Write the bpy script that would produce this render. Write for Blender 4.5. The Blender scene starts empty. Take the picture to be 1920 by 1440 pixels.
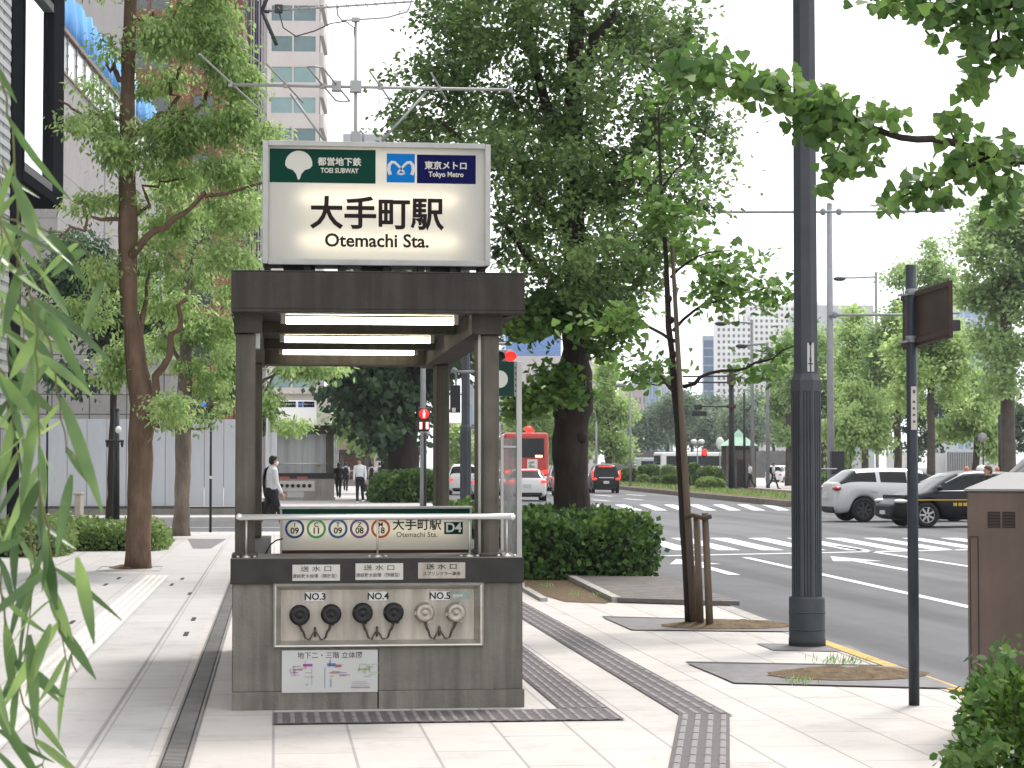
import bpy, bmesh, math, random
import numpy as np
from mathutils import Vector, Matrix, Quaternion
SC = bpy.context.scene
COL = SC.collection
R = math.radians
random.seed(7); RNG = np.random.default_rng(7)

# ---------------------------------------------------------------- camera
FPX, CX, CY, HCAM = 4000.0, 960.0, 720.0, 1.45
YAW, PIT = math.atan(445/4000.0), math.atan(156/4000.0)
FWD = Vector((math.sin(YAW)*math.cos(PIT), math.cos(YAW)*math.cos(PIT), math.sin(PIT)))
RGT = Vector((math.cos(YAW), -math.sin(YAW), 0.0)); UPV = RGT.cross(FWD)
CAM = Vector((0, 0, HCAM))
cd = bpy.data.cameras.new("camera"); co = bpy.data.objects.new("camera", cd); COL.objects.link(co)
cd.sensor_width = 36.0; cd.lens = 36.0*FPX/1920.0; cd.clip_start = 0.1; cd.clip_end = 6000
co.matrix_world = Matrix.Translation(CAM) @ Matrix((RGT, UPV, -FWD)).transposed().to_4x4()
cd.dof.use_dof = True; cd.dof.focus_distance = 14.0; cd.dof.aperture_fstop = 22.0     # a phone's depth of field: only the nearest leaves soften
SC.camera = co

# ---------------------------------------------------------------- sky, sun, exposure
SUN_EL, SUN_AZ = R(58), R(35)            # sun high beyond the entrance, a little to the right of +Y
w = bpy.data.worlds.new("World"); SC.world = w; w.use_nodes = True
nt = w.node_tree; nt.nodes.clear()
sky = nt.nodes.new('ShaderNodeTexSky'); sky.sky_type = 'NISHITA'; sky.sun_disc = False
sky.sun_elevation = SUN_EL; sky.sun_rotation = SUN_AZ; sky.dust_density = 3.0; sky.air_density = 1.0; sky.ozone_density = 1.0
hs = nt.nodes.new('ShaderNodeHueSaturation'); hs.inputs['Saturation'].default_value = 0.12
mx = nt.nodes.new('ShaderNodeMix'); mx.data_type = 'RGBA'; mx.inputs[0].default_value = 0.75
mx.inputs[7].default_value = (10.5, 10.7, 11.0, 1)          # even cloud deck
bg = nt.nodes.new('ShaderNodeBackground'); bg.inputs[1].default_value = 0.105
ow = nt.nodes.new('ShaderNodeOutputWorld')
nt.links.new(sky.outputs[0], hs.inputs['Color']); nt.links.new(hs.outputs[0], mx.inputs[6])
nt.links.new(mx.outputs[2], bg.inputs[0]); nt.links.new(bg.outputs[0], ow.inputs[0])
sd = bpy.data.lights.new("sun", 'SUN'); sd.energy = 1.5; sd.angle = R(11); sd.color = (1.0, 0.95, 0.88)
so = bpy.data.objects.new("sun", sd); COL.objects.link(so)
dirv = Vector((math.sin(SUN_AZ)*math.cos(SUN_EL), math.cos(SUN_AZ)*math.cos(SUN_EL), math.sin(SUN_EL)))
so.rotation_euler = dirv.to_track_quat('Z', 'Y').to_euler()
SC.view_settings.view_transform = 'Standard'; SC.view_settings.look = 'None'
SC.view_settings.exposure = 1.1; SC.view_settings.gamma = 1.0
SC.cycles.max_bounces = 8; SC.cycles.diffuse_bounces = 5; SC.cycles.glossy_bounces = 3
SC.cycles.transmission_bounces = 5; SC.cycles.transparent_max_bounces = 8
SC.cycles.use_denoising = True

# ---------------------------------------------------------------- pixel -> place helpers (photograph 1920x1440)
def ray(px, py): return FWD + RGT*((px-CX)/FPX) - UPV*((py-CY)/FPX)
def G(px, py, z=0.0):
    d = ray(px, py); return CAM + d*((z-HCAM)/d.z)
def PY(px, py, y):
    d = ray(px, py); return CAM + d*(y/d.y)
def W(px, py, d): return CAM + ray(px, py)*d

# ---------------------------------------------------------------- materials
MATS = {}; ALB = 0.78
def nodes(name):
    m = bpy.data.materials.new(name); m.use_nodes = True
    t = m.node_tree; return m, t, t.nodes['Principled BSDF']
def c4(c): return (c[0], c[1], c[2], 1.0)
def mat(name, col, rough=0.6, metal=0.0, var=0.0, scale=3.0, bump=0.0, bscale=60.0, col2=None, stretch=None, coat=0.0, spec=0.25, grime=0.0):
    if name in MATS: return MATS[name]
    col = tuple(x*ALB for x in col); col2 = tuple(x*ALB for x in col2) if col2 else None
    m, t, b = nodes(name); L = t.links.new
    b.inputs['Roughness'].default_value = rough; b.inputs['Metallic'].default_value = metal
    b.inputs['Coat Weight'].default_value = coat; b.inputs['Coat Roughness'].default_value = 0.06
    b.inputs['Specular IOR Level'].default_value = spec
    b.inputs['Base Color'].default_value = c4(col)
    if var > 0 or bump > 0 or col2:
        tc = t.nodes.new('ShaderNodeTexCoord'); mp = t.nodes.new('ShaderNodeMapping'); L(tc.outputs['Object'], mp.inputs[0])
        if stretch: mp.inputs['Scale'].default_value = stretch
    if var > 0 or col2:
        n = t.nodes.new('ShaderNodeTexNoise'); n.inputs['Scale'].default_value = scale; n.inputs['Detail'].default_value = 6; n.inputs['Roughness'].default_value = 0.65
        L(mp.outputs[0], n.inputs['Vector'])
        rp = t.nodes.new('ShaderNodeValToRGB'); rp.color_ramp.elements[0].position = 0.32; rp.color_ramp.elements[1].position = 0.68
        a = col if col2 else tuple(x*(1-var) for x in col); z = col2 if col2 else tuple(min(1, x*(1+var)) for x in col)
        rp.color_ramp.elements[0].color = c4(a); rp.color_ramp.elements[1].color = c4(z)
        L(n.outputs['Fac'], rp.inputs[0]); src = rp.outputs[0]
        if grime > 0:     # vertical rain streaks
            mp2 = t.nodes.new('ShaderNodeMapping'); mp2.inputs['Scale'].default_value = (14, 14, 0.9); L(tc.outputs['Object'], mp2.inputs[0])
            n2 = t.nodes.new('ShaderNodeTexNoise'); n2.inputs['Scale'].default_value = 1.0; n2.inputs['Detail'].default_value = 5; L(mp2.outputs[0], n2.inputs['Vector'])
            r2 = t.nodes.new('ShaderNodeValToRGB'); r2.color_ramp.elements[0].position = 0.38; r2.color_ramp.elements[1].position = 0.62
            g = 1-grime; r2.color_ramp.elements[0].color = (g, g, g, 1); r2.color_ramp.elements[1].color = (1, 1, 1, 1); L(n2.outputs['Fac'], r2.inputs[0])
            ml = t.nodes.new('ShaderNodeMix'); ml.data_type = 'RGBA'; ml.blend_type = 'MULTIPLY'; ml.inputs[0].default_value = 1.0
            L(src, ml.inputs[6]); L(r2.outputs[0], ml.inputs[7]); src = ml.outputs[2]
        L(src, b.inputs['Base Color'])
    if bump > 0:
        nb = t.nodes.new('ShaderNodeTexNoise'); nb.inputs['Scale'].default_value = bscale; nb.inputs['Detail'].default_value = 4; L(mp.outputs[0], nb.inputs['Vector'])
        bp = t.nodes.new('ShaderNodeBump'); bp.inputs['Strength'].default_value = bump; bp.inputs['Distance'].default_value = 0.02
        L(nb.outputs['Fac'], bp.inputs['Height']); L(bp.outputs[0], b.inputs['Normal'])
    MATS[name] = m; return m
def emit(name, col, s, base=(0.8, 0.8, 0.8)):
    if name in MATS: return MATS[name]
    m, t, b = nodes(name); b.inputs['Base Color'].default_value = c4(base)
    b.inputs['Emission Color'].default_value = c4(col); b.inputs['Emission Strength'].default_value = s
    MATS[name] = m; return m
def leafmat(name, ca, cb, cc, transl=0.35, scale=1.2, rough=0.55, under=0.0, vein=False):
    """per-leaf colour variation (random per island) and clump variation (noise); translucent blades"""
    if name in MATS: return MATS[name]
    m, t, b = nodes(name); L = t.links.new
    ge = t.nodes.new('ShaderNodeNewGeometry'); tc = t.nodes.new('ShaderNodeTexCoord')
    n = t.nodes.new('ShaderNodeTexNoise'); n.inputs['Scale'].default_value = scale; n.inputs['Detail'].default_value = 2; L(tc.outputs['Object'], n.inputs['Vector'])
    ad = t.nodes.new('ShaderNodeMath'); ad.operation = 'MULTIPLY_ADD'; ad.inputs[1].default_value = 0.6; L(ge.outputs['Random Per Island'], ad.inputs[0])
    sb = t.nodes.new('ShaderNodeMath'); sb.operation = 'MULTIPLY_ADD'; sb.inputs[1].default_value = 1.3; sb.inputs[2].default_value = -0.45; L(n.outputs['Fac'], sb.inputs[0])
    L(sb.outputs[0], ad.inputs[2])
    rp = t.nodes.new('ShaderNodeValToRGB'); e = rp.color_ramp.elements
    e[0].position = 0.1; e[0].color = c4(ca); e[1].position = 0.9; e[1].color = c4(cc); x = e.new(0.5); x.color = c4(cb)
    L(ad.outputs[0], rp.inputs[0]); col_out = rp.outputs[0]
    if under > 0:      # greyer underside of the blade, brown blemishes
        bk = t.nodes.new('ShaderNodeMix'); bk.data_type = 'RGBA'; bk.inputs[7].default_value = (.22, .27, .18, 1)
        ml = t.nodes.new('ShaderNodeMath'); ml.operation = 'MULTIPLY'; ml.inputs[1].default_value = under; L(ge.outputs['Backfacing'], ml.inputs[0]); L(ml.outputs[0], bk.inputs[0]); L(col_out, bk.inputs[6])
        ns = t.nodes.new('ShaderNodeTexNoise'); ns.inputs['Scale'].default_value = 38; ns.inputs['Detail'].default_value = 3; L(tc.outputs['Object'], ns.inputs['Vector'])
        rs = t.nodes.new('ShaderNodeValToRGB'); rs.color_ramp.elements[0].position = .66; rs.color_ramp.elements[1].position = .74; L(ns.outputs['Fac'], rs.inputs[0])
        bw = t.nodes.new('ShaderNodeMix'); bw.data_type = 'RGBA'; bw.inputs[7].default_value = (.26, .17, .07, 1); L(rs.outputs[0], bw.inputs[0]); L(bk.outputs[2], bw.inputs[6]); col_out = bw.outputs[2]
    L(col_out, b.inputs['Base Color'])
    b.inputs['Roughness'].default_value = rough; b.inputs['Specular IOR Level'].default_value = 0.35
    tr = t.nodes.new('ShaderNodeBsdfTranslucent'); hv = t.nodes.new('ShaderNodeHueSaturation'); hv.inputs['Value'].default_value = 1.6; hv.inputs['Saturation'].default_value = 1.05
    L(rp.outputs[0], hv.inputs['Color']); L(hv.outputs[0], tr.inputs['Color'])
    ms = t.nodes.new('ShaderNodeMixShader'); ms.inputs[0].default_value = transl
    L(b.outputs[0], ms.inputs[1]); L(tr.outputs[0], ms.inputs[2]); L(ms.outputs[0], t.nodes['Material Output'].inputs[0])
    MATS[name] = m; return m
def glass(name, col, rough=0.05, spec=0.8):
    return mat(name, col, rough=rough, spec=spec, coat=0.6)

# ---------------------------------------------------------------- mesh builder
class MB:
    def __init__(s): s.v = []; s.f = []; s.mi = []; s.sm = []
    def add(s, vs, fs, m=0, smooth=False):
        o = len(s.v); s.v.extend([tuple(p) for p in vs])
        for f in fs: s.f.append([i+o for i in f]); s.mi.append(m); s.sm.append(smooth)
        return s
    def box(s, x0, x1, y0, y1, z0, z1, m=0, M=None):
        vs = [Vector((x, y, z)) for z in (z0, z1) for y in (y0, y1) for x in (x0, x1)]
        if M is not None: vs = [M @ p for p in vs]
        return s.add(vs, [(0, 2, 3, 1), (4, 5, 7, 6), (0, 1, 5, 4), (2, 6, 7, 3), (0, 4, 6, 2), (1, 3, 7, 5)], m)
    def bar(s, p0, p1, wd, ht, m=0, up=Vector((0, 0, 1))):
        p0, p1 = Vector(p0), Vector(p1); d = (p1-p0).normalized()
        if abs(d.dot(up)) > 0.99: up = Vector((0, 1, 0))
        a = d.cross(up).normalized()*wd/2; b = a.cross(d).normalized()*ht/2
        vs = [p+sa*a+sb*b for p in (p0, p1) for sa, sb in ((-1, -1), (1, -1), (1, 1), (-1, 1))]
        return s.add(vs, [(0, 1, 2, 3), (7, 6, 5, 4), (0, 4, 5, 1), (1, 5, 6, 2), (2, 6, 7, 3), (3, 7, 4, 0)], m)
    def tube(s, pts, rs, n=8, m=0, caps=True, smooth=True):
        pts = [Vector(p) for p in pts]
        if not hasattr(rs, '__len__'): rs = [rs]*len(pts)
        vs = []; prev = None
        for i, p in enumerate(pts):
            d = (pts[min(i+1, len(pts)-1)]-pts[max(i-1, 0)])
            d = d.normalized() if d.length > 1e-9 else Vector((0, 0, 1))
            if prev is None:
                a = d.cross(Vector((0, 0, 1)));
                if a.length < 1e-3: a = d.cross(Vector((0, 1, 0)))
            else: a = prev - d*prev.dot(d)
            a.normalize(); prev = a; b = d.cross(a)
            for k in range(n):
                t = 2*math.pi*k/n; vs.append(p+(a*math.cos(t)+b*math.sin(t))*rs[i])
        fs = [(i*n+k, i*n+(k+1) % n, (i+1)*n+(k+1) % n, (i+1)*n+k) for i in range(len(pts)-1) for k in range(n)]
        s.add(vs, fs, m, smooth)
        if caps:
            o = len(s.v)-len(vs)
            s.f.append([o+k for k in range(n)][::-1]); s.mi.append(m); s.sm.append(False)
            s.f.append([o+(len(pts)-1)*n+k for k in range(n)]); s.mi.append(m); s.sm.append(False)
        return s
    def cyl(s, p0, p1, r0, r1=None, n=14, m=0, caps=True, smooth=True): return s.tube([p0, p1], [r0, r0 if r1 is None else r1], n, m, caps, smooth)
    def lathe(s, c, prof, n=16, m=0, axis=None, smooth=True):
        """prof: (r, h) pairs along axis from point c"""
        c = Vector(c); ax = Vector(axis or (0, 0, 1)).normalized(); a = ax.cross(Vector((0, 1, 0)))
        if a.length < 1e-3: a = ax.cross(Vector((1, 0, 0)))
        a.normalize(); b = ax.cross(a)
        vs = [c+ax*h+(a*math.cos(2*math.pi*k/n)+b*math.sin(2*math.pi*k/n))*r for r, h in prof for k in range(n)]
        fs = [(i*n+k, i*n+(k+1) % n, (i+1)*n+(k+1) % n, (i+1)*n+k) for i in range(len(prof)-1) for k in range(n)]
        fs += [tuple(range(n))[::-1], tuple((len(prof)-1)*n+k for k in range(n))]
        return s.add(vs, fs, m, smooth)
    def ell(s, c, r, n=12, k=8, m=0, M=None):
        c = Vector(c); vs = []
        for i in range(k+1):
            t = math.pi*i/k
            for j in range(n):
                u = 2*math.pi*j/n; p = Vector((r[0]*math.sin(t)*math.cos(u), r[1]*math.sin(t)*math.sin(u), r[2]*math.cos(t)))
                vs.append(c+((M @ p) if M is not None else p))
        fs = [(i*n+j, (i+1)*n+j, (i+1)*n+(j+1) % n, i*n+(j+1) % n) for i in range(k) for j in range(n)]
        return s.add(vs, fs, m, True)
    def poly(s, pts, m=0): return s.add(pts, [tuple(range(len(pts)))], m)
    def prism(s, pts, ext, m=0):
        """closed outline (3-D points) extruded by vector ext"""
        n = len(pts); e = Vector(ext); a = [Vector(p) for p in pts]; vs = a+[p+e for p in a]
        return s.add(vs, [tuple(range(n))[::-1], tuple(range(n, 2*n))]+[(i, (i+1) % n, n+(i+1) % n, n+i) for i in range(n)], m)
    def text(s, body, org, ux, uy, size, m=0, bold=0.0, depth=0.0, align='CENTER', sx=1.0):
        """flat lettering: org = anchor, ux/uy = reading and up directions"""
        vs, fs = glyphs(body, min(bold, .016), align); org = Vector(org); ux = Vector(ux); uy = Vector(uy)
        if bold > .016:      # heavier weight: the same outline laid again a hair to each side
            e = (bold-.016)*size; nn = ux.cross(uy)*.00012
            for i, (a, b) in enumerate(((1, 0), (-1, 0), (0, 1), (0, -1), (.7, .7), (-.7, .7), (.7, -.7), (-.7, -.7))): s.add([org+ux*(x*size*sx+a*e)+uy*(y*size+b*e)+nn*(i+1) for x, y in vs], fs, m)
        return s.add([org+ux*(x*size*sx)+uy*(y*size) for x, y in vs], fs, m)
    def build(s, name, mats, parent=None, bevel=0.0, fix=True, mods=None):
        me = bpy.data.meshes.new(name); me.from_pydata(s.v, [], s.f)
        if not isinstance(mats, (list, tuple)): mats = [mats]
        for q in mats: me.materials.append(q)
        me.polygons.foreach_set('material_index', s.mi); me.polygons.foreach_set('use_smooth', s.sm)
        if fix:
            bm = bmesh.new(); bm.from_mesh(me)
            bmesh.ops.remove_doubles(bm, verts=bm.verts, dist=1e-6) if fix == 'weld' else None
            bmesh.ops.recalc_face_normals(bm, faces=bm.faces); bm.to_mesh(me); bm.free()
        o = bpy.data.objects.new(name, me); COL.objects.link(o); hang(o, parent)
        if bevel > 0:
            q = o.modifiers.new('bevel', 'BEVEL'); q.width = bevel; q.segments = 2; q.limit_method = 'ANGLE'; q.angle_limit = R(40)
        return o
GL = {}
def glyphs(body, bold, align):
    k = (body, bold, align)
    if k not in GL:
        c = bpy.data.curves.new('lettering', 'FONT'); c.body = body; c.offset = bold; c.resolution_u = 3; c.align_x = align; c.align_y = 'CENTER'
        o = bpy.data.objects.new('lettering', c); me = bpy.data.meshes.new_from_object(o)
        GL[k] = ([(v.co.x, v.co.y) for v in me.vertices], [tuple(p.vertices) for p in me.polygons])
        bpy.data.objects.remove(o); bpy.data.curves.remove(c); bpy.data.meshes.remove(me)
    return GL[k]
RM = {}
def hang(o, parent):
    if parent is None: return
    o.parent = parent
    o.matrix_parent_inverse = RM[parent.name].inverted() if parent.name in RM else Matrix.Identity(4)
def tag(o, label, cat, group=None, kind=None):
    if label: o['label'] = label
    if cat: o['category'] = cat
    if group: o['group'] = group
    if kind: o['kind'] = kind
    return o
def thing(name, label, cat, loc=(0, 0, 0), rz=0.0, group=None):
    o = bpy.data.objects.new(name, None); COL.objects.link(o); o.empty_display_size = 0.2
    o.location = loc; o.rotation_euler = (0, 0, rz)
    RM[o.name] = Matrix.Translation(Vector(loc)) @ Matrix.Rotation(rz, 4, 'Z')
    return tag(o, label, cat, group)
def struct(o): o['kind'] = 'structure'; return o
def kids(o): return [c for c in ALLKIDS.get(o.name, [])] if False else [c for c in bpy.data.objects if c.parent == o]
def dup(root, loc, rz=None, label=None, group=None, scale=None):
    r = root.copy(); COL.objects.link(r); r.location = loc
    if rz is not None: r.rotation_euler = (0, 0, rz)
    if scale: r.scale = (scale,)*3 if not hasattr(scale, '__len__') else scale
    if label: r['label'] = label
    if group: r['group'] = group
    for c in kids(root):
        k = c.copy(); COL.objects.link(k); k.parent = r
        for d in kids(c):
            q = d.copy(); COL.objects.link(q); q.parent = k
    return r
def place(root, loc, rz=0.0, scale=None):
    root.location = loc; root.rotation_euler = (0, 0, rz)
    if scale: root.scale = (scale,)*3
    return root

# ---------------------------------------------------------------- foliage
LEAF_DIAMOND = np.array([(0, 0, 0), (.5, .42, .06), (1, 0, -.08), (.45, -.42, .06)])
LEAF_OVAL = np.array([(0, 0, 0), (.3, .2, .03), (.7, .18, 0), (1, 0, -.1), (.7, -.18, 0), (.3, -.2, .03)])
LEAF_FAN = np.array([(0, 0, 0), (.55, .42, .05), (.8, .5, .04), (.95, .25, .0), (.86, .02, -.03), (.97, -.22, 0), (.8, -.5, .04), (.55, -.42, .05)])
def rotmats(d, up=None, roll=None):
    """rows: leaf axis d (n,3) + random roll -> (n,3,3) matrices (columns = axes)"""
    n = len(d); d = d/np.linalg.norm(d, axis=1, keepdims=True)
    r = RNG.normal(size=(n, 3)) if up is None else up+RNG.normal(size=(n, 3))*(roll if roll is not None else .5)
    s = np.cross(r, d); s /= np.linalg.norm(s, axis=1, keepdims=True)+1e-9
    t = np.cross(d, s); return np.stack([d, s, t], axis=2)
def leafmesh(name, pos, axes, sizes, shape, material, parent=None):
    """many single-polygon leaves in one mesh"""
    n, k = len(pos), len(shape)
    vs = pos[:, None, :]+np.einsum('nij,kj->nki', axes, shape)*sizes[:, None, None]
    me = bpy.data.meshes.new(name); me.vertices.add(n*k); me.vertices.foreach_set('co', vs.astype(np.float32).ravel())
    me.loops.add(n*k); me.loops.foreach_set('vertex_index', np.arange(n*k, dtype=np.int32))
    me.polygons.add(n); me.polygons.foreach_set('loop_start', np.arange(0, n*k, k, dtype=np.int32)); 
    me.materials.append(material); me.update(calc_edges=True); me.validate()
    o = bpy.data.objects.new(name, me); COL.objects.link(o); hang(o, parent); return o
def scatter(blobs, n, clump=0.28, per=28, shell=0.55, vsq=0.6):
    """leaf positions clumped into sprays inside ellipsoids. blobs: (x,y,z, rx,ry,rz)"""
    B = np.array(blobs, float); wgt = (B[:, 3]*B[:, 4]*B[:, 5])**0.75; wgt /= wgt.sum()
    nc = max(1, n//per); bi = RNG.choice(len(B), nc, p=wgt)
    d = RNG.normal(size=(nc, 3)); d /= np.linalg.norm(d, axis=1, keepdims=True)
    rr = RNG.random(nc)**shell
    cc = B[bi, :3]+d*rr[:, None]*B[bi, 3:]
    ci = RNG.integers(0, nc, n); sc = clump*(0.5+RNG.random(nc))
    off = RNG.normal(size=(n, 3))*sc[ci][:, None]*np.array([1, 1, vsq])
    return cc[ci]+off, (cc[ci]+off-B[bi[ci], :3])
def crown(name, blobs, n, size, shape, material, parent, clump=0.28, per=28, shell=0.55, droop=-0.3, vsq=0.6, upw=1.0, roll=0.45):
    pos, out = scatter(blobs, n, clump, per, shell, vsq)
    d = out/(np.linalg.norm(out, axis=1, keepdims=True)+1e-6)*0.6+RNG.normal(size=(n, 3))*0.6; d[:, 2] += droop
    up = np.zeros((n, 3)); up[:, 2] = upw
    # third axis near up
    ax = rotmats(d, up, roll)
    return leafmesh(name, pos, ax, size*(0.65+0.7*RNG.random(n)), shape, material, parent)
def wob(pts, amp, seg=4):
    """subdivide a polyline with a little irregular wander"""
    pts = [Vector(p) for p in pts]; out = [pts[0]]
    for a, b in zip(pts, pts[1:]):
        for k in range(1, seg+1):
            p = a.lerp(b, k/seg)
            if k < seg: p = p+Vector(RNG.normal(size=3)*amp)
            out.append(p)
    return out
def limb(mb, pts, r0, r1, amp=0.03, seg=3, n=8, pw=0.8):
    q = wob(pts, amp, seg); N = len(q)-1
    mb.tube(q, [r0+(r1-r0)*(i/N)**pw for i in range(N+1)], n); return q
# ================================================================ GROUND, ROAD, PAVEMENTS
def brickmat(name, c1, c2, mortar, bw, rh, msize, rough=0.75, scale=1.0, off=0.5, rot=0.0, var=0.12):
    c1, c2, mortar = (tuple(x*ALB for x in c) for c in (c1, c2, mortar))
    m, t, b = nodes(name); L = t.links.new
    tc = t.nodes.new('ShaderNodeTexCoord'); mp = t.nodes.new('ShaderNodeMapping'); mp.inputs['Rotation'].default_value = (0, 0, rot); L(tc.outputs['Object'], mp.inputs[0])
    br = t.nodes.new('ShaderNodeTexBrick'); br.offset = off; br.inputs['Scale'].default_value = scale
    br.inputs['Color1'].default_value = c4(c1); br.inputs['Color2'].default_value = c4(c2); br.inputs['Mortar'].default_value = c4(mortar)
    br.inputs['Mortar Size'].default_value = msize; br.inputs['Brick Width'].default_value = bw; br.inputs['Row Height'].default_value = rh
    L(mp.outputs[0], br.inputs['Vector'])
    n = t.nodes.new('ShaderNodeTexNoise'); n.inputs['Scale'].default_value = 0.8; n.inputs['Detail'].default_value = 8; n.inputs['Roughness'].default_value = .7; L(tc.outputs['Object'], n.inputs['Vector'])
    rp = t.nodes.new('ShaderNodeValToRGB'); rp.color_ramp.elements[0].position = .3; rp.color_ramp.elements[1].position = .7
    g = 1-var; rp.color_ramp.elements[0].color = (g, g, g*1.005, 1); L(n.outputs['Fac'], rp.inputs[0])
    ml = t.nodes.new('ShaderNodeMix'); ml.data_type = 'RGBA'; ml.blend_type = 'MULTIPLY'; ml.inputs[0].default_value = 1
    L(br.outputs[0], ml.inputs[6]); L(rp.outputs[0], ml.inputs[7]); 
    n2 = t.nodes.new('ShaderNodeTexNoise'); n2.inputs['Scale'].default_value = 90; n2.inputs['Detail'].default_value = 3; L(tc.outputs['Object'], n2.inputs['Vector'])
    r2 = t.nodes.new('ShaderNodeValToRGB'); r2.color_ramp.elements[0].color = (.88, .88, .88, 1); L(n2.outputs['Fac'], r2.inputs[0])
    m2 = t.nodes.new('ShaderNodeMix'); m2.data_type = 'RGBA'; m2.blend_type = 'MULTIPLY'; m2.inputs[0].default_value = 1
    L(ml.outputs[2], m2.inputs[6]); L(r2.outputs[0], m2.inputs[7]); so_ = m2.outputs[2]
    # trodden gum spots and blotchy stains
    vo = t.nodes.new('ShaderNodeTexVoronoi'); vo.inputs['Scale'].default_value = 1.7; L(tc.outputs['Object'], vo.inputs['Vector'])
    r3 = t.nodes.new('ShaderNodeValToRGB'); r3.color_ramp.elements[0].position = .035; r3.color_ramp.elements[1].position = .05; r3.color_ramp.elements[0].color = (.72, .71, .70, 1); L(vo.outputs['Distance'], r3.inputs[0])
    n4 = t.nodes.new('ShaderNodeTexNoise'); n4.inputs['Scale'].default_value = 2.6; n4.inputs['Detail'].default_value = 9; n4.inputs['Roughness'].default_value = .75; L(tc.outputs['Object'], n4.inputs['Vector'])
    r4 = t.nodes.new('ShaderNodeValToRGB'); r4.color_ramp.elements[0].position = .36; r4.color_ramp.elements[1].position = .50; r4.color_ramp.elements[0].color = (.86, .85, .84, 1); L(n4.outputs['Fac'], r4.inputs[0])
    for q_ in (r3, r4):
        m3 = t.nodes.new('ShaderNodeMix'); m3.data_type = 'RGBA'; m3.blend_type = 'MULTIPLY'; m3.inputs[0].default_value = 1; L(so_, m3.inputs[6]); L(q_.outputs[0], m3.inputs[7]); so_ = m3.outputs[2]
    L(so_, b.inputs['Base Color'])
    b.inputs['Roughness'].default_value = rough; b.inputs['Specular IOR Level'].default_value = .3
    MATS[name] = m; return m
m_pave = brickmat('granite_paving', (.66, .615, .575), (.60, .56, .53), (.40, .37, .355), 1.15, .41, .008, rot=R(90))
m_pave2 = brickmat('smooth_paving', (.60, .57, .555), (.56, .535, .525), (.40, .38, .37), 1.5, .9, .006, rot=R(90), var=.10)
m_asph = mat('asphalt', (.115, .115, .123), rough=.85, var=.16, scale=.7, bump=.25, bscale=160)
def asphalt_tracks(m):
    t = m.node_tree; b = t.nodes['Principled BSDF']; L = t.links.new; src = b.inputs['Base Color'].links[0].from_socket
    tc = t.nodes.new('ShaderNodeTexCoord'); out = src
    for sc, st, lo, a, z in (((1.1, .02, 1), 1.0, .70, .40, .60), ((.16, .05, 1), 1.0, .86, .45, .55), ((30, 30, 30), 2.0, .82, .3, .7)):
        mp = t.nodes.new('ShaderNodeMapping'); mp.inputs['Scale'].default_value = sc; mp.inputs['Rotation'].default_value = (0, 0, R(2)); L(tc.outputs['Object'], mp.inputs[0])
        n = t.nodes.new('ShaderNodeTexNoise'); n.inputs['Scale'].default_value = st; n.inputs['Detail'].default_value = 3; L(mp.outputs[0], n.inputs['Vector'])
        r = t.nodes.new('ShaderNodeValToRGB'); r.color_ramp.elements[0].position = a; r.color_ramp.elements[1].position = z; r.color_ramp.elements[0].color = (lo, lo, lo, 1); L(n.outputs['Fac'], r.inputs[0])
        x = t.nodes.new('ShaderNodeMix'); x.data_type = 'RGBA'; x.blend_type = 'MULTIPLY'; x.inputs[0].default_value = 1; L(out, x.inputs[6]); L(r.outputs[0], x.inputs[7]); out = x.outputs[2]
    L(out, b.inputs['Base Color'])
m_asph = mat('asphalt_road', (.185, .185, .196), rough=.85, var=.10, scale=.7, bump=.25, bscale=160); asphalt_tracks(m_asph)
m_ground = mat('far_ground', (.16, .16, .15), rough=.9, var=.2, scale=.05)
m_white = mat('road_paint', (.68, .68, .68), rough=.6, var=.22, scale=16)
m_kerb = mat('kerb_stone', (.42, .40, .37), rough=.8, var=.2, scale=4, bump=.2)
m_yel = mat('yellow_kerb_paint', (.62, .36, .10), rough=.7, var=.3, scale=5)
m_soil = mat('dry_soil', (.15, .105, .06), rough=.95, var=.45, scale=14, bump=.9, bscale=30)
m_plate = mat('grating_plate', (.20, .185, .19), rough=.7, var=.2, scale=8)
m_dark = mat('dark_joint', (.05, .048, .046), rough=.8)
m_tact = mat('tactile_grey', (.125, .108, .112), rough=.7, var=.15, scale=12)
m_tactb = mat('tactile_bar', (.245, .222, .228), rough=.6, var=.15, scale=12)
m_tactw = mat('tactile_white', (.74, .71, .68), rough=.6, var=.1, scale=9)

def sheet(name, pts, z, m):
    mb = MB(); mb.poly([(p[0], p[1], z) for p in pts], 0); o = mb.build(name, m, fix=False)
    if o.data.polygons[0].normal.z < 0: o.data.flip_normals()
    return struct(o)
sheet('ground', [(-3500, -300), (3500, -300), (3500, 5000), (-3500, 5000)], -.20, m_ground)
sheet('road', [(-90, 40), (4, 40), (4, -40), (200, -40), (200, 76), (72, 76), (72, 640), (30, 640), (5, 110), (5, 70), (-90, 70)], -.12, m_asph)
KL = [(4.36, -12), (4.40, 6), (4.48, 13.7), (4.62, 18.9), (4.80, 23.5), (4.96, 26.8), (5.3, 32), (5.62, 37), (5.6, 42), (5.2, 45.5), (4.2, 47.8), (2.5, 48.5), (-60, 48.6)]
def slab(name, pts, z0, z1, m):
    mb = MB(); mb.prism([(p[0], p[1], z0) for p in pts], (0, 0, z1-z0)); return struct(mb.build(name, m))
def offs(line, d):
    out = []
    for i, p in enumerate(line):
        a = Vector(line[max(0, i-1)]); b = Vector(line[min(len(line)-1, i+1)]); t = (b-a).normalized()
        out.append((p[0]-t.y*d, p[1]+t.x*d))
    return out
KI = offs(KL, .16)
slab('pavement', KI+[(-60, -12)], -.19, 0.0, m_pave)
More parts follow.
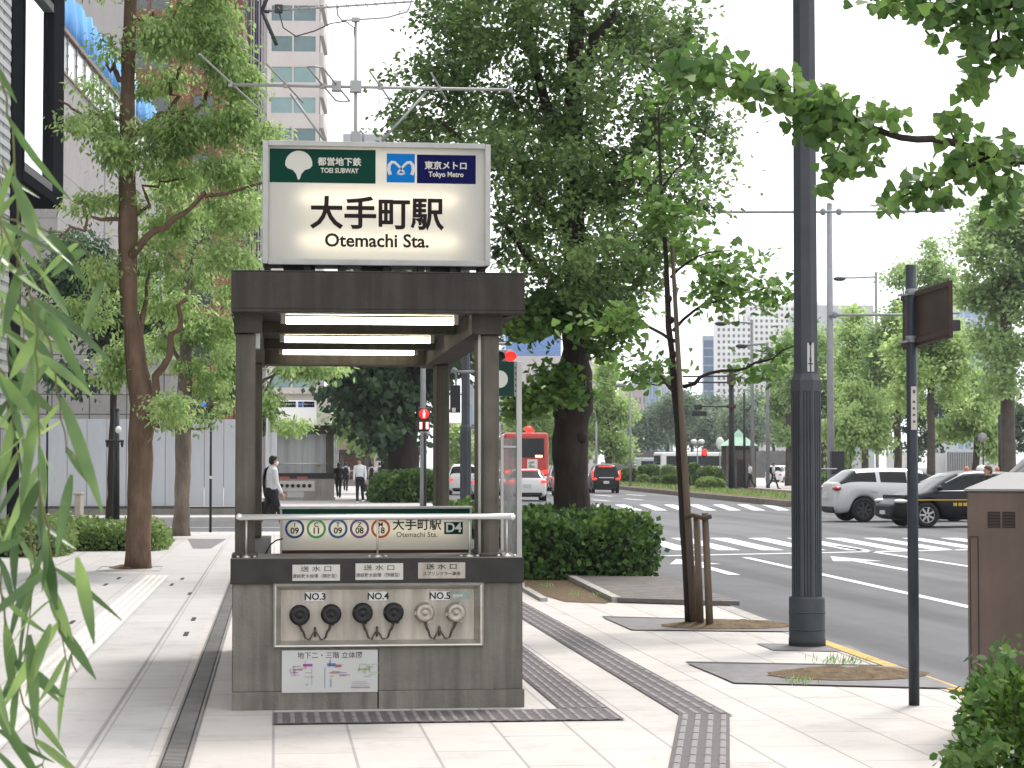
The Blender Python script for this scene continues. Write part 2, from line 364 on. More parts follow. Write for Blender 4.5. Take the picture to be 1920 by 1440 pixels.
def ribbon(name, a, b, z0, z1, m):
    mb = MB()
    for i in range(len(a)-1):
        q = [a[i], a[i+1], b[i+1], b[i]]
        mb.prism([(p[0], p[1], z0) for p in q], (0, 0, z1-z0))
    return struct(mb.build(name, m))
ribbon('kerb', KI, KL, -.19, .004, m_kerb)
ky = MB()
for (s, e) in ((0, 3), (5, 6)):
    a, b = offs(KL, .115), offs(KL, .004)
    for i in range(s, e): ky.poly([(a[i][0], a[i][1], .009), (a[i+1][0], a[i+1][1], .009), (b[i+1][0], b[i+1][1], .009), (b[i][0], b[i][1], .009)])
struct(ky.build('yellow_kerb_line', m_yel, fix=False))
# smoother slabs left of the slot drain
sheet('smooth_pavement', [(-.62, -6), (-.62, 47), (-20, 47), (-20, -6)], .004, m_pave2)
# slot drain with grating bars
dr = MB(); dr.poly([(-.545, -2, .008), (-.425, -2, .008), (-.425, 46, .008), (-.545, 46, .008)], 0)
for i in range(560): 
    y = 8.2+i*.05
    dr.box(-.535, -.435, y, y+.026, .009, .013, 1)
dr.box(-.56, -.545, -2, 46, .004, .014, 1); dr.box(-.425, -.41, -2, 46, .004, .014, 1)
struct(dr.build('slot_drain', [m_dark, mat('drain_iron', (.23, .215, .21), rough=.6, metal=.3, var=.2)], fix=False))
# tactile paving: bands (centre line, width) with raised bars
tb = MB()
def band(p, q, wd, nb=4, barw=.035, L=.27, gap=.03, m0=0, m1=1, z=.008):
    p = Vector((p[0], p[1], 0)); q = Vector((q[0], q[1], 0)); d = (q-p); ln = d.length; d.normalize(); s = Vector((-d.y, d.x, 0))
    zz = Vector((0, 0, z)); tb.poly([p+s*wd/2+zz, p-s*wd/2+zz, q-s*wd/2+zz, q+s*wd/2+zz], m0)
    n = int(ln/(L+gap))
    for i in range(n):
        for k in range(nb):
            o = (k-(nb-1)/2)*wd/nb; a = p+d*(i*(L+gap)+gap/2)+s*o; b = a+d*L
            vs = []
            for r, h in ((barw/2, z+.001), (barw/2-.007, z+.006)):
                vs += [x+s*e*r+Vector((0, 0, h)) for x in (a, b) for e in (1, -1)]
            tb.add(vs, [(4, 5, 7, 6), (0, 1, 5, 4), (2, 6, 7, 3), (0, 4, 6, 2), (1, 3, 7, 5)], m1)
band((2.505, 12.33), (2.505, 47), .30, 4)
band((2.50, 12.32), (1.57, 8.0), .295, 4, z=.0075)
band((1.85, 12.70), (1.85, 40), .30, 5, .03)
# cross band in front of the entrance with bars across
for i in range(7):
    x = .143+i*.2857
    band((x, 12.13), (x, 12.70), .2857, 4, .03, .25, .02)
tb.poly([(2.355, 12.34, .0078), (2.655, 12.34, .0078), (2.66, 12.26, .0078), (2.34, 12.30, .0078)], 0)
struct(tb.build('tactile_paving', [m_tact, m_tactb], fix=False))
tb = MB()
xw = G(150, 1215).x
band((xw, 5), (xw, 29), .32, 4, .04, .28, .02, 0, 1, .010)
struct(tb.build('white_tactile_paving', [mat('tactile_white_base', (.60, .57, .55), rough=.7, var=.1), m_tactw], fix=False))
# small dark slots and slab joints in the smooth paving
sl = MB()
for px, py in ((198, 1097), (262, 1096), (322, 1097), (223, 1085), (283, 1086), (342, 1086), (356, 1114), (349, 1190), (363, 1162), (135, 1168)):
    p = G(px, py); sl.box(p.x-.02, p.x+.02, p.y-.22, p.y+.22, .006, .009)
struct(sl.build('slab_slots', m_dark, fix=False))
jt = MB()
for y in (14.2, 17.6, 21.5, 25.2, 29.4): jt.poly([(-14, y, .0075), (-.62, y, .0075), (-.62, y+.012, .0075), (-14, y+.012, .0075)])
for x in (-.95, -3.2): jt.poly([(x, 4, .0075), (x+.02, 4, .0075), (x+.02, 40, .0075), (x, 40, .0075)])
struct(jt.build('slab_joints', mat('joint', (.33, .31, .30), rough=.8), fix=False))
def pxsheet(name, pts, z, m): return sheet(name, [G(x, y, z)[:2] for x, y in pts], z, m)
pxsheet('grey_paving_patch', [(352, 1010), (425, 1010), (395, 1028), (362, 1028)], .009, m_plate)
# planting strip, timber deck plate, tree pits
pxsheet('soil_patch', [(984, 1080), (1068, 1087), (1150, 1127), (1135, 1131), (1060, 1128), (984, 1106)], .006, m_soil)
kb = MB()
kb.bar(G(1068, 1086)+Vector((0, 0, .03)), G(1156, 1130)+Vector((0, 0, .03)), .10, .06); kb.bar(G(984, 1107)+Vector((0, 0, .02)), G(1020, 1128)+Vector((0, 0, .02)), .08, .04)
struct(kb.build('bed_edging', m_kerb))
dk = MB()
A, B_, C_, D_ = G(1078, 1087), G(1248, 1089), G(1388, 1138), G(1160, 1131)
for i in range(16):
    t0, t1 = i/16, (i+.88)/16
    q = [A.lerp(D_, t0), B_.lerp(C_, t0), B_.lerp(C_, t1), A.lerp(D_, t1)]
    dk.prism([(p.x, p.y, .01) for p in q], (0, 0, .045))
struct(dk.build('deck_plate', mat('weathered_deck', (.18, .16, .15), rough=.8, var=.25, scale=6)))
def pit(pts, soil, plate=m_plate):
    pxsheet('tree_pit_dark_rim', pts, .006, m_dark)  # flat dark sheet, its rim painted as shade at the sunken edge
    c = sum((Vector((x, y, 0)) for x, y in pts), Vector())/len(pts)
    pxsheet('tree_pit_plate', [(c.x+(x-c.x)*.985, c.y+(y-c.y)*.9+.6) for x, y in pts], .010, plate)
    cx, cy, rx, ry = soil
    mb = MB(); N = 28; ring = [G(cx+rx*math.cos(2*math.pi*k/N)*(1+.08*math.sin(3.1*k)), cy+ry*math.sin(2*math.pi*k/N)) for k in range(N)]
    cc = G(cx, cy); vs = [(p.x, p.y, .014) for p in ring]+[((p.x+cc.x)/2, (p.y+cc.y)/2, .045+.012*math.sin(k*1.7)) for k, p in enumerate(ring)]+[(cc.x, cc.y, .055)]
    fs = [(k, (k+1) % N, N+(k+1) % N, N+k) for k in range(N)]+[(N+k, N+(k+1) % N, 2*N) for k in range(N)]
    mb.add(vs, fs, 0, True); struct(mb.build('pit_soil', m_soil, fix=False))
pit([(1128, 1155), (1440, 1163), (1530, 1185), (1183, 1181)], (1365, 1175, 125, 7))
pit([(1285, 1240), (1690, 1247), (1800, 1292), (1375, 1281)], (1590, 1267, 150, 12))
pxsheet('lamp_base_plate', [(1418, 1206), (1590, 1209), (1618, 1222), (1450, 1219)], .006, m_plate)
pit([(190, 1062), (305, 1062), (300, 1070), (180, 1070)], (245, 1066, 40, 3), m_pave2)
# road markings
rm = MB(); zr = -.116
def quad(a, b, wd):
    a = Vector((a[0], a[1], zr)); b = Vector((b[0], b[1], zr)); d = (b-a).normalized(); s = Vector((-d.y, d.x, 0))*wd/2
    rm.poly([a+s, b+s, b-s, a-s])
def gp(px, py): return G(px, py, zr)
quad((7.12, 2), gp(1398, 1045), .15)
quad(gp(1568, 1024)-Vector((0, 0, 0)), (10.35, 4), .15)
quad(gp(1245, 1042), gp(2100, 1025), .30)
for k in range(-3, 9):
    a = gp(1347+72*k, 1008.5); b = gp(1449+81*k, 1031.5); quad(a, b, .42)
def arrow(tip, tail):
    tip = Vector(tip); tail = Vector(tail); d = (tip-tail).normalized(); s = Vector((-d.y, d.x, 0)); n = tip-d*2.0
    rm.poly([Vector((p.x, p.y, zr+.002)) for p in (tip, n+s*.42, n+s*.09, tail+s*.09, tail-s*.09, n-s*.09, n-s*.42)])
arrow(gp(1268, 1048), gp(1377, 1078)); arrow(gp(1557, 1043), gp(1707, 1070))
for k in range(11): 
    x = 1078+46*k; a = gp(x-8, 946); b = gp(x+24, 957); quad(a, b, .45)
for x, y in ((1130, 929), (1190, 928), (1187, 936), (1125, 938)):
    quad(gp(x-15, y-1), gp(x+18, y+1.5), .28)
for Y0 in (110, 122, 134, 150, 170, 195, 230): quad((15.4+(Y0-110)*.06, Y0), (15.8+(Y0-110)*.06, Y0+6), .15)
quad(gp(300, 989), gp(560, 989), .2); quad(gp(270, 976), gp(330, 973), .25)
for k in range(14): quad((-6+k*.9, 50.2), (-6+k*.9, 53.5), .45) if k > 7 else None
struct(rm.build('road_marking', m_white, fix=False))
# far pavement, median, plaza
FP = [(-60, 62.5), (2.5, 62.5), (5.4, 63.6), (6.8, 67), (7.2, 85), (7.7, 107), (9.7, 137), (16.5, 240), (42, 640)]
slab('far_pavement', FP+[(-120, 640)], -.19, 0.0, m_pave2)
ribbon('far_kerb', FP[1:], offs(FP, -.16)[1:], -.19, .004, m_kerb)
MED = [(20.1, 82.6), (21.4, 105), (24.0, 147), (30, 230), (58, 620)]; MEDR = [(61, 620), (33.5, 230), (27.4, 147), (24.2, 105), (22.6, 83.6), (21.4, 81.8)]
slab('median', MED+MEDR, -.19, .12, mat('median_kerb', (.17, .145, .115), rough=.85, var=.25, scale=2))
sheet('median_soil', [(p[0]+.35, p[1]+.5) for p in MED]+[(p[0]-.3, p[1]+.4) for p in MEDR], .126, m_soil)
PLZ = [(60, 640), (37, 205), (33.8, 160), (31.6, 130), (29, 95), (28, 81), (30, 77.5), (160, 77.5), (160, 640)]
slab('plaza_pavement', PLZ, -.19, .02, brickmat('plaza_paving', (.55, .52, .49), (.5, .47, .45), (.3, .28, .27), .8, .4, .01))
ribbon('plaza_kerb', PLZ[:7], offs(PLZ, -.2)[:7], -.19, .03, mat('plaza_kerb_stone', (.30, .20, .16), rough=.8, var=.2))
# ================================================================ SUBWAY ENTRANCE (near) AND WHAT HANGS ON IT
m_conc = mat('weathered_concrete', (.215, .20, .175), rough=.85, var=.22, scale=2.2, bump=.25, bscale=70, grime=.35)
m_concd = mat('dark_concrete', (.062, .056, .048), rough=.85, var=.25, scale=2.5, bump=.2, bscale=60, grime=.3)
m_post = mat('grey_brown_concrete', (.125, .112, .093), rough=.85, var=.2, scale=3, bump=.15, grime=.35)
m_cope = mat('dark_granite', (.036, .034, .032), rough=.6, var=.25, scale=9)
m_copet = mat('coping_top', (.19, .18, .165), rough=.6, var=.2, scale=6)
m_ss = mat('stainless', (.62, .585, .53), rough=.36, metal=.75, var=.1, scale=5, stretch=(1, 1, 6))
m_ssd = mat('stained_stainless', (.52, .475, .41), rough=.5, metal=.35, var=.16, scale=3, stretch=(7, 7, 1), grime=.2)
m_chr = mat('polished_steel', (.95, .94, .91), rough=.38, metal=.6)
m_blk = mat('black_rubber', (.022, .022, .023), rough=.5, var=.3, scale=30)
m_alu = mat('aluminium', (.58, .58, .57), rough=.45, metal=.4, var=.08)
m_frm = mat('pale_grey_frame', (.48, .48, .46), rough=.5, var=.12, scale=6)
m_wplate = mat('pale_sticker', (.60, .575, .53), rough=.5, var=.06)
m_ink = mat('ink', (.02, .02, .022), rough=.6); m_ink2 = mat('faded_ink', (.13, .11, .10), rough=.7); m_brn = mat('sign_lettering', (.014, .005, .006), rough=.5, spec=.15)
m_green = mat('sign_green', (.0, .042, .027), rough=.5, spec=.08); m_blue = mat('sign_light_blue', (.0, .17, .52), rough=.5, spec=.08); m_navy = mat('sign_navy', (.001, .003, .065), rough=.5, spec=.08)
m_wht = mat('sign_white', (.80, .79, .74), rough=.4)
m_tube = emit('fluorescent_tube', (1.0, .90, .66), 7.0)
m_fix = mat('lamp_housing', (.62, .60, .54), rough=.4)
YF = 12.88
def fx(px, Y=YF): return PY(px, 876, Y).x
def fz(py, Y=YF, px=705): return PY(px, py, Y).z
ent = thing('subway_entrance', 'grey concrete stair entrance with tall sign box, hose inlets and three lit ceiling tubes', 'subway entrance', (.62, YF, 0))
x0, x1 = fx(438), fx(979); YB = 13.55; YR = 17.25
# --- pedestal wall with recess
hx0, hx1, hz1, hz0 = fx(516), fx(904), fz(1097), fz(1210)
zb = fz(1094); b = MB()
for (a, c, lo, hi) in ((x0, hx0, .11, zb), (hx1, x1, .11, zb), (hx0, hx1, .11, hz0), (hx0, hx1, hz1, zb)): b.box(a, c, YF+.012, YB, lo, hi, 0)
b.box(hx0, hx1, YF+.12, YB, hz0, hz1, 0)
xs = fx(710)
b.box(fx(437), xs-.004, YF, YB+.01, 0, .108, 0); b.box(xs+.004, fx(983), YF-.004, YB+.01, 0, .108, 0)
b.box(xs-.003, xs+.003, YF+.008, YF+.02, 0, hz0-.02, 1)
for s in (x0, x1): b.box(s-.004 if s == x0 else s+.001, s-.001 if s == x0 else s+.004, YF+.02, YF+.05, .11, zb, 1)
# side walls of the stairwell
b.box(x0+.005, x0+.20, YB, YR, 0, zb, 0); b.box(x1-.20, x1-.005, YB, YR, 0, zb, 0)
b.build('wall', [m_conc, m_dark], ent, bevel=.006)
c = MB(); zc = fz(1047)
c.box(fx(433), fx(982), YF-.012, YB+.02, zb+.001, zc, 0); c.box(fx(434.5), fx(980.5), YF-.009, YB+.017, zc, zc+.004, 1)
c.box(x0-.01, x0+.22, YB+.02, YR+.02, zb+.001, zc, 0); c.box(x1-.22, x1+.01, YB+.02, YR+.02, zb+.001, zc, 0)
c.build('coping', [m_cope, m_copet], ent, bevel=.008)
# --- posts and capitals
zs = 2.26
for nm, (px0, px1, Y0, Y1) in enumerate(((441, 478, 12.98, 13.16), (906, 936, 12.98, 13.58))):
    p = MB(); p.box(fx(px0, Y0), fx(px1, Y0), Y0, Y1, zc+.003, zs, 0)
    p.box(fx(px0, Y0)-.02, fx(px1, Y0)+.02, Y0-.02, Y1+.02, zc+.003, zc+.03, 0)
    p.build('post', m_post, ent, bevel=.012)
for (px0, px1, Y0, Y1) in ((447, 484, 16.75, 17.0), (906, 937, 16.75, 17.15)):
    p = MB(); p.box(fx(px0, 12.98), fx(px1, 12.98), Y0, Y1, zc+.003, zs, 0); p.build('post', m_post, ent, bevel=.012)
# --- canopy: roof slab with fascia, longitudinal beams, cross beams
zt, zf = fz(513), fz(587)
k = MB(); k.box(fx(432), fx(983), YF-.03, 17.6, zf+.02, zt, 0)
k.box(fx(432), fx(983), YF-.031, YF+.10, zf, zf+.019, 0)
xl0, xl1, xr0, xr1 = fx(437), fx(489), fx(886), fx(944)
for a, b2 in ((xl0, xl1), (xr0, xr1)): k.box(a, b2, 12.94, 17.5, zs+.001, zf+.018, 0)
# sloped haunches at the fascia corners
k.prism([(fx(432), YF+.101, zf+.018), (fx(432), YF+.60, zf+.018), (xl0+.004, YF+.60, zs+.06), (xl0+.004, YF+.101, zs+.06)], (-.0, 0, -.03))
k.prism([(fx(983), 12.90+.101, zf+.018), (xr1-.002, 13.0, zs+.10), (xr1-.002, 13.0, zf+.018)], (0, 4.4, 0))
for Y0 in (14.05, 15.95): k.box(xl1+.001, xr0-.001, Y0, Y0+.14, zf-.05, zf+.019, 0)
k.box(xl1+.001, xr0-.001, 17.0, 17.3, zs+.004, zf+.018, 0)
k.box(fx(432), fx(983), YF-.026, 17.59, zt+.001, zt+.012, 1)
k.build('canopy', [m_concd, m_cope], ent, bevel=.012)
# --- ceiling lamps
for yc, pa, pb in ((13.25, 540, 850), (15.22, 537, 806), (16.85, 534, 776)):
    s_ = yc/12.88; xa, xb = PY(pa, 598, yc).x, PY(pb, 598, yc).x
    h = MB(); h.box(xa-.05, xb+.03, yc-.05, yc+.05, 2.395, zf+.0185, 0)
    for q in (xa-.045, xb+.0): h.box(q, q+.03, yc-.035, yc+.035, 2.34, 2.394, 0)
    lamp = h.build('ceiling_lamp', m_fix, ent, bevel=.004)
    t = MB(); t.cyl((xa-.012, yc, 2.358), (xb, yc, 2.358), .022, n=12); t.build('lamp_tube', m_tube, lamp)
# --- hose inlet panel: moulded stainless frame, panel, couplings with caps and chains
f = MB(); o_ = [(fx(513), fz(1093)), (fx(907), fz(1093)), (fx(907), fz(1213)), (fx(513), fz(1213))]
i_ = [(fx(528), fz(1106)), (fx(890), fz(1106)), (fx(890), fz(1201)), (fx(528), fz(1201))]
mdl = [(o_, -.010), ([(a*.80+c_*.20, b_*.80+d_*.20) for (a, b_), (c_, d_) in zip(o_, i_)], -.024), ([(a*.6+c_*.4, b_*.6+d_*.4) for (a, b_), (c_, d_) in zip(o_, i_)], -.020), (i_, .045)]
vs = [(x, YF+y, z) for ring, y in mdl for x, z in ring]; vs = [(x, YF+.011, z) for x, z in o_]+vs
f.add(vs, [(r*4+q, r*4+(q+1) % 4, (r+1)*4+(q+1) % 4, (r+1)*4+q) for r in range(4) for q in range(4)])
pan = f.build('hose_panel_frame', m_ss, ent)
q = MB(); q.box(i_[0][0]-.004, i_[1][0]+.004, YF+.046, YF+.07, i_[2][1]-.004, i_[0][1]+.004, 0); q.build('panel', m_ssd, pan)
YP = YF+.044
for px, py, s in ((592, 1118.5, 'NO.3'), (710, 1118.5, 'NO.4'), (826, 1118.5, 'NO.5')):
    t = MB(); cx, cz = fx(px), fz(py); t.box(cx-.056, cx+.056, YP-.003, YP+.001, cz-.027, cz+.027, 0)
    t.text(s, (cx, YP-.005, cz-.002), (1, 0, 0), (0, 0, 1), .056, 1, .022); t.build('number_sticker', [mat('white_sticker', (.82, .82, .80), rough=.5), m_ink], pan)
t = MB(); cx, cz = fx(866), fz(1119); t.box(cx-.055, cx+.05, YP-.003, YP+.001, cz-.016, cz+.02, 0); t.box(cx-.05, cx+.01, YP-.005, YP-.0035, cz-.006, cz+.01, 1)
t.build('faded_sticker', [mat('pale_teal', (.30, .44, .41), rough=.6, var=.3, scale=20), m_wplate], pan)
m_cap1 = m_blk; m_cap2 = mat('worn_brass_cap', (.44, .40, .34), rough=.45, metal=.5, var=.25, scale=25)
hooks = [(592, 1185), (708, 1185), (825, 1185)]
for k_, (px, py) in enumerate(((563, 1153), (622, 1152), (681, 1150), (739, 1150), (797, 1150), (855, 1150))):
    m_ = m_cap1 if k_ < 4 else m_cap2; c_ = Vector((fx(px), YP, fz(py)))
    h = MB(); h.lathe(c_+Vector((0, .002, 0)), [(.062, 0), (.062, .012), (.045, .016), (.045, .05)], 20, 0, (0, -1, 0))
    h.lathe(c_+Vector((0, -.048, 0)), [(.050, 0), (.054, .004), (.054, .026), (.048, .032), (.030, .034), (.028, .030), (.012, .030), (.01, .036), (.001, .037)], 20, 0, (0, -1, 0))
    for a in (30, 150, 270):
        d = Vector((math.cos(R(a+7*k_)), 0, math.sin(R(a+7*k_)))); h.bar(c_+d*.045+Vector((0, -.062, 0)), c_+d*.064+Vector((0, -.062, 0)), .022, .02)
    cp = h.build('hose_coupling', [m_, m_ink], pan)
    hp = hooks[k_//2]; hk = Vector((fx(hp[0]), YP-.005, fz(hp[1]))); low = fz(1199)
    ch = MB(); side = -1 if k_ % 2 == 0 else 1
    ch.tube([c_+Vector((0, -.05, -.05)), c_+Vector((-side*.012, -.035, -.09)), (c_.x-side*.022, YP-.022, low+.05), (c_.x-side*.035, YP-.024, low+.008)], [.009, .0085, .007, .006], 6)
    pts = [Vector((c_.x-side*.035, YP-.024, low+.008)), Vector((c_.x-side*.06, YP-.03, low)), Vector((hk.x+side*.03, YP-.028, low+.006)), Vector((hk.x+side*.02, YP-.02, hk.z-.02)), Vector((hk.x, YP-.012, hk.z+.01))]
    for a, b2 in zip(pts, pts[1:]):
        n = max(2, int((b2-a).length/.012))
        for j in range(n): 
            p = a.lerp(b2, (j+.5)/n); ch.ell(p, (.0062, .0045, .0055), 6, 4)
    ch.build('chain', mat('rusty_chain', (.12, .10, .08), rough=.6, metal=.4, var=.4, scale=40), cp)
for hp in hooks:
    hk = MB(); p = Vector((fx(hp[0]), YP, fz(hp[1]))); hk.tube([p+Vector((0, 0, .025)), p+Vector((0, -.022, .022)), p+Vector((0, -.026, 0)), p+Vector((0, -.018, -.022)), p+Vector((0, 0, -.025))], .007, 6)
    hk.build('chain_hook', mat('rusty_chain', (0, 0, 0)), pan)
# --- plates over the panel, on the coping band
YC = YF-.012
for px0, px1, py0, py1, s1, s2, mk in ((549, 638, 1058, 1088, '送 水 口', '連結散水設備（開放型）', m_ink2), (667, 756, 1056, 1087, '送 水 口', '連結散水設備（閉鎖型）', m_ink2), (784, 872, 1055, 1085, '送 水 口', 'スプリンクラー専用', m_ink)):
    t = MB(); xa, xb, za, zb_ = fx(px0), fx(px1), fz(py1), fz(py0); cx = (xa+xb)/2
    t.box(xa, xb, YC-.004, YC+.001, za, zb_, 0)
    t.text(s1, (cx, YC-.0055, za+(zb_-za)*.72), (1, 0, 0), (0, 0, 1), .036, 1, .012, sx=1.5); t.text(s2, (cx, YC-.0055, za+(zb_-za)*.28), (1, 0, 0), (0, 0, 1), .0255, 1, .012)
    t.build('inlet_plate', [m_ssd if s2[0] == 'ス' else m_wplate, mk], ent)
# --- guide map board low on the wall
t = MB(); xa, xb, za, zb_ = fx(530), fx(709), fz(1297), fz(1218); WD, HT = xb-xa, zb_-za
t.box(xa, xb, YF-.006, YF+.013, za, zb_, 0)
t.text('地下二・三階 立体図', (xa+WD*.5, YF-.008, za+HT*.87), (1, 0, 0), (0, 0, 1), .042, 1, .006)
rr = random.Random(5); mc = ['map_red', 'map_purple', 'map_blue', 'map_green', 'map_orange', 'map_grey']
cols = [(.50, .12, .12), (.36, .08, .36), (.13, .24, .50), (.36, .50, .22), (.58, .36, .20), (.40, .40, .42)]
mm = [mat(a, b2, rough=.5) for a, b2 in zip(mc, cols)]
def mapbox(u, v, w_, h_, mi): t.box(xa+WD*u, xa+WD*(u+w_), YF-.0085, YF-.0065, za+HT*v, za+HT*(v+h_), mi)
for u0, cs in ((.08, (4, 1, 5)), (.44, (2, 0, 5)), (.76, (3, 3, 5))):
    for j in range(15):
        mi = 2+cs[rr.randrange(3)]; u = u0+rr.random()*.17; v = .36+rr.random()*.30
        if rr.random() < .6: mapbox(u, v, .03+rr.random()*.07, .012, mi)
        else: mapbox(u, v, .006, .04+rr.random()*.16, mi)
for u, v, w_, h_, mi in ((.22, .62, .10, .06, 3), (.47, .62, .09, .07, 4), (.56, .60, .06, .05, 2), (.80, .52, .12, .05, 5), (.72, .10, .20, .014, 2), (.72, .14, .20, .012, 7), (.73, .19, .18, .012, 7), (.73, .24, .16, .012, 7), (.25, .17, .02, .05, 7), (.50, .12, .02, .2, 7), (.31, .18, .006, .4, 7), (.445, .1, .006, .5, 4)): mapbox(u, v, w_, h_, mi)
t.build('guide_map', [mat('map_white', (.60, .60, .58), rough=.35, var=.05), m_ink2]+mm, ent)
# --- steel hand rail above the wall
h = MB(); yh = 12.935
h.tube([PY(449, 970, yh), PY(700, 969, yh), PY(960, 968, yh)], .0185, 14)
for px in (449, 960): h.ell(PY(px, 969, yh), (.022, .022, .0205), 10, 6)
rail = h.build('handrail', m_chr, ent)
for px in (462, 708, 880, 950):
    g = MB(); p = PY(px, 969, yh); g.cyl((p.x, p.y, zc+.004), (p.x, p.y, p.z-.01), .006, n=8); g.lathe((p.x, p.y, zc+.004), [(.028, 0), (.028, .006), (.012, .014), (.006, .02)], 10)
    for s in (-.05, .05): g.lathe((p.x+s, p.y, zc+.004), [(.011, 0), (.011, .01), (.004, .014)], 8)
    g.build('rail_support', m_ss, rail)
# pipes and boxes on posts
g = MB(); g.tube([PY(899, 1040, 12.985), PY(899, 625, 12.985)], .009, 8); g.build('conduit', m_frm, ent)
g = MB(); p = PY(484, 640, 13.12); g.box(p.x-.02, p.x+.012, 13.0, 13.1, p.z-.05, p.z+.06); g.build('junction_box', m_frm, ent, bevel=.004)
g = MB(); p = PY(895, 660, 14.2); g.ell(p, (.012, .012, .012), 8, 6); g.build('pilot_lamp', emit('pilot_lamp', (1, .92, .7), 4), ent)
g = MB(); g.tube([PY(497, 1040, 13.5), PY(506, 1022, 13.5), PY(518, 1013, 13.55), PY(530, 1010, 13.6)], .005, 6); g.build('cable', m_blk, ent)
# --- glazed side screen with aluminium posts beside the right wall
scn = thing('glass_side_screen', 'narrow glazed windbreak with silver posts and green disc sign right of the entrance', 'screen', (PY(970, 1045, 14.6).x, 14.6, 0))
g = MB(); Ys = 14.6; xa = PY(973, 800, Ys).x
g.box(xa-.018, xa+.018, Ys-.02, Ys+.02, 0, fz(678, Ys, 973)); g.build('post', m_alu, scn, bevel=.003)
g = MB(); xc = PY(944, 800, Ys).x; g.box(xc, xa-.019, Ys-.006, Ys+.006, .3, fz(822, Ys, 960)); g.build('pane', mat('frosted_pane', (.38, .38, .37), rough=.15, var=.12, scale=8, stretch=(6, 6, .6)), scn)
pm = MATS['frosted_pane'].node_tree; tn = pm.nodes.new('ShaderNodeBsdfTransparent'); mn = pm.nodes.new('ShaderNodeMixShader'); mn.inputs[0].default_value = .45; pb_ = pm.nodes['Principled BSDF']
pm.links.new(pb_.outputs[0], mn.inputs[1]); pm.links.new(tn.outputs[0], mn.inputs[2]); pm.links.new(mn.outputs[0], pm.nodes['Material Output'].inputs[0])
g = MB(); g.box(xc-.02, xc-.001, Ys-.015, Ys+.015, 0, fz(815, Ys, 950)); g.box(xc, xa-.019, Ys-.012, Ys+.012, fz(840, Ys, 960), fz(836, Ys, 960)); g.build('rail', m_alu, scn, bevel=.002)
g = MB(); za, zb_ = fz(743, Ys, 950), fz(678, Ys, 950); xq = PY(963, 700, Ys).x
g.box(xq-.25, xq, Ys-.03, Ys-.001, za, zb_, 0)
cc = PY(937, 711, Ys-.031); N = 28
g.poly([(cc.x+.056*math.cos(2*math.pi*j/N), Ys-.0325, cc.z+.060*math.sin(2*math.pi*j/N)) for j in range(N)], 1)
g.build('disc_sign', [mat('deep_green', (.0, .045, .03), rough=.4), m_wht], scn)
g = MB(); g.box(xq+.003, xq+.022, Ys-.012, Ys+.012, za, zb_)
for j in range(5): g.box(xq+.008, xq+.016, Ys-.014, Ys-.0125, za+.03+j*.04, za+.042+j*.04, 1)
g.build('bracket', [m_frm, m_dark], scn)
# ================================================================ ROOF SIGN BOX (lit from inside by real tubes)
YS = 12.98
def trans(name, col, tr=.72):
    col = tuple(x*ALB for x in col)
    m, t, b = nodes(name); b.inputs['Base Color'].default_value = c4(col); b.inputs['Roughness'].default_value = .35
    x = t.nodes.new('ShaderNodeBsdfTranslucent'); x.inputs[0].default_value = c4(col)
    ms = t.nodes.new('ShaderNodeMixShader'); ms.inputs[0].default_value = tr
    t.links.new(b.outputs[0], ms.inputs[1]); t.links.new(x.outputs[0], ms.inputs[2]); t.links.new(ms.outputs[0], t.nodes['Material Output'].inputs[0]); return m
m_acr = trans('opal_acrylic', (.74, .735, .71), .45)
sgn = thing('station_sign', 'large white lit roof sign reading Otemachi Sta. with green and blue logo panels', 'sign', (fx(705, YS), YS, fz(500, YS)))
sx0, sx1, sz0, sz1 = fx(491, YS), fx(918, YS), fz(497, YS), fz(268, YS); D2 = .30
g = MB(); g.box(sx0+.02, sx1-.02, YS+D2-.02, YS+D2, sz0, sz1); g.box(sx0, sx0+.019, YS, YS+D2, sz0, sz1); g.box(sx1-.019, sx1, YS, YS+D2, sz0, sz1)
g.box(sx0+.0195, sx1-.0195, YS, YS+D2-.021, sz1-.019, sz1-.001); g.box(sx0+.0195, sx1-.0195, YS, YS+D2-.021, sz0+.001, sz0+.019)
for a, b2, lo, hi in ((sx0-.004, sx0+.03, sz0, sz1), (sx1-.03, sx1+.004, sz0, sz1), (sx0+.0305, sx1-.0305, sz1-.028, sz1+.004), (sx0+.0305, sx1-.0305, sz0-.004, sz0+.032)): g.box(a, b2, YS-.018, YS-.001, lo, hi)
g.build('housing', m_frm, sgn, bevel=.004)
g = MB(); g.poly([(sx0+.02, YS+.012, sz0+.02), (sx1-.02, YS+.012, sz0+.02), (sx1-.02, YS+.012, sz1-.02), (sx0+.02, YS+.012, sz1-.02)])
fp = g.build('face_panel', m_acr, sgn, fix=False)
m_tin = emit('sign_tube', (1, .88, .62), 5.6)
for py in (372, 452, 305):
    g = MB(); z = fz(py, YS); g.cyl((fx(560, YS), YS+.075, z), (fx(860, YS), YS+.075, z), .014, n=10); g.build('lamp_tube', m_tin if py != 305 else emit('sign_tube_dim', (1, .90, .68), 1.4), sgn)
yt = YS+.0105
def lay(g, px0, py0, px1, py1, m, y=yt, Y=YS): g.poly([(fx(px0, Y), y, fz(py1, Y)), (fx(px1, Y), y, fz(py1, Y)), (fx(px1, Y), y, fz(py0, Y)), (fx(px0, Y), y, fz(py0, Y))], m)
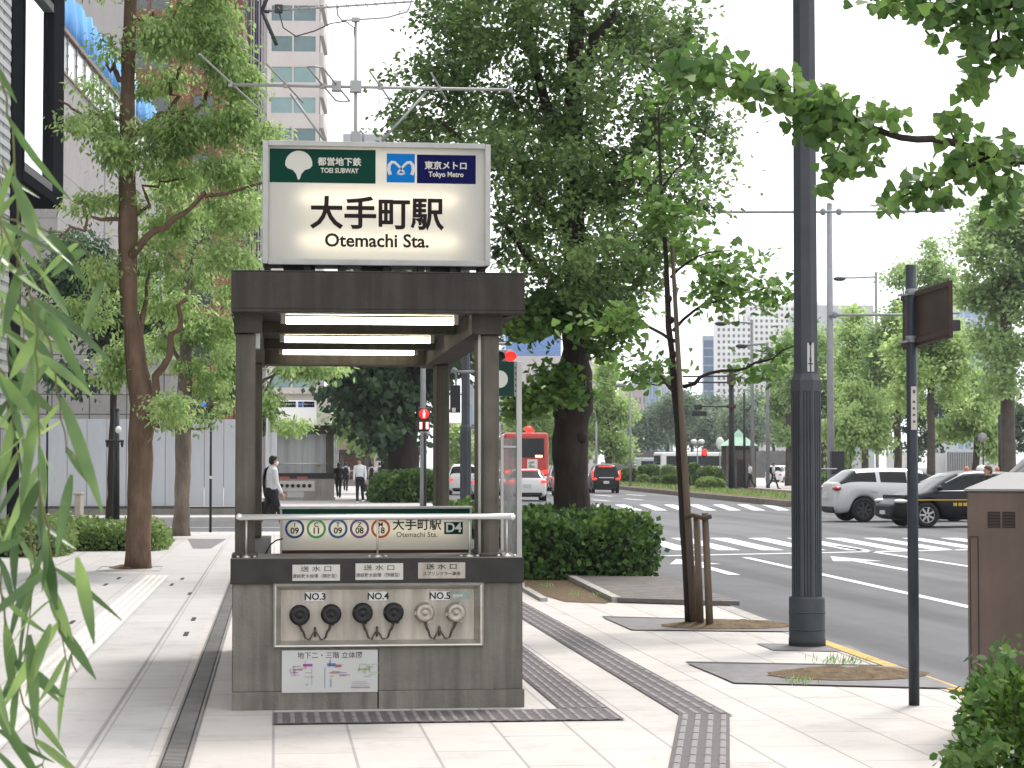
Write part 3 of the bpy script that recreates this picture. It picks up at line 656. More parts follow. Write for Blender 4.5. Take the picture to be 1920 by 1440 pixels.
def ginkgo(g, cx, cz, s, y, m):   # fan-shaped emblem
    pts = []
    for j in range(25):
        a = R(-8+196*j/24); pts.append((cx+s*math.cos(a), y, cz+s*.98*math.sin(a)))
    for u, v in ((-.82, -.34), (-.45, -.46), (-.20, -.75), (-.08, -1.12), (.0, -1.2), (.08, -1.12), (.20, -.75), (.45, -.46), (.82, -.34)): pts.append((cx+s*u, y, cz+s*v))
    g.poly(pts, m)
def metro_m(g, cx, cz, s, y, m):    # heart-like M emblem: two loops and a small core
    def stroke(pts, w0):
        P = [Vector((p[0], 0, p[1])) for p in pts]; L_ = []; R_ = []
        for i, p in enumerate(P):
            d = (P[min(i+1, len(P)-1)]-P[max(i-1, 0)]).normalized(); n_ = Vector((-d.z, 0, d.x))*w0[i]/2; L_.append(p+n_); R_.append(p-n_)
        for i in range(len(P)-1): g.poly([(cx+s*q.x, y, cz+s*q.z) for q in (L_[i], L_[i+1], R_[i+1], R_[i])], m)
    for sg in (1, -1):
        pts = [(sg*-.80, -.50), (sg*-.92, -.15), (sg*-.88, .22), (sg*-.70, .44), (sg*-.46, .42), (sg*-.22, .20), (sg*.02, -.08), (sg*.20, -.28), (sg*.26, -.42)]
        stroke(pts, [.26, .26, .25, .22, .20, .18, .16, .14, .12])
    stroke([(-.27, -.40), (0, -.47), (.27, -.40)], [.13, .13, .13])
g = MB()
lay(g, 503, 281, 703, 344, 0); lay(g, 724, 287, 777, 341, 1); lay(g, 781, 288, 892, 342, 2)
y2 = yt-.0012
ginkgo(g, fx(558, YS), fz(309, YS), .082, y2, 3); metro_m(g, fx(751, YS), fz(314, YS), .082, y2, 3)
g.text('都営地下鉄', (fx(635, YS), y2, fz(305, YS)), (1, 0, 0), (0, 0, 1), .053, 3, .026); g.text('TOEI SUBWAY', (fx(635, YS), y2, fz(321, YS)), (1, 0, 0), (0, 0, 1), .042, 3, .024, sx=.84)
g.text('東京メトロ', (fx(836, YS), y2, fz(309, YS)), (1, 0, 0), (0, 0, 1), .053, 3, .026); g.text('Tokyo Metro', (fx(836, YS), y2, fz(325, YS)), (1, 0, 0), (0, 0, 1), .044, 3, .024, sx=.90)
g.build('logo_panel', [m_green, m_blue, m_navy, trans('lit_white', (.85, .82, .74), .3)], fp, fix=False)
g = MB()
g.text('大手町駅', (fx(706, YS), yt, fz(404, YS)), (1, 0, 0), (0, 0, 1), .208, 0, .024, sx=.985); g.text('Otemachi Sta.', (fx(706, YS), yt, fz(452, YS)), (1, 0, 0), (0, 0, 1), .112, 0, .022)
g.build('lettering', m_brn, fp, fix=False)
for px in (500, 575, 640, 725, 790, 850, 905):
    g = MB(); g.box(fx(px, YS)-.02, fx(px, YS)+.02, YS+.03, YS+.24, zt+.012, sz0-.004); g.build('foot', m_cope, sgn)
for pa, pb in ((530, 590), (678, 735), (810, 868)):
    g = MB(); g.box(fx(pa, YS), fx(pb, YS), YS+.10, YS+.20, zt+.013, sz0-.0045); g.build('dark_gap_block', m_blk, sgn)  # black blocks stand in for the dark gaps under the sign
# ================================================================ EXIT SIGN behind the wall
YD = 13.72
dsg = thing('exit_sign', 'low lit exit sign D4 with coloured line circles, behind the steel handrail', 'sign', (fx(705, YD), YD, zc))
dx0, dx1, dz0, dz1 = fx(530, YD), fx(880, YD), fz(1031, YD), fz(966, YD)
g = MB(); g.box(dx0-.015, dx1+.015, YD+.14, YD+.16, dz0-.03, dz1+.04); g.box(dx0-.015, dx0-.002, YD, YD+.139, dz0-.03, dz1+.04); g.box(dx1+.002, dx1+.015, YD, YD+.139, dz0-.03, dz1+.04)
g.box(dx0-.0015, dx1+.0015, YD-.002, YD+.139, dz0-.035, dz0-.002, 1); g.box(dx0-.02, dx1+.02, YD-.01, YD+.165, dz1+.0405, dz1+.055, 0); g.box(dx0-.0015, dx1+.0015, YD-.004, YD+.139, dz1+.002, dz1+.04, 2)
g.box(dx0+.05, dx0+.09, YD+.04, YD+.12, zc, dz0-.0355); g.box(dx1-.09, dx1-.05, YD+.04, YD+.12, zc, dz0-.0355)
g.build('housing', [m_frm, mat('dark_red_base', (.045, .012, .01), rough=.6), m_green], dsg, bevel=.002)
g = MB(); g.poly([(dx0, YD+.004, dz0), (dx1, YD+.004, dz0), (dx1, YD+.004, dz1), (dx0, YD+.004, dz1)]); fp = g.build('face_panel', m_acr, dsg, fix=False)
g = MB(); g.cyl((dx0+.05, YD+.06, (dz0+dz1)/2+.02), (dx1-.05, YD+.06, (dz0+dz1)/2+.02), .013, n=10); g.build('lamp_tube', emit('exit_sign_tube', (1, .86, .58), 3.2), dsg)
g = MB(); yl = YD+.0025; zz = fz(991, YD)
lines = [((.02, .06, .22), 'I', '09'), ((.08, .38, .12), 'C', '11'), ((.02, .14, .34), 'T', '09'), ((.16, .08, .24), 'Z', '08'), ((.52, .09, .02), 'M', '18')]
for j, (px, (cl, a, n_)) in enumerate(zip((553, 593.5, 634, 674.5, 714), lines)):
    cx = fx(px, YD); N = 32; r1, r0 = .062, .047
    ring = [(math.cos(2*math.pi*q/N), math.sin(2*math.pi*q/N)) for q in range(N)]
    g.add([(cx+r1*a_, yl, zz+r1*b_) for a_, b_ in ring]+[(cx+r0*a_, yl, zz+r0*b_) for a_, b_ in ring], [(q, (q+1) % N, N+(q+1) % N, N+q) for q in range(N)], 2+j)
    g.text(a, (cx, yl, zz+.024), (1, 0, 0), (0, 0, 1), .040, 0, .024); g.text(n_, (cx, yl, zz-.014), (1, 0, 0), (0, 0, 1), .054, 0, .028)
g.text('大手町駅', (fx(782, YD), yl, fz(985, YD)), (1, 0, 0), (0, 0, 1), .079, 0, .018, sx=1.0); g.text('Otemachi Sta.', (fx(782, YD), yl, fz(1003, YD)), (1, 0, 0), (0, 0, 1), .047, 0, .006)
xa, xb = fx(833, YD), fx(868, YD); za, zb_ = fz(1002, YD), fz(979, YD); g.poly([(xa, yl, za), (xb, yl, za), (xb, yl, zb_), (xa, yl, zb_)], 1)
g.text('D4', ((xa+xb)/2, yl-.002, (za+zb_)/2), (1, 0, 0), (0, 0, 1), .084, 7, .026)
g.build('line_symbols', [m_ink, m_green]+[mat('line_colour', cl, rough=.5) if False else mat('line_'+a+n_, cl, rough=.5) for cl, a, n_ in lines]+[m_wht], fp, fix=False)
# ================================================================ ROOF AERIALS
m_aer = mat('aerial_grey', (.40, .40, .39), rough=.5, metal=.3); m_aerd = mat('aerial_dark', (.05, .05, .055), rough=.5)
ant = thing('roof_aerial', 'tall mast with two grey television aerials standing behind the roof sign', 'aerial', (fx(667, 13.45), 13.45, zt+.012))
YM = 13.45
g = MB(); a, b2 = PY(667, 500, YM), PY(667, 33, YM); a.z = zt+.012; g.tube([a, a.lerp(b2, .6), b2], [.013, .012, .009], 10)
p = PY(667, 256, YM); g.box(p.x-.03, p.x+.03, YM-.03, YM+.03, p.z-.035, p.z+.03); g.tube([p+Vector((.03, 0, .04)), p+Vector((.05, -.02, .01)), p+Vector((.045, 0, -.05))], .008, 6)
g.build('mast', [m_aer], ant)
ed = Vector((math.sin(R(10.0)), math.cos(R(10.0)), 0))       # aerial elements run along this horizontal direction
zb1 = PY(667, 163, YM).z
bo = MB(); q0, q1 = PY(428, 167, YM), PY(960, 161, YM); q0.z = q1.z = zb1; bo.cyl(q0, q1, .010, n=10); 
c = PY(667, 163, YM); bo.box(c.x-.036, c.x+.036, YM-.04, YM+.02, zb1-.036, zb1+.036); bm_ = bo.build('long_boom', [m_aer], ant)
for px, L0, L1 in ((432, .93, .92), (535, .70, .70), (604, .58, .60), (712, .50, .52), (823, .48, .50), (957, .47, .49)):
    g = MB(); e = PY(px, 163, YM); e.z = zb1+.012
    if px == 604:
        e2 = e+Vector((.09, 0, 0))
        g.tube([e-ed*L0, e+ed*.0], .006, 8); g.tube([e2-ed*L0, e2], .006, 8); g.tube([e+ed*0, e+ed*L1], .006, 8); g.tube([e2, e2+ed*L1], .006, 8)
        g.tube([e-ed*L0, e-ed*(L0+.04)+Vector((.045, 0, 0)), e2-ed*L0], .006, 8); g.tube([e+ed*L1, e+ed*(L1+.04)+Vector((.045, 0, 0)), e2+ed*L1], .006, 8); g.box(e.x+.06, e.x+.12, e.y-.03, e.y+.03, zb1-.03, zb1+.035)
    else: g.tube([e-ed*L0, e, e+ed*L1], .006, 8)
    g.box(e.x-.012, e.x+.012, e.y-.015, e.y+.015, zb1-.014, zb1+.018); g.build('element', m_aer, ant)
for a_, b_ in (((545, 176), (607, 262)), ((800, 172), (716, 264))):
    g = MB(); g.tube([PY(*a_, YM), PY(*b_, YM-.05)], .008, 8); g.build('stay', m_aer, ant)
ub = MB(); q0, q1 = PY(500, 21, YM), PY(770, 3, YM); ub.cyl(q0, q1, .007, n=8)
ub.tube([PY(632, 14, YM), PY(633, 28, YM), PY(641, 38, YM), PY(667, 37, YM), PY(725, 33, YM), PY(764, 22, YM), PY(771, 5, YM)], .006, 8); p = PY(667, 37, YM); ub.box(p.x-.025, p.x+.025, YM-.02, YM+.02, p.z-.012, p.z+.012)
up_ = ub.build('short_boom', m_aer, ant)
for j in range(15):
    g = MB(); e = q0.lerp(q1, .03+.066*j); g.cyl(e-ed*.09, e+ed*.09, .0032, n=6); g.build('element', m_aer, ant)
g = MB(); e = PY(524, 16, YM); g.box(e.x-.03, e.x+.02, YM-.03, YM+.03, e.z-.025, e.z+.02)
for (u, v), (u2, v2) in (((508, -20), (491, 20)), ((491, 20), (519, 85)), ((491, 20), (505, 22))): g.tube([PY(u, v, YM), PY(u2, v2, YM)], .012, 8)
for j in range(6):
    e = PY(495+4*j, 28+10*j, YM); g.cyl(e-ed*.12, e+ed*.12, .003, n=5)
g.build('reflector', m_aerd, ant)
g = MB(); g.tube([PY(524, 24, YM), PY(531, 52, YM), PY(555, 68, YM), PY(590, 58, YM), PY(620, 44, YM), PY(648, 40, YM), PY(664, 52, YM), PY(667, 100, YM)], .0045, 6); g.build('cable', m_aerd, ant)
# ================================================================ TREES, HEDGES, SHRUBS
m_bark = mat('ginkgo_bark', (.040, .031, .026), rough=.95, var=.4, scale=6, bump=1.0, bscale=22, stretch=(1, 1, .25))
m_barkb = mat('brown_bark', (.19, .125, .088), rough=.95, var=.35, scale=5, bump=.8, bscale=25, stretch=(1, 1, .35))
m_barkg = mat('grey_bark', (.20, .165, .135), rough=.95, var=.35, scale=5, bump=.8, bscale=25, stretch=(1, 1, .35))
m_pole = mat('weathered_pole', (.16, .125, .095), rough=.9, var=.3, scale=8, stretch=(1, 1, .2))
L_gink = leafmat('ginkgo_leaf', (.046, .084, .028), (.092, .152, .048), (.19, .27, .088), .38, .8)
L_young_lit = leafmat('young_and_lit_ginkgo_leaf', (.055, .110, .028), (.10, .18, .045), (.19, .29, .080), .42, 1.4)
L_over = leafmat('overhang_leaf', (.036, .082, .020), (.080, .150, .036), (.15, .24, .060), .42, 2.0)
L_camph = leafmat('camphor_leaf', (.13, .21, .07), (.25, .355, .13), (.40, .50, .21), .45, 1.1)
L_dark = leafmat('dark_leaf', (.022, .048, .026), (.045, .085, .042), (.09, .145, .065), .3, .7)
L_light = leafmat('light_leaf', (.19, .27, .09), (.30, .41, .15), (.42, .53, .23), .48, .25)
L_mid = leafmat('mid_leaf', (.12, .19, .075), (.21, .30, .12), (.33, .43, .19), .46, .25)
L_weep = leafmat('weeping_leaf', (.18, .255, .085), (.28, .38, .14), (.38, .48, .21), .45, .3)
L_forest = leafmat('forest_leaf', (.065, .105, .070), (.12, .17, .105), (.19, .25, .15), .35, .08)
L_hedge = leafmat('hedge_leaf', (.022, .052, .016), (.052, .110, .026), (.14, .22, .052), .33, 1.6, rough=.45)
L_hedge2 = leafmat('box_hedge_leaf', (.08, .125, .038), (.15, .22, .065), (.24, .32, .11), .35, 1.2)
L_willow = leafmat('willow_leaf', (.034, .068, .024), (.075, .13, .045), (.20, .29, .095), .42, 9.0, rough=.28, under=.75)
m_core = mat('hedge_dark_core', (.020, .026, .012), rough=.95, var=.3)
def BL(px, py, rx, ry, D, dj=0.0, dep=None):
    c = W(px, py, D+dj); s = D/FPX; return (c.x, c.y, c.z, rx*s, dep if dep else (rx+ry)/2*s, ry*s)
def tp(pts, D): return [W(p[0], p[1], D+(p[2] if len(p) > 2 else 0)) for p in pts]
def trunkpath(mb, pts, D, n=12, amp=.012, base0=True):
    """pts: (px, py, width_px[, depth offset])"""
    P = [W(p[0], p[1], D+(p[3] if len(p) > 3 else 0)) for p in pts]; r = [p[2]*D/FPX/2 for p in pts]
    if base0: P[0].z = -.05; 
    q, rr = [P[0]], [r[0]*1.12]
    for i in range(len(P)-1):
        for k in range(1, 4):
            t = k/3; p = P[i].lerp(P[i+1], t)
            if k < 3: p += Vector(RNG.normal(size=3)*amp)
            q.append(p); rr.append((r[i]+(r[i+1]-r[i])*t)*(1+.05*RNG.normal()))
    mb.tube(q, rr, n); return q
def base(px, D): p = W(px, 900, D); return (p.x, p.y, 0)
# ---- big ginkgo behind the hedge
D = 31.0
T = thing('ginkgo_tree', 'big ginkgo with thick dark trunk and full crown rising from the clipped hedge', 'tree', base(1074, D))
mb = MB()
trunkpath(mb, [(1076, 1090, 76), (1074, 960, 70), (1071, 880, 66), (1071, 800, 72), (1076, 745, 74), (1080, 700, 58), (1080, 630, 52), (1077, 450, 42), (1075, 300, 36), (1076, 180, 34), (1082, 60, 28), (1085, -120, 20)], D, 14)
for pts, a, b in (([(1074, 290), (1040, 230, .3), (1000, 120, .5), (985, 10, .6)], .11, .05), ([(1078, 190), (1110, 100, -.3), (1160, 20, -.5)], .13, .06), ([(1078, 400), (1180, 300, .4), (1290, 200, .9)], .09, .03), ([(1076, 430), (960, 330, -.5), (830, 230, -.9)], .09, .03), ([(1080, 640), (1130, 560, -.5), (1190, 470, -1.2)], .08, .03), ([(1076, 560), (980, 470, .8), (930, 400, 1.4)], .08, .03), ([(1080, 690), (1010, 720, -.6), (965, 770, -.9)], .03, .01)):
    limb(mb, tp(pts, D), a, b, .06, 3)
for px, py, w_ in ((1052, 775, 16), (1098, 740, 16), (1060, 690, 12), (1090, 820, 12)): mb.ell(W(px, py, D-.18), (w_*D/FPX,)*3, 8, 6)
mb.build('trunk', m_bark, T)
bl = [(745, 215, 50, 28), (730, 255, 45, 22), (815, 245, 60, 30), (870, 300, 80, 40), (870, 50, 100, 70), (1000, 40, 120, 80), (1180, 50, 120, 80), (1275, 70, 55, 60), (790, 170, 75, 70), (850, 130, 60, 60), (950, 190, 110, 90), (1120, 200, 110, 90), (1250, 220, 100, 80), (1330, 275, 55, 45), (760, 250, 55, 30), (990, 320, 120, 90), (1150, 340, 130, 100), (1285, 370, 70, 60), (985, 440, 75, 80), (1100, 470, 120, 90), (1215, 470, 60, 60), (1050, 550, 90, 60), (1140, 560, 70, 60), (1300, 150, 60, 45), (930, -60, 150, 80), (1150, -80, 150, 90), (1050, 250, 90, 120)]
BB = [BL(x, y, a, b, D, (-1)**i*.5*(i % 4), 1.0+.012*a) for i, (x, y, a, b) in enumerate(bl)]
crown('crown', BB, 48000, .086, LEAF_DIAMOND, L_gink, T, clump=.15, per=70, shell=.62, vsq=.8)
bl = [(960, 600, 55, 22), (1030, 590, 60, 28), (1110, 595, 60, 30), (1160, 610, 35, 22), (985, 625, 35, 18), (1050, 700, 35, 35), (1010, 745, 35, 22), (970, 770, 22, 14), (1140, 650, 25, 18), (1060, 735, 25, 25), (1020, 585, 60, 25)]
crown('lit_lower_sprays', [BL(x, y, a, b, D, -1.0, .5) for x, y, a, b in bl], 4200, .10, LEAF_FAN, L_young_lit, T, clump=.10, per=22, shell=.6)  # lighter leaf colour stands in for light on the lower boughs
# ---- young staked ginkgo
D = 19.5
T = thing('young_ginkgo', 'slim young ginkgo tied to a tall pole and two short stakes in soil pit', 'tree', base(1296, D))
mb = MB(); trunkpath(mb, [(1294, 1174, 17), (1286, 1050, 15), (1274, 860, 13), (1260, 660, 11), (1250, 520, 10), (1245, 420, 8), (1238, 320, 6), (1236, 200, 4)], D, 10, .006)
for px, py in ((1262, 560), (1270, 665), (1282, 870), (1275, 700), (1266, 600), (1280, 770)): mb.ell(W(px-7, py, D-.02), (.028, .028, .035), 6, 5)
for pts, a, b in (([(1266, 640, 0), (1215, 612, -.1), (1165, 590, -.2), (1140, 560, -.2)], .018, .007), ([(1272, 740, 0), (1230, 705, -.2), (1185, 690, -.3)], .016, .006), ([(1276, 735, 0), (1250, 712, .2), (1190, 720, .3)], .014, .005), ([(1282, 725), (1330, 700, -.2), (1400, 690, -.4), (1450, 672, -.5), (1515, 640, -.6)], .02, .006), ([(1258, 520), (1310, 480, -.2), (1370, 470, -.3)], .014, .005), ([(1262, 620), (1320, 570, .2), (1420, 545, .3), (1470, 530, .3)], .016, .005), ([(1248, 430), (1200, 380, .2), (1150, 440, .3)], .012, .004), ([(1242, 350), (1290, 300, -.2), (1330, 220, -.3)], .010, .004), ([(1240, 300), (1220, 240, .1), (1270, 160, .2)], .008, .003)):
    limb(mb, tp(pts, D), a, b, .02, 3, 6)
mb.build('trunk', m_bark, T)
bl = [(1195, 690, 50, 22), (1170, 720, 30, 15), (1225, 705, 30, 20), (1180, 585, 45, 25), (1135, 600, 30, 20), (1400, 690, 60, 22), (1460, 660, 35, 18), (1500, 640, 30, 14), (1330, 560, 55, 32), (1390, 575, 50, 28), (1440, 545, 40, 30), (1350, 490, 60, 35), (1420, 490, 35, 25), (1300, 530, 40, 35), (1290, 455, 50, 30), (1250, 400, 45, 30), (1300, 350, 35, 25), (1225, 300, 35, 30), (1180, 455, 30, 12), (1280, 230, 40, 25), (1250, 170, 35, 25), (1360, 520, 40, 30)]
crown('crown', [BL(x, y, a, b, D, (i % 3-1)*.3, .35) for i, (x, y, a, b) in enumerate(bl)], 2150, .072, LEAF_FAN, L_young_lit, T, clump=.10, per=18, shell=.6)
mb = MB(); mb.tube(tp([(1260, 460, -.06), (1277, 760, -.07), (1302, 1176, -.08)], D), [.017, .027, .038], 8); mb.build('pole', m_pole, T)
for pts in ([(1306, 966, -.2), (1313, 1166, -.2)], [(1322, 962, -.3), (1331, 1178, -.3)]):
    mb = MB(); mb.tube(tp(pts, D), [.03, .034], 8); mb.build('stake', m_pole, T)
mb = MB(); mb.tube(tp([(1284, 972, -.14), (1298, 966, -.2), (1320, 972, -.36), (1334, 968, -.36)], D), .02, 8); mb.build('tie', mat('palm_rope', (.10, .07, .05), rough=.95), T)
# ---- ginkgo boughs hanging in from a tree right of the frame
D = 10.6
T = thing('overhanging_ginkgo', 'leafy ginkgo boughs reaching in across the top right, fan leaves close by', 'tree', (4.25, 10.3, 0))
mb = MB()
mb.tube([(4.25, 10.3, -.05), (4.27, 10.32, 1.5), (4.22, 10.3, 3.0), (4.25, 10.25, 5.0), (4.3, 10.2, 7.0)], [.14, .12, .11, .09, .05], 12)
j1 = Vector((4.22, 10.3, 3.0)); j2 = Vector((4.25, 10.25, 4.1))
limb(mb, [j1]+tp([(1920, 300), (1850, 286), (1780, 266), (1690, 258), (1620, 235), (1540, 200), (1450, 165), (1360, 140), (1290, 115)], D), .030, .005, .005, 3, 8)
limb(mb, [j2]+tp([(1960, -40), (1880, 20), (1800, 30), (1690, 5)], D), .03, .006, .012, 3, 8)
limb(mb, tp([(1880, 20), (1850, 90), (1830, 180)], D), .012, .004, .01, 3, 6); limb(mb, tp([(1860, 290), (1790, 330), (1700, 365), (1660, 385)], D), .012, .004, .01, 3, 6)
limb(mb, tp([(1640, 245), (1600, 300), (1550, 345)], D), .009, .003, .01, 3, 6); limb(mb, tp([(1790, 268), (1775, 235), (1790, 215)], D), .006, .003, .005, 3, 6)
mb.build('branch', m_bark, T)
bl = [(1275, 120, 45, 30, 2), (1330, 135, 45, 32, 2), (1390, 150, 45, 30, 2), (1450, 165, 45, 35, 2.4), (1510, 195, 50, 45, 2.8), (1560, 215, 50, 48, 2.6), (1610, 235, 50, 45, 2.4), (1650, 210, 28, 20, .6), (1530, 240, 40, 28, 1.2), (1605, 290, 40, 28, 1.2), (1570, 310, 28, 22, .8), (1540, 350, 14, 14, .3), (1640, 305, 14, 14, .3), (1685, 215, 18, 18, .4), (1785, 225, 22, 26, .8), (1830, 275, 40, 24, 1.2), (1890, 285, 40, 28, 1.6), (1800, 310, 55, 24, 1.5), (1850, 330, 50, 28, 1.5), (1740, 335, 50, 22, 1.2), (1705, 370, 42, 20, 1.0), (1665, 385, 18, 16, .4), (1770, 370, 45, 16, .7), (1880, 380, 40, 40, 1.3), (1690, 8, 60, 14, 1.4), (1770, 20, 60, 28, 2), (1850, 25, 60, 40, 2.6), (1910, 60, 40, 50, 2.2), (1790, 60, 50, 16, 1), (1860, 90, 55, 24, 1.6), (1835, 140, 28, 25, 1.0), (1815, 165, 18, 18, .5), (1900, 105, 35, 18, .8), (1740, -30, 120, 30, 3), (1880, -40, 100, 50, 4)]
pos = []
for x, y, a, b, wq in bl:
    n = int(36*wq)
    for _ in range(n):
        r = RNG.normal(size=3)*.5; pos.append(W(x+a*r[0]*1.0, y+b*r[1]*1.0, D+.18*r[2]))
pos = np.array(pos); n = len(pos); d = RNG.normal(size=(n, 3))*np.array([.9, .5, .6]); d[:, 2] -= .35
up = np.zeros((n, 3)); up[:, 2] = .5; up[:, 1] = -.9
leafmesh('leaves', pos, rotmats(d, up, .7), .066*(.7+.6*RNG.random(n)), LEAF_FAN, L_over, T)
# ---- the two broad-leaved trees on the left, and a thinner one behind
def broad(name, label, D, trunk, limbs, blobs, n, size, bark, leaf, clump=.2, dep=1.1, per=34, shape=LEAF_OVAL, bp=None, droop=-.7):
    T = thing(name, label, 'tree', base(trunk[0][0], D)); mb = MB(); trunkpath(mb, trunk, D, 12, .012)
    for pts, a, b in limbs: limb(mb, tp(pts, D), a*D/FPX/2, b*D/FPX/2, .05, 3, 7)
    mb.build('trunk', bark, T)
    crown('crown', [BL(x, y, a, b, D, ((i*7) % 5-2)*.35*dep, dep) for i, (x, y, a, b) in enumerate(blobs)], n, size, shape, leaf, T, clump=clump, per=per, shell=.75, droop=droop, vsq=.55, roll=.35)
    return T
broad('street_tree', 'brown-trunked tree with forked trunk and pale green crown, left of the entrance', 30.4,
  [(258, 1068, 48), (262, 960, 44), (264, 860, 46), (268, 760, 48), (255, 680, 40), (243, 590, 34), (240, 430, 34), (238, 300, 30), (240, 150, 26), (245, 0, 23), (250, -180, 16)],
  [([(272, 760), (305, 690, -.2), (335, 620, -.3), (350, 560, -.4)], 18, 8), ([(243, 480), (290, 432, -.3), (345, 400, -.5), (385, 368, -.6), (500, 340, -.6)], 17, 5), ([(243, 265), (300, 215, .3), (355, 208, .5), (385, 180, .6), (420, 165, .6)], 18, 6), ([(318, 205, .3), (320, 150, .3), (340, 125, .3)], 10, 5), ([(235, 225), (190, 220, .2), (150, 212, .3), (110, 188, .3)], 10, 4), ([(238, 412), (165, 405, -.3), (120, 440, -.5), (90, 460, -.5)], 9, 4), ([(236, 145), (215, 132, 0), (200, 120, 0)], 14, 6), ([(245, 30), (285, 20, .2), (285, 50, .2)], 8, 4), ([(255, 420), (275, 370, .2), (300, 340, .3), (345, 335, .3)], 8, 4), ([(268, 790), (310, 790, .2), (330, 800, .3)], 9, 4), ([(262, 650), (275, 560, .5), (272, 480, .6)], 12, 5), ([(240, 200), (250, 100, -.4), (330, 20, -.7)], 10, 4)],
  [(330, 60, 70, 45), (400, 40, 60, 50), (300, 150, 45, 40), (420, 110, 55, 45), (455, 160, 45, 30), (340, 240, 60, 35), (430, 235, 60, 35), (500, 262, 40, 16), (200, 98, 30, 16), (185, 165, 28, 22), (150, 240, 26, 26), (195, 235, 22, 40), (330, 320, 70, 30), (430, 315, 65, 35), (470, 225, 40, 25), (215, 290, 25, 28), (180, 380, 45, 28), (330, 410, 70, 32), (430, 400, 55, 35), (300, 490, 60, 35), (410, 480, 50, 30), (180, 500, 45, 35), (330, 570, 60, 28), (160, 590, 40, 30), (215, 690, 28, 38), (325, 760, 34, 28), (380, 10, 60, 40), (280, 60, 30, 30), (310, 280, 50, 25), (230, 380, 30, 20), (360, -60, 110, 60), (210, -60, 60, 50), (450, 300, 50, 25)],
  40000, .082, m_barkb, L_camph, .14, .85, 110)
broad('street_tree', 'grey-trunked tree behind the forked one, its lumpy trunk standing in pale paving', 45.0,
  [(340, 1006, 33), (341, 940, 29), (343, 870, 30), (344, 790, 31), (347, 680, 23), (352, 560, 20), (357, 430, 16), (360, 300, 12)],
  [([(350, 790), (375, 765, -.3), (410, 765, -.5), (430, 775, -.5)], 22, 8), ([(348, 800), (375, 805, -.3), (400, 795, -.4)], 6, 3), ([(346, 700), (320, 640, .3), (290, 600, .5)], 10, 4), ([(350, 640), (400, 600, .5), (450, 540, .8)], 10, 4), ([(336, 810), (310, 800, -.2), (300, 780, -.2)], 7, 3), ([(354, 520), (300, 470, .3), (250, 440, .5)], 9, 4), ([(356, 470), (420, 410, -.3), (470, 380, -.5)], 9, 4)],
  [(400, 790, 30, 14), (370, 620, 60, 32), (300, 640, 45, 35), (415, 660, 45, 30), (400, 720, 38, 26), (450, 560, 35, 30), (260, 560, 45, 35), (360, 520, 60, 35), (440, 480, 45, 35), (300, 440, 50, 35), (400, 400, 60, 40), (460, 370, 45, 35), (320, 350, 60, 40), (415, 770, 25, 18), (430, 620, 25, 30), (250, 650, 35, 25), (350, 690, 40, 22)],
  20000, .10, m_barkg, L_camph, .15, 1.1, 100)
broad('street_tree', 'slender dark tree at far left with deep green crown before the grey hoarding', 57.0,
  [(205, 985, 15), (208, 900, 14), (211, 820, 14), (214, 720, 13), (218, 620, 10), (220, 500, 7)],
  [([(214, 720), (170, 715, .2), (100, 705, .3)], 7, 3), ([(216, 660), (160, 600, -.3), (120, 560, -.5)], 6, 3), ([(217, 640), (260, 600, .3), (300, 580, .4)], 6, 3)],
  [(120, 520, 65, 45), (180, 570, 50, 40), (235, 600, 45, 45), (150, 470, 50, 40), (240, 520, 50, 45), (130, 600, 35, 25), (290, 590, 40, 35), (200, 640, 35, 25), (110, 700, 38, 14), (150, 715, 25, 10)],
  13000, .17, m_bark, L_dark, .25, 1.6)
broad('street_tree', 'pale green tree behind the left posts, its low sprays hanging near the far entrance', 70.0,
  [(462, 958, 18), (463, 850, 16), (465, 740, 14), (470, 600, 10), (478, 450, 6)],
  [([(466, 740), (520, 700, -.3), (570, 705, -.6), (600, 700, -.8)], 7, 3), ([(465, 790), (510, 775, -.3), (545, 780, -.5)], 5, 2), ([(468, 680), (540, 650, -.3), (640, 690, -.6)], 6, 2), ([(466, 720), (430, 690, .3), (410, 640, .4)], 6, 3), ([(480, 760), (500, 730, -.3), (520, 690, -.4)], 6, 4)],
  [(560, 692, 45, 8), (605, 690, 45, 8), (552, 796, 22, 9), (502, 750, 18, 26), (495, 790, 14, 18), (450, 640, 45, 40), (420, 720, 30, 40), (500, 620, 60, 40), (560, 620, 60, 40)],
  12000, .20, m_barkg, L_camph, .2, 1.2)
broad('ginkgo_tree', 'dark green ginkgo with stout trunk beside the far pavement, seen through the entrance', 95.0,
  [(757, 930, 64), (757, 860, 56), (755, 800, 52), (752, 720, 46), (748, 600, 36), (745, 450, 22)],
  [([(754, 800), (700, 760, -1), (660, 740, -2)], 12, 4), ([(756, 780), (800, 740, 1), (830, 700, 2)], 12, 4), ([(750, 720), (680, 650, 1), (620, 600, 1)], 12, 4)],
  [(650, 720, 40, 28), (700, 740, 55, 40), (760, 720, 50, 45), (720, 800, 40, 30), (770, 790, 35, 50), (690, 690, 60, 45), (640, 680, 40, 30), (790, 680, 40, 50), (700, 600, 90, 70), (780, 580, 80, 70), (740, 480, 110, 90), (660, 770, 28, 22), (745, 840, 25, 20), (820, 640, 50, 50), (870, 660, 40, 50), (860, 590, 60, 60)],
  17000, .34, m_bark, L_dark, .45, 3.2, 40, LEAF_DIAMOND)
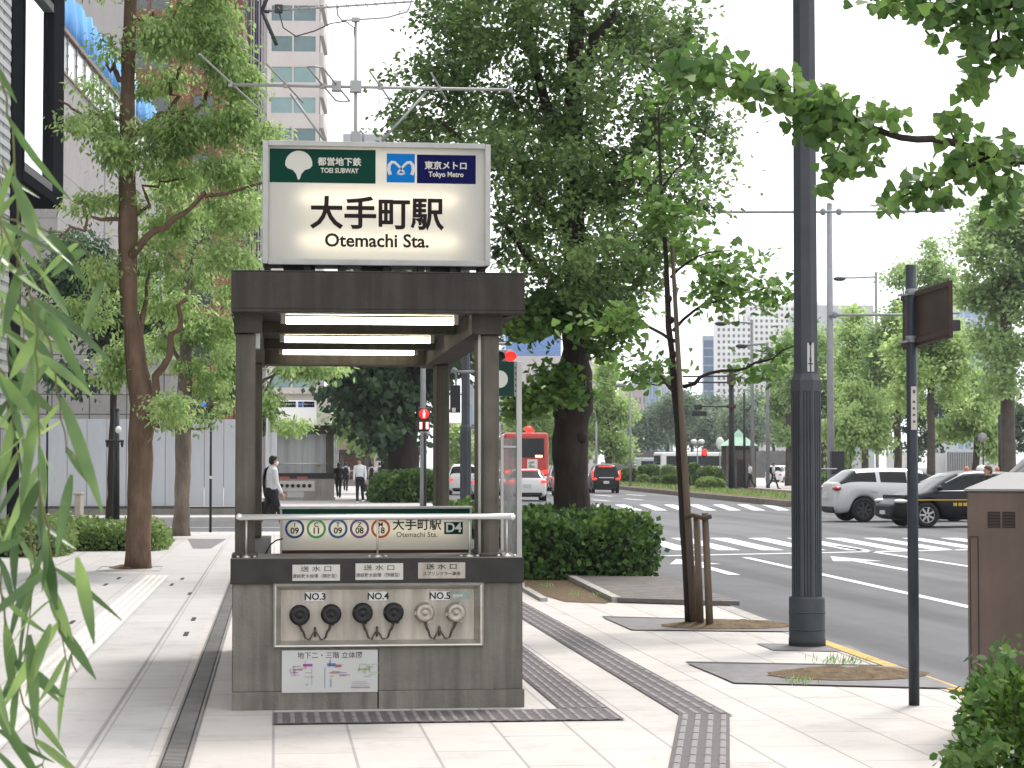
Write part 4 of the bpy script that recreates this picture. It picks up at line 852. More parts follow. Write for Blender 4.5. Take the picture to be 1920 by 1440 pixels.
broad('street_tree', 'thin-trunked dark tree just left of the stout ginkgo on the far pavement', 118.0,
  [(719, 918, 12), (720, 860, 12), (722, 780, 11), (720, 650, 8)], [([(721, 800), (690, 770, 1), (660, 765, 1)], 6, 3)],
  [(690, 770, 35, 30), (720, 740, 40, 35), (660, 800, 22, 18), (700, 820, 22, 16), (650, 690, 40, 35), (700, 670, 50, 50)], 5000, .42, m_bark, L_mid, .5, 2.5, 40, LEAF_DIAMOND)
# ---- trees across the road (right) and in the distance
def far(label, D, tx, tw, ty0, ty1, blobs, n, size, leaf, name='plane_tree', clump=.5, bark=mat('far_bark', (.085, .07, .058), rough=.95, var=.3), droop=-.2, group=None, limbs=()):
    T = thing(name, label, 'tree', base(tx, D), group=group); mb = MB()
    P = [W(tx, y, D) for y in (ty1, (ty0+ty1)/2, ty0)]; P[0].z = -.1; r = tw*D/FPX/2
    mb.tube(wob(P, .05, 3), [r*1.25, r*1.1, r, r*.95, r*.85, r*.7, r*.5], 8)
    for x, y, a, b in blobs[:4]: limb(mb, [P[1].lerp(P[2], .5), W(x, y, D)], r*.45, r*.15, .15, 3, 5)
    mb.build('trunk', bark, T)
    crown('crown', [BL(x, y, a, b, D, ((i*7) % 5-2)*.5, (a+b)/2*D/FPX) for i, (x, y, a, b) in enumerate(blobs)], int(n*1.9), size*.62, LEAF_DIAMOND, leaf, T, clump=clump*.8, per=90, shell=.65, droop=droop, vsq=.6)
far('tall leafy tree with thick dark trunk at the right edge across the road', 105, 1890, 27, 500, 905, [(1850, 480, 60, 50), (1910, 420, 60, 60), (1870, 560, 60, 45), (1930, 540, 70, 60), (1850, 640, 45, 40), (1900, 660, 60, 45), (1840, 420, 45, 40), (1900, 350, 50, 40), (1990, 480, 80, 120), (1830, 560, 40, 30), (1880, 720, 40, 25), (1860, 380, 40, 35)], 15000, .36, L_mid)
far('rounded tree with forked slim trunk right of the brown sign plate across the road', 120, 1745, 15, 640, 900, [(1720, 700, 35, 30), (1770, 690, 40, 32), (1745, 640, 50, 40), (1790, 650, 35, 35), (1700, 660, 35, 30), (1740, 590, 45, 35), (1790, 740, 28, 18), (1700, 740, 25, 18)], 8500, .36, L_light)
far('tree with two spiky leading shoots behind the brown sign plate', 132, 1682, 13, 560, 900, [(1690, 600, 35, 35), (1740, 520, 18, 50), (1745, 470, 10, 30), (1690, 520, 25, 40), (1680, 680, 45, 40), (1650, 640, 30, 30), (1720, 600, 35, 40), (1640, 700, 25, 30), (1700, 760, 30, 22), (1775, 540, 20, 40)], 8500, .36, L_mid)
far('pointed light green tree just right of the plain grey signal pole', 140, 1622, 12, 620, 900, [(1610, 640, 28, 35), (1600, 590, 12, 28), (1630, 690, 40, 40), (1590, 690, 30, 35), (1650, 740, 30, 40), (1610, 750, 40, 35)], 7500, .38, L_light)
far('leafy tree between the fluted lamp post and the grey signal pole', 150, 1545, 13, 640, 905, [(1530, 700, 30, 40), (1560, 740, 35, 40), (1500, 720, 30, 45), (1545, 640, 25, 35), (1540, 800, 30, 30), (1580, 780, 30, 35)], 7000, .4, L_mid)
far('broad mid green tree partly hidden by the fluted lamp post', 165, 1478, 12, 640, 905, [(1470, 700, 28, 40), (1490, 640, 25, 35), (1460, 760, 28, 35), (1480, 820, 25, 30), (1500, 740, 30, 50), (1455, 690, 12, 20)], 6500, .42, L_mid)
far('loose weeping willow with pale hanging foliage behind the white car', 128, 1590, 13, 760, 905, [(1600, 800, 28, 45), (1630, 780, 28, 50), (1570, 810, 22, 40), (1645, 820, 20, 35), (1610, 740, 30, 25), (1580, 850, 18, 25)], 7000, .34, L_weep, 'weeping_willow', .4, droop=-1.6)
far('loose weeping willow with pale hanging foliage behind the black taxi', 126, 1832, 13, 740, 905, [(1830, 770, 30, 45), (1855, 790, 25, 45), (1805, 780, 25, 40), (1830, 720, 35, 25), (1780, 800, 22, 30), (1865, 830, 15, 30)], 7000, .34, L_weep, 'weeping_willow', .4, droop=-1.6)
far('dense dark tree filling the gap far behind the brown sign plate', 185, 1715, 12, 700, 900, [(1720, 760, 60, 50), (1650, 780, 50, 45), (1790, 770, 55, 50), (1730, 830, 60, 25), (1570, 780, 60, 50), (1860, 760, 60, 60), (1900, 800, 50, 50)], 9000, .5, L_dark)
far('tall pale green tree right of the big ginkgo trunk beyond the minivan taxi', 172, 1140, 12, 720, 890, [(1140, 700, 22, 30), (1125, 750, 30, 35), (1155, 770, 28, 40), (1115, 810, 28, 30), (1150, 830, 32, 25), (1135, 720, 18, 30), (1165, 850, 18, 20), (1105, 770, 15, 30)], 7500, .42, L_light)
far('pale green tree left of the big ginkgo trunk above the red bus', 178, 1012, 12, 740, 890, [(1015, 740, 20, 25), (1000, 780, 32, 30), (1030, 790, 20, 30), (970, 790, 22, 28), (1010, 830, 35, 25), (955, 770, 15, 20)], 6500, .42, L_light)
far('small pale tree glimpsed between the posts left of the lamp post', 165, 858, 8, 800, 890, [(858, 820, 14, 20), (866, 845, 14, 20), (850, 850, 12, 16)], 2500, .4, L_light)
far('dull green tree behind the traffic signal at the bus roof', 215, 1080, 10, 780, 890, [(1085, 840, 20, 25), (1060, 830, 22, 25), (1040, 850, 20, 20)], 3500, .45, L_mid)
for i, (px, py, rx, ry, lab) in enumerate(((1215, 800, 28, 42, 'small round tree at the left end of the far wooded bank'), (1252, 785, 32, 48, 'billowing tree second from the left on the far wooded bank'), (1298, 790, 36, 52, 'wide billowing tree left of the thin staked trunk on the far bank'), (1275, 765, 40, 30, 'pale crowned tree standing tallest behind the wooded bank'), (1345, 800, 34, 46, 'rounded dark tree above the white bus on the far bank'), (1335, 770, 45, 30, 'wide crowned tree below the narrow blue tower'), (1392, 790, 40, 48, 'dark tree just behind the green roofed booth'), (1420, 770, 34, 30, 'tree below the white gridded tower, left part'), (1450, 790, 38, 46, 'tree between the two tall grey lamp poles on the far bank'), (1490, 780, 36, 50, 'tree at the right end of the far wooded bank'))):
    D = 300+(i % 3)*14
    far(lab, D, px, 6, py, 868, [(px, py, rx*.8, ry*.7), (px-rx*.45, py+ry*.2, rx*.5, ry*.6), (px+rx*.45, py+ry*.15, rx*.5, ry*.6), (px, py-ry*.35, rx*.6, ry*.5), (px-rx*.2, py+ry*.55, rx*.7, ry*.4), (px+rx*.3, py+ry*.5, rx*.6, ry*.4)], 5200, .62, L_forest, 'bank_tree', 1.0, group='trees on the far wooded bank')
# ---- hedges and shrubs
def boxpts(n, x0, x1, y0, y1, h, rnd=.16, rag=.05):
    """points over the surface of a rounded clipped block"""
    P = []
    ax, ay = (x1-x0), (y1-y0); A = [ax*ay, ax*h, ax*h*.3, ay*h, ay*h]; A = np.array(A)/sum(A)
    f = RNG.choice(5, n, p=A); u, v = RNG.random(n), RNG.random(n)
    X = np.where(f == 0, x0+ax*u, np.where(f < 3, x0+ax*u, np.where(f == 3, x0, x1))); Y = np.where(f == 0, y0+ay*v, np.where(f == 1, y0, np.where(f == 2, y1, y0+ay*u))); Z = np.where(f == 0, h, h*v)
    cx, cy = (x0+x1)/2, (y0+y1)/2; P = np.stack([X, Y, Z], 1)
    c = np.stack([np.clip(X, x0+rnd, x1-rnd), np.clip(Y, y0+rnd, y1-rnd), np.minimum(Z, h-rnd)], 1)
    d = P-c; l = np.linalg.norm(d, axis=1, keepdims=True)+1e-6; q = c+d/l*np.minimum(l, rnd)
    lump = rag*(np.sin(q[:, 0:1]*5.1+q[:, 1:2]*3.3)+np.sin(q[:, 0:1]*2.3-q[:, 2:3]*6))
    q = q+d/l*(lump+rag*RNG.normal(size=(n, 1))); return q, d/l
def hedge(name, label, cat, x0, x1, y0, y1, h, n, size, leaf, rnd=.16, shape=LEAF_DIAMOND, group=None, rag=.05, zb=0.0, corner=0):
    T = thing(name, label, cat, ((x0+x1)/2, (y0+y1)/2, zb), group=group)
    q, nr = boxpts(n, x0, x1, y0, y1, h, rnd, rag); q[:, 2] += zb
    d = nr*.6+RNG.normal(size=(n, 3))*.6; d[:, 2] += .25
    leafmesh('foliage', q, rotmats(d, nr, .6), size*(.65+.7*RNG.random(n)), shape, leaf, T)
    mb = MB(); g = min(rnd, .12)+.05; mb.box(x0+g, x1-g, y0+g, y1-g, zb-.02, zb+h-g); mb.build('dark_core', m_core, T, bevel=rnd*.6); return T  # added dark box inside, blocks see-through in place of a shaded interior
hedge('hedge', 'long clipped dark green hedge around the big ginkgo beside the road', 'hedge', 2.55, 4.88, 27.3, 34.5, .72, 21000, .085, L_hedge, .22)
hedge('hedge', 'dark clipped hedge behind the forked tree at left', 'hedge', G(118, 1036).x, G(285, 1036).x, 37.4, 40.4, .36, 7000, .075, L_hedge2, .12)
hedge('hedge', 'pale green hedge nearest the left edge, low and loose', 'hedge', G(15, 1046).x-.8, G(112, 1046).x, 35.0, 39.5, .40, 7000, .075, leafmat('pale_hedge_leaf', (.075, .115, .035), (.14, .20, .065), (.22, .29, .11), .3, 1.2), .14)
hedge('shrub', 'dark leafy shrub mass at the foot of the stout ginkgo on the far pavement', 'shrub', 4.2, 6.6, 87.0, 92.5, 1.08, 6500, .20, L_hedge, .4)
hedge('ivy_bush', 'leafy bush at the bottom right corner in front of the brown cabinet', 'bush', 3.06, 4.3, 8.75, 9.40, .53, 9000, .046, leafmat('bush_leaf', (.022, .055, .010), (.055, .115, .020), (.12, .21, .035), .35, 3.0, rough=.4), .2, LEAF_OVAL, rag=.028)
T = bpy.data.objects['ivy_bush']
pos = []
for px, py, s, n in ((1795, 1425, 26, 50), (1765, 1432, 14, 14), (1850, 1400, 40, 60), (1835, 1310, 20, 26), (1850, 1260, 30, 30), (1890, 1228, 35, 40), (1815, 1362, 16, 16)):
    for _ in range(n): r = RNG.normal(size=3)*.55; pos.append(W(px+s*r[0], py+s*r[1], 8.9+.1*r[2]))
pos = np.array(pos); n = len(pos); d = RNG.normal(size=(n, 3)); d[:, 2] -= .2; up = np.zeros((n, 3)); up[:, 2] = .6; up[:, 1] = -.7
leafmesh('loose_leaves', pos, rotmats(d, up, .6), .050*(.6+.6*RNG.random(n)), LEAF_OVAL*np.array([1, 1.6, 1]), L_over, T)
L_med = leafmat('median_leaf', (.035, .075, .022), (.085, .15, .038), (.18, .26, .07), .33, 1.6)
# median shrubs
sp = [('square low shrub nearest the median tip, right of the staked trunk', 1332, 909, 29, 12, 122), ('rounded shrub just behind the square one near the median tip', 1332, 888, 26, 11, 140), ('squat shrub on the median left of the staked trunk, close to the kerb', 1256, 903, 14, 11, 146), ('small square shrub at the kerb side, further left on the median', 1206, 900, 12, 9, 168), ('shrub at the far left end of the visible median row', 1179, 886, 15, 9, 182), ('wide shrub second from left in the back row of the median', 1216, 884, 22, 12, 176), ('shrub third from left in the back row of the median', 1255, 884, 16, 10, 170), ('tall shrub directly behind the staked trunk on the median', 1297, 882, 13, 13, 160), ('narrow shrub hidden behind the staked trunk on the median', 1282, 896, 10, 12, 150), ('low shrub tuft between the small square shrub and the squat one', 1230, 903, 9, 8, 156)]
for i, (lab, px, py, rx, ry, D) in enumerate(sp):
    c = W(px, py, D); s = D/FPX; h = max(.4, c.z+ry*s-.12)
    hedge('median_shrub', lab, 'shrub', c.x-rx*s*.86, c.x+rx*s*.86, c.y-rx*s*.55, c.y+rx*s*.55, max(.3, h-.10), 2600, .17, L_hedge2 if i % 3 == 0 else L_med, .40, group='clipped shrubs on the median', rag=.035, zb=.12)
# grass on the median and weeds near the tree pits
gp_, gn = [], 3000
for _ in range(gn):
    t = RNG.random(); y = 83.5+t*95; xl = 20.3+(y-82.6)*.061; gp_.append((xl+.3+RNG.random()*2.2, y, .12))
gp_ = np.array(gp_); d = RNG.normal(size=(gn, 3))*.4; d[:, 2] += 1.0
o = leafmesh('median_grass', gp_, rotmats(d), .22*(.4+RNG.random(gn)), LEAF_OVAL*np.array([1, .5, 1]), L_hedge2); tag(o, 'loose grass and weeds growing along the median edge', None, kind='stuff')
pos = []
for px, py, n in ((1590, 1244, 70), (1555, 1243, 30), (1500, 1283, 40), (1170, 1126, 60), (1130, 1120, 30), (1080, 1118, 20), (1020, 1102, 30)):
    p = G(px, py)
    for _ in range(n): pos.append((p.x+RNG.normal()*.07, p.y+RNG.normal()*.12, 0))
pos = np.array(pos); n = len(pos); d = RNG.normal(size=(n, 3))*.5; d[:, 2] += 1
o = leafmesh('weeds', pos, rotmats(d), .062*(.4+RNG.random(n)), LEAF_OVAL*np.array([1, .28, 1]), L_mid); tag(o, 'small weeds sprouting around the tree pits and deck edge', None, kind='stuff')
# ---- willow strands hanging close to the camera
D = 2.9
T = thing('willow_tree', 'willow strands with long narrow leaves hanging down the left edge close by', 'tree', (-.62, 2.9, 0))
m_twig = mat('willow_twig', (.13, .14, .05), rough=.7, var=.3)
strands = [[(-40, 40), (20, 130), (50, 240), (60, 400), (58, 520), (70, 640)], [(-40, 300), (30, 420), (85, 560), (97, 690), (100, 850), (110, 1000), (122, 1110)], [(0, 420), (18, 600), (8, 800), (14, 1000), (30, 1130), (45, 1250)], [(55, 540), (120, 640), (140, 760), (150, 850)], [(100, 900), (118, 1020), (125, 1090), (138, 1180), (150, 1260)], [(0, 960), (25, 1100), (45, 1220), (70, 1320), (95, 1400), (120, 1480)], [(90, 1020), (135, 1170), (160, 1230), (170, 1260)], [(-20, 1180), (10, 1290), (20, 1400), (15, 1480)], [(20, 400), (90, 430), (150, 440), (200, 480), (225, 530)], [(-30, 560), (10, 700), (20, 830), (-10, 960)], [(60, 850), (80, 960), (85, 1120), (60, 1280)], [(-40, 180), (0, 300), (10, 420), (-15, 560)], [(-30, 480), (30, 560), (45, 700), (40, 800)], [(-10, 120), (15, 250), (30, 380), (25, 520)], [(30, 300), (75, 420), (110, 500), (118, 600)], [(10, 640), (50, 760), (70, 900), (62, 1010)]]
LV, LF = [], []
def willow_leaf(p, d, ln, wd, curl, nrm):
    d = d.normalized(); s = d.cross(nrm).normalized(); n_ = s.cross(d); o = len(LV); K = 7
    for k in range(K):
        t = k/(K-1); w_ = wd*math.sin(math.pi*min(1, t*.93+.05))**.75*(1-.35*t); c = p+d*(ln*t)+n_*(curl*ln*t*t)-Vector((0, 0, 1))*(.10*ln*t*t)
        LV.extend([c-s*w_/2+n_*w_*.14, c, c+s*w_/2+n_*w_*.14])
    for k in range(K-1):
        a = o+3*k; LF.extend([(a, a+1, a+4, a+3), (a+1, a+2, a+5, a+4)])
rw = random.Random(11)
for si, st in enumerate(strands):
    dd = D+(rw.random()-.5)*.5; pts = [W(x-26, y, dd) for x, y in st]
    g = MB(); q = wob(pts, .0022, 4); g.tube(q, [.0019-.0011*i/len(q) for i in range(len(q))], 5); g.build('twig', m_twig, T)
    acc = 0
    for i in range(1, len(q)):
        acc += (q[i]-q[i-1]).length
        while acc > .040:
            acc -= .040; p = q[i-1].lerp(q[i], rw.random()); side = rw.choice((-1, 1))
            a = R(rw.uniform(8, 62)); d = RGT*(math.sin(a)*side)+Vector((0, 0, -math.cos(a)))+FWD*rw.uniform(-.45, .45)
            ln = rw.uniform(.060, .130) if si != 8 else rw.uniform(.05, .10); nrm = -FWD*rw.uniform(.3, 1)+RGT*rw.uniform(-.9, .9)+UPV*rw.uniform(-.2, .6)
            willow_leaf(p, d, ln, rw.uniform(.010, .020), rw.uniform(-.35, .45), nrm)
for (x, y, a, ln, wd) in ((130, 745, 22, .150, .021), (150, 890, -8, .10, .024), (160, 1045, 14, .105, .023), (60, 1010, -70, .11, .018), (100, 590, 35, .11, .020), (90, 870, -25, .10, .017), (40, 330, 20, .11, .018), (70, 1190, 4, .12, .020), (110, 1170, -20, .09, .016)):
    p = W(x-15, y, D-.1); d = RGT*math.sin(R(a))-Vector((0, 0, math.cos(R(a)))); willow_leaf(p, d, ln, wd, .08, -FWD+RGT*rw.uniform(-.7, .7)+UPV*.2)
mb = MB(); mb.add(LV, LF, 0, True); mb.build('leaves', L_willow, T, fix=False)
# ================================================================ STREET FURNITURE
m_pgrey = mat('lamp_post_paint', (.066, .071, .082), rough=.5, var=.12, scale=4, bump=.05)
m_pblue = mat('dark_blue_pole', (.040, .048, .062), rough=.45, var=.3, scale=6, stretch=(3, 3, .6))
m_galv = mat('galvanised', (.30, .31, .32), rough=.5, metal=.3, var=.1, scale=5)
m_galvd = mat('galvanised_far', (.24, .25, .26), rough=.55, var=.1)
m_pole_d = mat('dark_pole', (.022, .023, .026), rough=.5)
m_red = emit('red_signal', (1.0, .012, .006), 1.5, (.5, .02, .02)); m_redd = emit('red_glow', (1.0, .02, .01), .5, (.5, .02, .02))
m_gl = mat('lamp_glass', (.55, .56, .55), rough=.2)
def octa(r, notch=0.0, rot=R(11)):
    pts = []
    for k in range(8):
        a0, a1 = rot+k*math.pi/4, rot+(k+1)*math.pi/4
        p, q = Vector((math.cos(a0)*r, math.sin(a0)*r)), Vector((math.cos(a1)*r, math.sin(a1)*r)); pts.append(p)
        if notch:
            n_ = -(p+q).normalized()*notch
            for t in (.2, .45, .70):
                for dt, dn in ((0, 0), (.02, 1), (.09, 1), (.11, 0)): pts.append(p.lerp(q, t+dt)+n_*dn)
    return pts
def fluted_post(name, label, loc, zs=(.40, 2.15, 7.2), sticker=True):
    T = thing(name, label, 'lamp post', loc); x, y, z = loc
    g = MB(); g.lathe((x, y, z), [(.150, 0), (.150, .06), (.146, .07), (.146, zs[0]-.02), (.142, zs[0]), (.125, zs[0]+.005)], 20); 
    for h in (.13, .27): g.lathe((x, y, z+h), [(.1475, 0), (.149, .006), (.1475, .012)], 20)
    g.build('base', mat('post_base_paint', (.055, .064, .068), rough=.6, var=.2, scale=5), T)
    g = MB(); g.prism([(x+p.x, y+p.y, z+zs[0]+.0055) for p in octa(.130, .012)], (0, 0, zs[1]-zs[0]-.09)); g.prism([(x+p.x, y+p.y, z+zs[1]-.0835) for p in octa(.131)], (0, 0, .09)); g.build('fluted_shaft', m_pgrey, T)
    g = MB(); a = octa(.131); b = octa(.102); c_ = octa(.090)
    vs = [(x+p.x, y+p.y, z+zs[1]+.0066) for p in a]+[(x+p.x, y+p.y, z+zs[1]+.06) for p in b]+[(x+p.x, y+p.y, z+zs[2]) for p in c_]
    g.add(vs, [(r*8+k, r*8+(k+1) % 8, (r+1)*8+(k+1) % 8, (r+1)*8+k) for r in range(2) for k in range(8)]+[tuple(range(16, 24))]); g.build('upper_shaft', m_pgrey, T)
    g = MB(); g.tube([(x, y, z+zs[2]-.1), (x+.2, y, z+zs[2]+.5), (x+.9, y, z+zs[2]+.8), (x+1.6, y, z+zs[2]+.85)], .045, 10); g.ell((x+1.8, y, z+zs[2]+.83), (.38, .14, .09), 14, 8); g.build('lamp_arm', m_pgrey, T)
    if sticker:
        g = MB(); p = PY(1520, 660, y-.105); 
        g.box(p.x-.026, p.x+.03, y-.098, y-.094, PY(0, 690, y).z, PY(0, 634, y).z, 0); g.text('B', (p.x, y-.0985, p.z-.06), (1, 0, 0), (0, 0, 1), .04, 1, .01); g.ell((p.x, y-.098, p.z+.07), (.012, .003, .018), 8, 6, 1); g.box(p.x-.02, p.x+.02, y-.0985, y-.098, p.z-.10, p.z-.09, 1)
        g.build('sticker', [m_wplate, m_ink], T)
    return T
fluted_post('lamp_post', 'dark grey fluted octagonal lamp post on round base near the kerb', (4.30, 17.0, 0))
fluted_post('lamp_post', 'fluted grey lamp post behind the right posts of the entrance', (W(873, 900, 48).x, W(873, 900, 48).y, 0), (.4, 2.35, 8.5), False)
# sign pole with brown plate seen from behind
T = thing('sign_pole', 'dark blue pole carrying a brown sign plate seen from its back', 'sign pole', (3.89, 12.73, 0))
g = MB(); D = 13.0; a = W(1714, 1322, D); a.z = 0; g.tube([a, W(1711, 900, D), W(1708, 497, D)], .033, 16); g.build('pole', m_pblue, T)
g = MB(); q = [W(1692, 553, 13.35), W(1778, 525, 12.2), W(1779, 633, 12.2), W(1692, 656, 13.35)]; back = Vector((.028, .005, 0)); g.prism(q, back)
for t0, t1 in ((.05, .09), (.88, .92)):
    g.bar(q[0].lerp(q[3], t0+.02)+Vector((-.006, 0, 0)), q[1].lerp(q[2], t0+.02)+Vector((-.006, 0, 0)), .012, .03)
g.build('sign_plate', mat('brown_plate', (.060, .038, .030), rough=.55, var=.25, scale=5), T, bevel=.003)
for y in (548, 636):
    g = MB(); p = W(1709, y, D); g.lathe(p-Vector((0, 0, .02)), [(.0345, 0), (.037, .002), (.037, .038), (.0345, .04)], 16); g.bar(p+Vector((-.03, -.03, -.015)), p+Vector((-.085, .0, -.02)), .02, .012); g.bar(p+Vector((.03, -.02, 0)), p+Vector((.06, -.2, .0)), .012, .02); g.build('clamp', m_galv, T)
g = MB(); p = W(1712, 765, 12.965); g.box(p.x-.012, p.x+.022, p.y-.004, p.y+.004, W(0, 806, D).z, W(0, 725, D).z, 0); g.ell((p.x+.006, p.y-.004, p.z+.10), (.009, .002, .013), 8, 6, 1)
for j in range(4): g.box(p.x-.003, p.x+.012, p.y-.0048, p.y-.0042, p.z+.03-.04*j, p.z+.045-.04*j, 1)
g.build('sticker', [m_wplate, m_ink2], T)
# brown cabinet
T = thing('utility_cabinet', 'brown steel roadside cabinet with sloping grey top and two small vents', 'cabinet', tuple(W(1813, 900, 11.4).xy)+(0,))
D = 11.4; x0c = W(1813, 900, D).x; yc = W(1813, 900, D).y-.0; zt_ = W(1813, 921, D).z; wC, dC = .86, .55
g = MB(); g.box(x0c, x0c+wC, yc, yc+dC, .08, zt_-.001); g.box(x0c-.02, x0c+wC+.02, yc-.02, yc+dC+.02, 0, .079); g.build('body', mat('brown_cabinet', (.150, .108, .088), rough=.55, var=.12, scale=4, grime=.12), T, bevel=.008)
g = MB(); e = .015; zr_ = zt_+.10
g.add([(x0c-e, yc-e, zt_), (x0c+wC+e, yc-e, zt_), (x0c+wC+e, yc+dC+e, zt_), (x0c-e, yc+dC+e, zt_), (x0c-e, yc-e, zt_+.012), (x0c+wC+e, yc-e, zt_+.012), (x0c+wC+e, yc+dC+e, zt_+.012), (x0c-e, yc+dC+e, zt_+.012), (x0c+.20, yc+dC*.5, zr_), (x0c+wC-.2, yc+dC*.5, zr_)],
  [(0, 1, 2, 3), (0, 1, 5, 4), (1, 2, 6, 5), (2, 3, 7, 6), (3, 0, 4, 7), (4, 5, 9, 8), (5, 6, 9), (6, 7, 8, 9), (7, 4, 8)]); g.build('roof', mat('grey_cap', (.26, .255, .255), rough=.5, var=.1), T)
for px in (1861, 1887):
    g = MB(); a, b = PY(px-11, 989, yc), PY(px+11, 959, yc); g.box(a.x, b.x, yc-.004, yc-.001, a.z, b.z, 0)
    for j in range(5): g.box(a.x+.004, b.x-.004, yc-.008, yc-.0045, a.z+.006+j*.016, a.z+.012+j*.016, 1)
    g.build('vent', [mat('vent_dark', (.03, .024, .022), rough=.7), mat('vent_slat', (.07, .05, .04), rough=.6)], T)
g = MB()
a, b = PY(1820, 1250, yc), PY(1832, 1007, yc)
g.box(a.x, a.x+.004, yc-.004, yc-.001, .12, b.z); g.box(b.x, b.x+.004, yc-.004, yc-.001, .12, b.z); g.box(a.x, b.x+.004, yc-.0042, yc-.001, b.z, b.z+.004); g.box(x0c+.30, x0c+.304, yc-.004, yc-.001, .1, zt_-.03); g.build('door_seam', mat('seam', (.04, .026, .02), rough=.7), T)
T.rotation_euler = (0, 0, -R(19.5))
# generic tall poles
def pole(name, label, cat, px, D, ytop, wpx, m, arms=(), zb=0.0, parts=()):
    b = W(px, 900, D); T = thing(name, label, cat, (b.x, b.y, zb)); top = W(px, ytop, D).z; r = wpx*D/FPX/2
    g = MB(); g.tube([(b.x, b.y, zb), (b.x, b.y, (zb+top)/2), (b.x, b.y, top)], [r*1.15, r, r*.85], 10); g.lathe((b.x, b.y, top), [(r*.85, 0), (r*.9, .02), (r*.3, .08)], 10); g.build('pole', m, T)
    for pts, w_ in arms:
        a = MB(); a.tube([W(x, y, D) for x, y in pts], w_*D/FPX/2, 8); a.build('arm', m, T)
    return T
T = pole('signal_pole', 'plain grey pole with high crossarm and signal arm behind the white car', 'signal pole', 1558, 84, 381, 13, m_galv, (([(1345, 398), (1558, 397), (1772, 396)], 5), ([(1552, 591), (1680, 590), (1798, 587)], 5)), -.12)
D = 84
g = MB(); 
for x, y in ((1350, 391), (1766, 388), (1543, 397), (1573, 397), (1565, 590)): p = W(x, y, D); g.ell(p, (.13, .13, .15), 8, 6)
g.build('fitting', m_galvd, T)
g = MB(); p = W(1786, 609, D-.2); g.box(p.x-.30, p.x+.30, p.y-.12, p.y+.12, p.z-.24, p.z+.20); g.build('signal_head', m_pole_d, T, bevel=.05)
g = MB(); p = W(1570, 867, D-.4); g.box(p.x-.25, p.x+.25, p.y-.2, p.y+.2, p.z-.45, p.z+.45); g.build('control_box', m_pole_d, T, bevel=.03)
def lampfar(label, px, D, ytop, wpx, arm, head, m=m_galvd, zb=.02):
    T = pole('street_lamp', label, 'street lamp', px, D, ytop, wpx, m, ((arm, wpx*.55),), zb)
    g = MB(); p = W(head[0], head[1], D); g.ell(p, (.028*D*.11, .2, .010*D*.11), 10, 6); g.build('lamp_head', m_pole_d if m is m_galvd else m_galv, T)
lampfar('thin street lamp with bracket arm left, between grey signal pole and brown plate', 1645, 155, 510, 6, [(1645, 519), (1600, 521), (1575, 521)], (1574, 523))
lampfar('tall pale street lamp with curved bracket before the white gridded tower', 1411, 150, 600, 7, [(1411, 606), (1385, 604), (1360, 606)], (1352, 607))
lampfar('tall pale street lamp beside the fluted post with its head level at half height', 1440, 148, 642, 7, [(1440, 644), (1415, 646), (1396, 648)], (1391, 649))
lampfar('curved neck street lamp just right of the big ginkgo trunk', 1118, 160, 790, 4.5, [(1118, 790), (1116, 775), (1108, 764), (1100, 762)], (1099, 763), m_galv, .12)
lampfar('slim street lamp standing between the minivan taxi and the wooded bank', 1182, 150, 722, 4, [(1182, 726), (1172, 722), (1165, 722)], (1163, 722), m_galv, .12)
T = pole('traffic_signal', 'dark mast with twin arms and a horizontal signal seen from behind', 'traffic signal', 1372, 140, 698, 11, m_pole_d, (([(1372, 705), (1280, 706)], 3.2), ([(1372, 717), (1290, 717)], 3.2), ([(1372, 762), (1300, 762)], 3)), .02)
g = MB(); p = W(1311, 775, 140); g.box(p.x-.5, p.x+.5, p.y-.12, p.y+.12, p.z-.17, p.z+.17); g.box(p.x-.3, p.x+.2, p.y-.1, p.y+.1, p.z+.25, p.z+.6); g.build('signal_head', m_pole_d, T, bevel=.06)
for y in (711, 762): g = MB(); p = W(1372, y, 140); g.box(p.x-.26, p.x+.22, p.y-.27, p.y+.27, p.z-(.32 if y == 711 else .12), p.z+(.32 if y == 711 else .12)); g.build('arm_socket', mat('reddish_clamp', (.07, .03, .03), rough=.6), T)
pole('camera_pole', 'thin dark pole with small camera right of the booth roof', 'pole', 1396, 146, 737, 5, m_pole_d, (([(1396, 768), (1405, 767), (1408, 760)], 3),), .02)
pole('park_pole', 'thin dark pole standing between trees far right', 'pole', 1875, 100, 780, 6, m_pole_d, (), .02)
T = pole('round_sign_pole', 'slim pole topped by a pale round sign under the far right willow', 'sign pole', 1844, 112, 822, 3, m_pole_d, (), .02)
g = MB(); g.lathe(W(1842, 820, 111.8), [(.25, 0), (.25, .03)], 18, 0, (0, -1, 0)); g.build('sign_disc', m_galv, T)
for lab, px, py, two in (('globe park lamp with two white globes over the white bus', 1308, 829, True), ('white lantern lamp left of the green roofed booth', 1350, 832, False)):
    D = 170; T = pole('globe_lamp', lab, 'street lamp', px, D, py+4, 2.4, m_galv, (([(px-8, py+3), (px+8, py+3)], 2),), .02)
    for dx in ((-7, 7) if two else (0,)):
        g = MB(); p = W(px+dx, py-1, D); g.ell(p, (.27 if two else .33, .3, .2 if two else .5), 10, 8); g.build('globe', mat('milk_glass', (.75, .76, .72), rough=.3), T)
